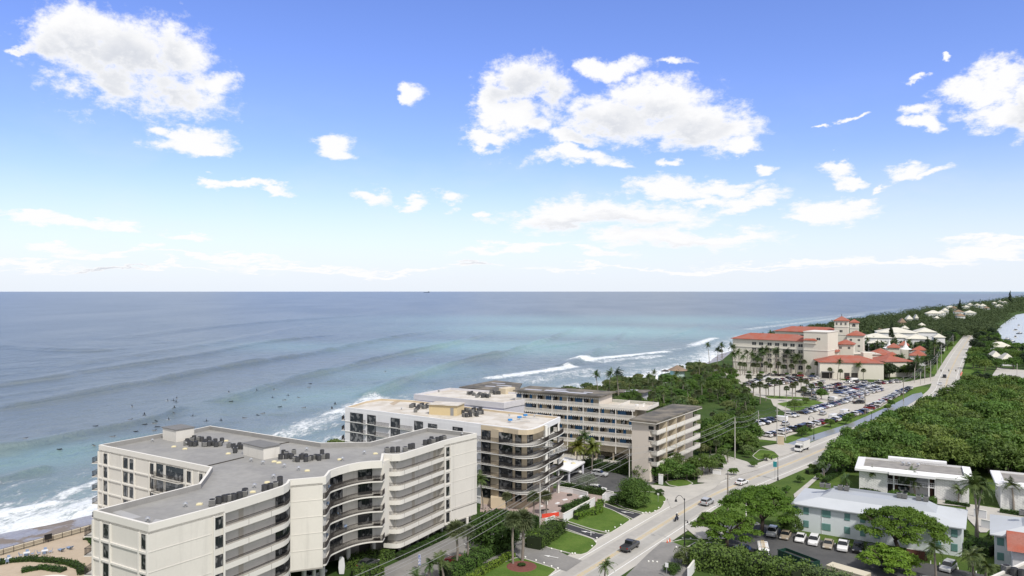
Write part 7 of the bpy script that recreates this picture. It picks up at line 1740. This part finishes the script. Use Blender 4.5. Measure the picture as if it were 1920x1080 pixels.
# white marker stones edging the lawns
MS=M('marker_white',(.72,.72,.68),.8,.05); mb=MB(); mb.blob((0,0,.22),.26,.26,.24,n=8,m=5); MSM=mesh_of(mb,'marker_stone',[MS])
stones=[(1034,1031),(1052,1036),(1073,1040),(1078,1040),(1110,1026),(1117,1018),(1119,1011),(1136,998),(1141,998),(1164,986),(1153,991),(1205,964),(1211,963),(1218,963),(1228,960),(1235,954),(1245,943),(968,1042),(985,1047),(1005,1053),(1020,1058),(1034,1064),(1046,1068),(1253,1017),(1280,1011),(1295,1012),(1310,1013),(1268,1028),(1216,1055),(1224,1055),(1232,1056),(1306,976),(1316,967),(1324,962),(1342,953)]
for i,(x,y) in enumerate(stones):
    p=P(x,y); o=bpy.data.objects.new('marker_stone',MSM); C.objects.link(o); o.location=(p.x,p.y,.1); o.scale=(.75,.75,.75); tag(o,'small white dome marker on a lawn edge beside the road','marker','white markers along the lawn edges')
# traffic cones, netting and building clutter on the plaza
CO=M('cone_orange',(.75,.10,.02),.6,.05)
def cone(x,y,lab):
    p=P(x,y); t_=thing('traffic_cone',lab,'traffic cone',tuple(p)); mb=MB(); mb.ob(p,.3,.22,.22,0.05,.1); mb.build('base',CO,t_); mb=MB(); mb.tube((p.x,p.y,.1),(p.x,p.y,.85),.17,.03,n=8); mb.build('cone',CO,t_)
cone(1251,1019,'orange cone left of a pair at the grass island'); cone(1256,1016,'orange cone right of a pair at the grass island'); cone(1063,953,'orange cone standing on the pink plaza'); cone(1089,945,'orange cone by the plaza hedge')
p=P(1016,972); q=P(1048,968); w=Wall(p.xy,q.xy); t_=thing('safety_net','red safety netting sagging across the plaza entrance','safety net',tuple(p)); mb=MB(); mb.wb(w,0,w.L,.1,1.0,-.02,.02); mb.build('mesh',M('net_red',(.62,.07,.04),.8,.2,2),t_); mb=MB(); 
for s in (0,w.L/2,w.L): mb.wb(w,s-.04,s+.04,0,1.2,-.06,-.02)
mb.build('posts',METAL,t_)
random.seed(2)
for i,(x,y,c) in enumerate([(1030,966,0),(1039,963,1),(1059,938,1),(1068,930,0),(1045,945,1),(1080,940,0),(1053,950,0),(1015,950,1),(1022,957,0),(1090,933,1)]):
    p=P(x,y); t_=thing('building_material',['small dark stack of building material on the plaza','small pale stack of building material on the plaza'][c],'building material',tuple(p),group='building clutter on the pink plaza'); mb=MB(); mb.ob(p,random.random(),random.uniform(.4,.9),random.uniform(.2,.4),.06,random.uniform(.2,.5)); mb.build('stack',[DARK,STW][c],t_)
# garden walls
def gwall(lab,pts,h,th=.25,mat=STW,name='garden_wall'):
    p=[P(a,b).xy for a,b in pts]; t_=thing(name,lab,'wall',(p[0].x,p[0].y,0)); mb=MB(); band(mb,p,0,h,th/2,-th/2); mb.build('wall',mat,t_); mb=MB(); band(mb,p,h,h+.1,th/2+.05,-th/2-.05); mb.build('coping',TRIM,t_)
gwall('white wall between the pink plaza and the curving hedge lawn',[(1056,980),(1115,948)],1.9); gwall('white wall closing the plaza on the parking lot side',[(1044,921),(1075,926),(1102,933)],1.3); gwall('low white wall along the dark parking lot',[(1050,910),(1100,919),(1150,931)],1.1)
gwall('white gate wall beside the round clipped shrub',[(1130,944),(1136,938),(1160,943)],2.0); gwall('short white wall by the netting',[(1022,984),(1040,978)],1.3); gwall('cream pier wall at the near entrance hedge',[(1290,1087),(1308,1062)],2.0); gwall('brown board fence under the wide shade tree',[(1700,1046),(1738,1052)],1.8,.12,M('board_brown',(.14,.06,.045),.9,.2,2),'board_fence')
gwall('white yard wall between the two townhouses',[(1826,970),(1850,975)],2.0); gwall('white gate wall beside the tall twin palm',[(1840,990),(1858,994)],1.9)
# white carport
o=[P(x,y,3.4).xy for x,y in ((1041,877),(1068,884),(1097,866),(1059,857))]; t_=thing('carport','white flat-roofed carport beside the rounded tan corner','carport',(o[0].x,o[0].y,0)); mb=MB(); mb.prism(ccw([tuple(p) for p in o]),3.1,3.5); mb.build('roof',STW,t_)
for a in inset([Vector(p) for p in ccw([tuple(p) for p in o])],.6): mb=MB(); mb.ob(a,.5,.25,.25,0,3.1); mb.build('column',LAV,t_)
for k,(x,y) in enumerate(((1058,866),(1075,869))): p=P(x,y,3.5); put('roof_box',SKYL,t_,(p.x,p.y,3.5),.3,1.2)
# fences along the dark parking lot
def fence(lab,pts,h,m,step=2.5,slats=3):
    p=[P(a,b).xy for a,b in pts]; t_=thing('fence',lab,'fence',(p[0].x,p[0].y,0)); q=resample([Vector((a.x,a.y)) for a in p],step)
    for a in q: mb=MB(); mb.tube((a.x,a.y,0),(a.x,a.y,h),.05,n=5); mb.build('post',m,t_)
    mb=MB()
    for z in [h*(.25+.75*i/(slats-1)) for i in range(slats)]:
        for a,b in zip(p,p[1:]): mb.tube((a.x,a.y,z),(b.x,b.y,z),.035,n=4)
    mb.build('rails',m,t_)
fence('pale rail fence from the motel pole to the white gate pillar',[(1187,889),(1212,898),(1238,906)],1.4,METAL); fence('dark fence along the back of the motel parking strip',[(1062,889),(1180,880)],1.5,LAMPB)
# mulch circle and its flowers
p=P(978,1063); mb=MB(); mb.tube((p.x,p.y,.0),(p.x,p.y,.16),3.1,2.7,n=22); struct(mb.build('mulch_bed',MULCH)); t_=thing('flower_clump','dark flowering clump in the red mulch circle','plant',(p.x,p.y,.16)); rs=np.random.RandomState(1); o=bpy.data.objects.new('foliage',quads_mesh('foliage',leaf_cloud(rs,[(0,0,.3,.8,.5,.35)],400,.12),LGD)); C.objects.link(o); o.parent=t_
# terrace: sea wall with railing, tables, chairs, loungers
A_=P(-60,1050,TZ).xy; B_=P(0,1042,TZ).xy; C_=P(172,993.5,TZ).xy; t_=thing('sea_wall','cream-capped sea wall with a dark railing along the terrace','sea wall',(A_.x,A_.y,0)); mb=MB(); pp=[A_,B_,C_,P(230,978,TZ).xy]
mb2=[Vector(p) for p in pp]; band(mb,mb2,-3,TZ+.95,-.35,-.8); mb.build('wall',M('seawall_cream',(.52,.46,.36),.9,.12,.6),t_)
mb=MB(); rail(mb,mb2,TZ,1.25,1.9,.05,0,True); mb.build('railing',RAILM,t_)
p=P(92,1016,TZ); t_=thing('notice_board','dark notice board on the sea wall railing','notice board',tuple(p)); mb=MB(); mb.ob((p.x,p.y-.3),R(50),.7,.05,TZ+.7,TZ+1.7); mb.build('board',LAMPB,t_); mb=MB(); mb.ob((p.x,p.y-.3),R(50),.05,.04,TZ,TZ+.7); mb.build('post',LAMPB,t_)
FW=M('furniture_white',(.66,.66,.66),.6,.05); FB=M('sling_blue',(.20,.27,.40),.8,.08)
def table(x,y,lab):
    p=P(x,y,TZ); t_=thing('patio_table',lab,'table',tuple(p),group='white terrace tables'); mb=MB(); mb.ob(p,.5,.55,.55,TZ+.70,TZ+.75); mb.build('table_top',FW,t_)
    for a,b in ((-.45,-.45),(.45,-.45),(.45,.45),(-.45,.45)): mb=MB(); c,s=math.cos(.5),math.sin(.5); mb.tube((p.x+a*c-b*s,p.y+a*s+b*c,TZ),(p.x+a*c-b*s,p.y+a*s+b*c,TZ+.7),.04,n=5); mb.build('leg',FW,t_)
    return p
def chair_meshes():
    s=MB(); s.box(-.26,.26,-.26,.26,.40,.45); b=MB(); b.hexa([(-.26,.22,.47),(.26,.22,.47),(.26,.28,.47),(-.26,.28,.47)],[(-.26,.34,.95),(.26,.34,.95),(.26,.40,.95),(-.26,.40,.95)]); l=[]
    for a,c in ((-.24,-.24),(.24,-.24),(.24,.24),(-.24,.24)): m=MB(); m.tube((a,c,0),(a,c,.4),.03,n=5); l.append(mesh_of(m,'leg',[FW]))
    return mesh_of(s,'seat',[FB]),mesh_of(b,'backrest',[FB]),l
cs,cb,cl_=chair_meshes()
for ti,(x,y,nm) in enumerate(((15,1054,'the leftmost white table'),(50,1043,'the middle white table'),(84,1039,'the right white table'))):
    p=table(x,y,['leftmost white square table on the terrace','middle white square table on the terrace','right white square table on the terrace'][ti])
    for k in range(4):
        a=.5+k*1.5708; t_=thing('patio_chair',f"blue sling chair, {['right','back','left','front'][k]} side of {nm}",'chair',(p.x+.95*math.cos(a),p.y+.95*math.sin(a),TZ),0,'blue sling chairs on the terrace'); t_.rotation_euler=(0,0,a-1.5708)
        for nm_,me in (('seat',cs),('backrest',cb)): o=bpy.data.objects.new(nm_,me); C.objects.link(o); o.parent=t_
        for me in cl_: o=bpy.data.objects.new('leg',me); C.objects.link(o); o.parent=t_
bl=[Vector(p) for p in [o for o in bpy.data.objects if '_bal' in o][0]['_bal']]
for k,(f,z,fl) in enumerate([(.34,13.7,'second'),(.40,13.7,'second'),(.30,8.1,'fourth'),(.37,8.1,'fourth'),(.62,8.1,'fourth'),(.10,8.1,'fourth'),(.55,10.9,'third'),(.45,16.5,'top')]):
    p=bl[int(f*(len(bl)-1))]; t_=thing('balcony_chair',f"blue sling chair on the {fl} curved balcony from the top, {ordw(k)} counted along the front",'chair',(p.x,p.y,z),0,'chairs on the curved balconies'); t_.rotation_euler=(0,0,2.6+k)
    for nm_,me in (('seat',cs),('backrest',cb)): o=bpy.data.objects.new(nm_,me); C.objects.link(o); o.parent=t_
    for me in cl_: o=bpy.data.objects.new('leg',me); C.objects.link(o); o.parent=t_
for k,(x,y) in enumerate(((115,1034),(131,1030))):
    p=P(x,y,TZ); t_=thing('sun_lounger',['left blue sun lounger on the terrace','right blue sun lounger on the terrace'][k],'sun lounger',tuple(p),0,'sun loungers on the terrace'); t_.rotation_euler=(0,0,R(-125))
    for nm_,f,m in (('seat',lambda m_: m_.box(-.35,.35,-1.0,.35,.32,.38),FB),('backrest',lambda m_: m_.hexa([(-.35,.36,.34),(.35,.36,.34),(.35,.42,.34),(-.35,.42,.34)],[(-.35,.95,.85),(.35,.95,.85),(.35,1.0,.80),(-.35,1.0,.80)]),FB)): mb=MB(); f(mb); o=mb.build(nm_,m); o.parent=t_
    for a,b in ((-.32,-.9),(.32,-.9),(.32,.3),(-.32,.3)): mb=MB(); mb.tube((a,b,0),(a,b,.33),.03,n=5); o=mb.build('leg',FW); o.parent=t_
# round stepped pool of the terrace with white rim at the bottom edge
p=P(80,1098,TZ); mb=MB(); mb.tube((p.x,p.y,TZ-.1),(p.x,p.y,TZ+.35),4.2,n=26); struct(mb.build('terrace_ring',TRIM))
WET=M('wetsuit_black',(.012,.013,.016),.6,.0); SKIN=M('skin',(.42,.25,.17),.6,.0); HAIR=M('hair_dark',(.03,.02,.015),.8,.0)
PR.materials.append(WET); SI.materials.append(WET)
mb=MB(); n=12; pr=[]
for i in range(n+1): y=-1.15+2.3*i/n; w=.27*math.sqrt(max(0,1-(abs(y)/1.18)**2.4)); pr.append((w,y,.10+.12*max(0,(y-.6))**2))
for a,b in zip(pr,pr[1:]): mb.hexa([(-a[0],a[1],a[2]-.05),(a[0],a[1],a[2]-.05),(b[0],b[1],b[2]-.05),(-b[0],b[1],b[2]-.05)],[(-a[0],a[1],a[2]),(a[0],a[1],a[2]),(b[0],b[1],b[2]),(-b[0],b[1],b[2])])
BRD=[mesh_of(mb,'surfboard',[M('board_white',(.62,.62,.60),.4,.05)])]; b2=BRD[0].copy(); b2.materials[0]=M('board_dark',(.03,.035,.04),.5,.05); BRD.append(b2)
mb=MB(); mb.blob((0,.77,.49),.10,.12,.11,n=8,m=5); HP=mesh_of(mb,'hair',[HAIR]); mb=MB(); mb.blob((0,.02,1.02),.11,.12,.10,n=8,m=5); HS=mesh_of(mb,'hair',[HAIR])
random.seed(6)
for i,(x,y,st) in enumerate(surf):
    p=P(x,y,SEA+.4); z=SURFZ[i]+.02; a=random.choice([R(-70),R(-80),R(60),R(110),R(-100)]) if not st else random.uniform(0,6.28); s=1.0
    lab='surfer in black wetsuit sitting upright on a board in the swell' if st else 'surfer in black wetsuit lying prone on a board, paddling'
    t_=thing('person',lab,'person',(p.x,p.y,z),0,'surfers sitting on their boards' if st else 'surfers paddling on their boards'); t_.rotation_euler=(0,0,a); t_.scale=(s,)*3
    for nm,me in (('body',SI if st else PR),('hair',HS if st else HP)): o=bpy.data.objects.new(nm,me); C.objects.link(o); o.parent=t_
    o=bpy.data.objects.new('surfboard',BRD[i%2]); C.objects.link(o); o.location=(p.x,p.y,z-.02); o.rotation_euler=(0,0,a); o.scale=(s,)*3; tag(o,('pale' if i%2==0 else 'dark')+' surfboard floating under a '+('sitting' if st else 'paddling')+' surfer','surfboard','surfboards in the swell')
# motorcycle and rider
p=P(1268.5,977); hd=hdg(p.y); t_=thing('motorcycle','dark motorcycle with rider on the road by the yellow line','motorcycle',(p.x,p.y,.066)); t_.rotation_euler=(0,0,hd)
def s2(mb,nm,m): o=mb.build(nm,m); o.parent=t_
for x in (-.75,.75): mb=MB(); mb.tube((x,-.07,.32),(x,.07,.32),.32,n=14); s2(mb,'wheel',TYRE)
mb=MB(); mb.hexa([(-.7,-.15,.45),(.45,-.15,.4),(.45,.15,.4),(-.7,.15,.45)],[(-.85,-.14,.85),(.35,-.18,.98),(.35,.18,.98),(-.85,.14,.85)]); s2(mb,'body',M('moto_navy',(.02,.025,.05),.3,.1))
mb=MB(); mb.tube((.75,0,.32),(.45,0,1.05),.05,n=6); mb.tube((.5,-.35,1.08),(.5,.35,1.08),.03,n=5); s2(mb,'handlebar',BLKP); mb=MB(); mb.box(.55,.68,-.12,.12,.75,.95); s2(mb,'headlight',HLT)
RDm.materials.append(M('jacket_dark',(.03,.035,.05),.8,.1)); t2=thing('person','rider in dark jacket and white helmet on the motorcycle','person',(p.x,p.y,.066)); t2.rotation_euler=(0,0,hd)
o=bpy.data.objects.new('body',RDm); C.objects.link(o); o.parent=t2; mb=MB(); mb.blob((.27,0,1.76),.15,.14,.15,n=10,m=6); o=mb.build('helmet',STW); o.parent=t2
# traffic lights and works at the side street
p=P(1800,716); t_=thing('traffic_light','traffic signal mast reaching over the road by the side street','traffic light',tuple(p)); mb=MB(); mb.tube((p.x,p.y,0),(p.x,p.y,7.5),.16,.11,n=8); mb.build('mast',METAL,t_); mb=MB(); mb.tube((p.x,p.y,7),(p.x-12,p.y+1,7.3),.1,.06,n=6); mb.build('mast_arm',METAL,t_)
for d in (2.5,6.5,11): mb=MB(); mb.box(p.x-d-.2,p.x-d+.2,p.y-.35,p.y-.05,6.0,7.1); mb.build('signal_head',LAMPB,t_)
for i in range(9):
    x=1803+i*1.1-(i%3)*2; y=700+i*2.4; p=P(x,y); t_=thing('barrier','orange and white works barrier beside the traffic signal','barrier',tuple(p),group='works barriers by the side street'); mb=MB(); mb.ob(p,.4,.55,.2,.05,.9); mb.build('drum',CO,t_); mb=MB(); mb.ob(p,.4,.56,.21,.4,.6); mb.build('stripe',STW,t_)
# flag on the driveway by the cream block
p=P(784,1072); t_=thing('flag_banner','blue and white feather flag at the edge of the driveway','flag',tuple(p)); mb=MB(); mb.tube((p.x,p.y,0),(p.x,p.y,3.4),.03,n=5); mb.build('pole',METAL,t_); mb=MB(); mb.box(p.x,p.x+.5,p.y-.01,p.y+.01,1.2,3.3); mb.build('cloth',M('flag_blue',(.12,.16,.40),.8,.1,3,col2=(.6,.6,.62)),t_)
# white sculpture panel under the balconies
p=P(641,1078); t_=thing('surf_sculpture','white upright rounded panel in the planting under the curved balconies','sculpture',tuple(p)); mb=MB(); q=[(p.x-.5,2.9),(p.x-.45,3.3),(p.x,3.45),(p.x+.4,3.0),(p.x+.55,1.6),(p.x+.4,.2),(p.x-.45,.2),(p.x-.6,1.4)]
mb.hexa([(a,p.y-.12,b) for a,b in q],[(a,p.y+.12,b) for a,b in q]); mb.build('panel',STW,t_)
del [o for o in bpy.data.objects if '_bal' in o][0]['_bal']
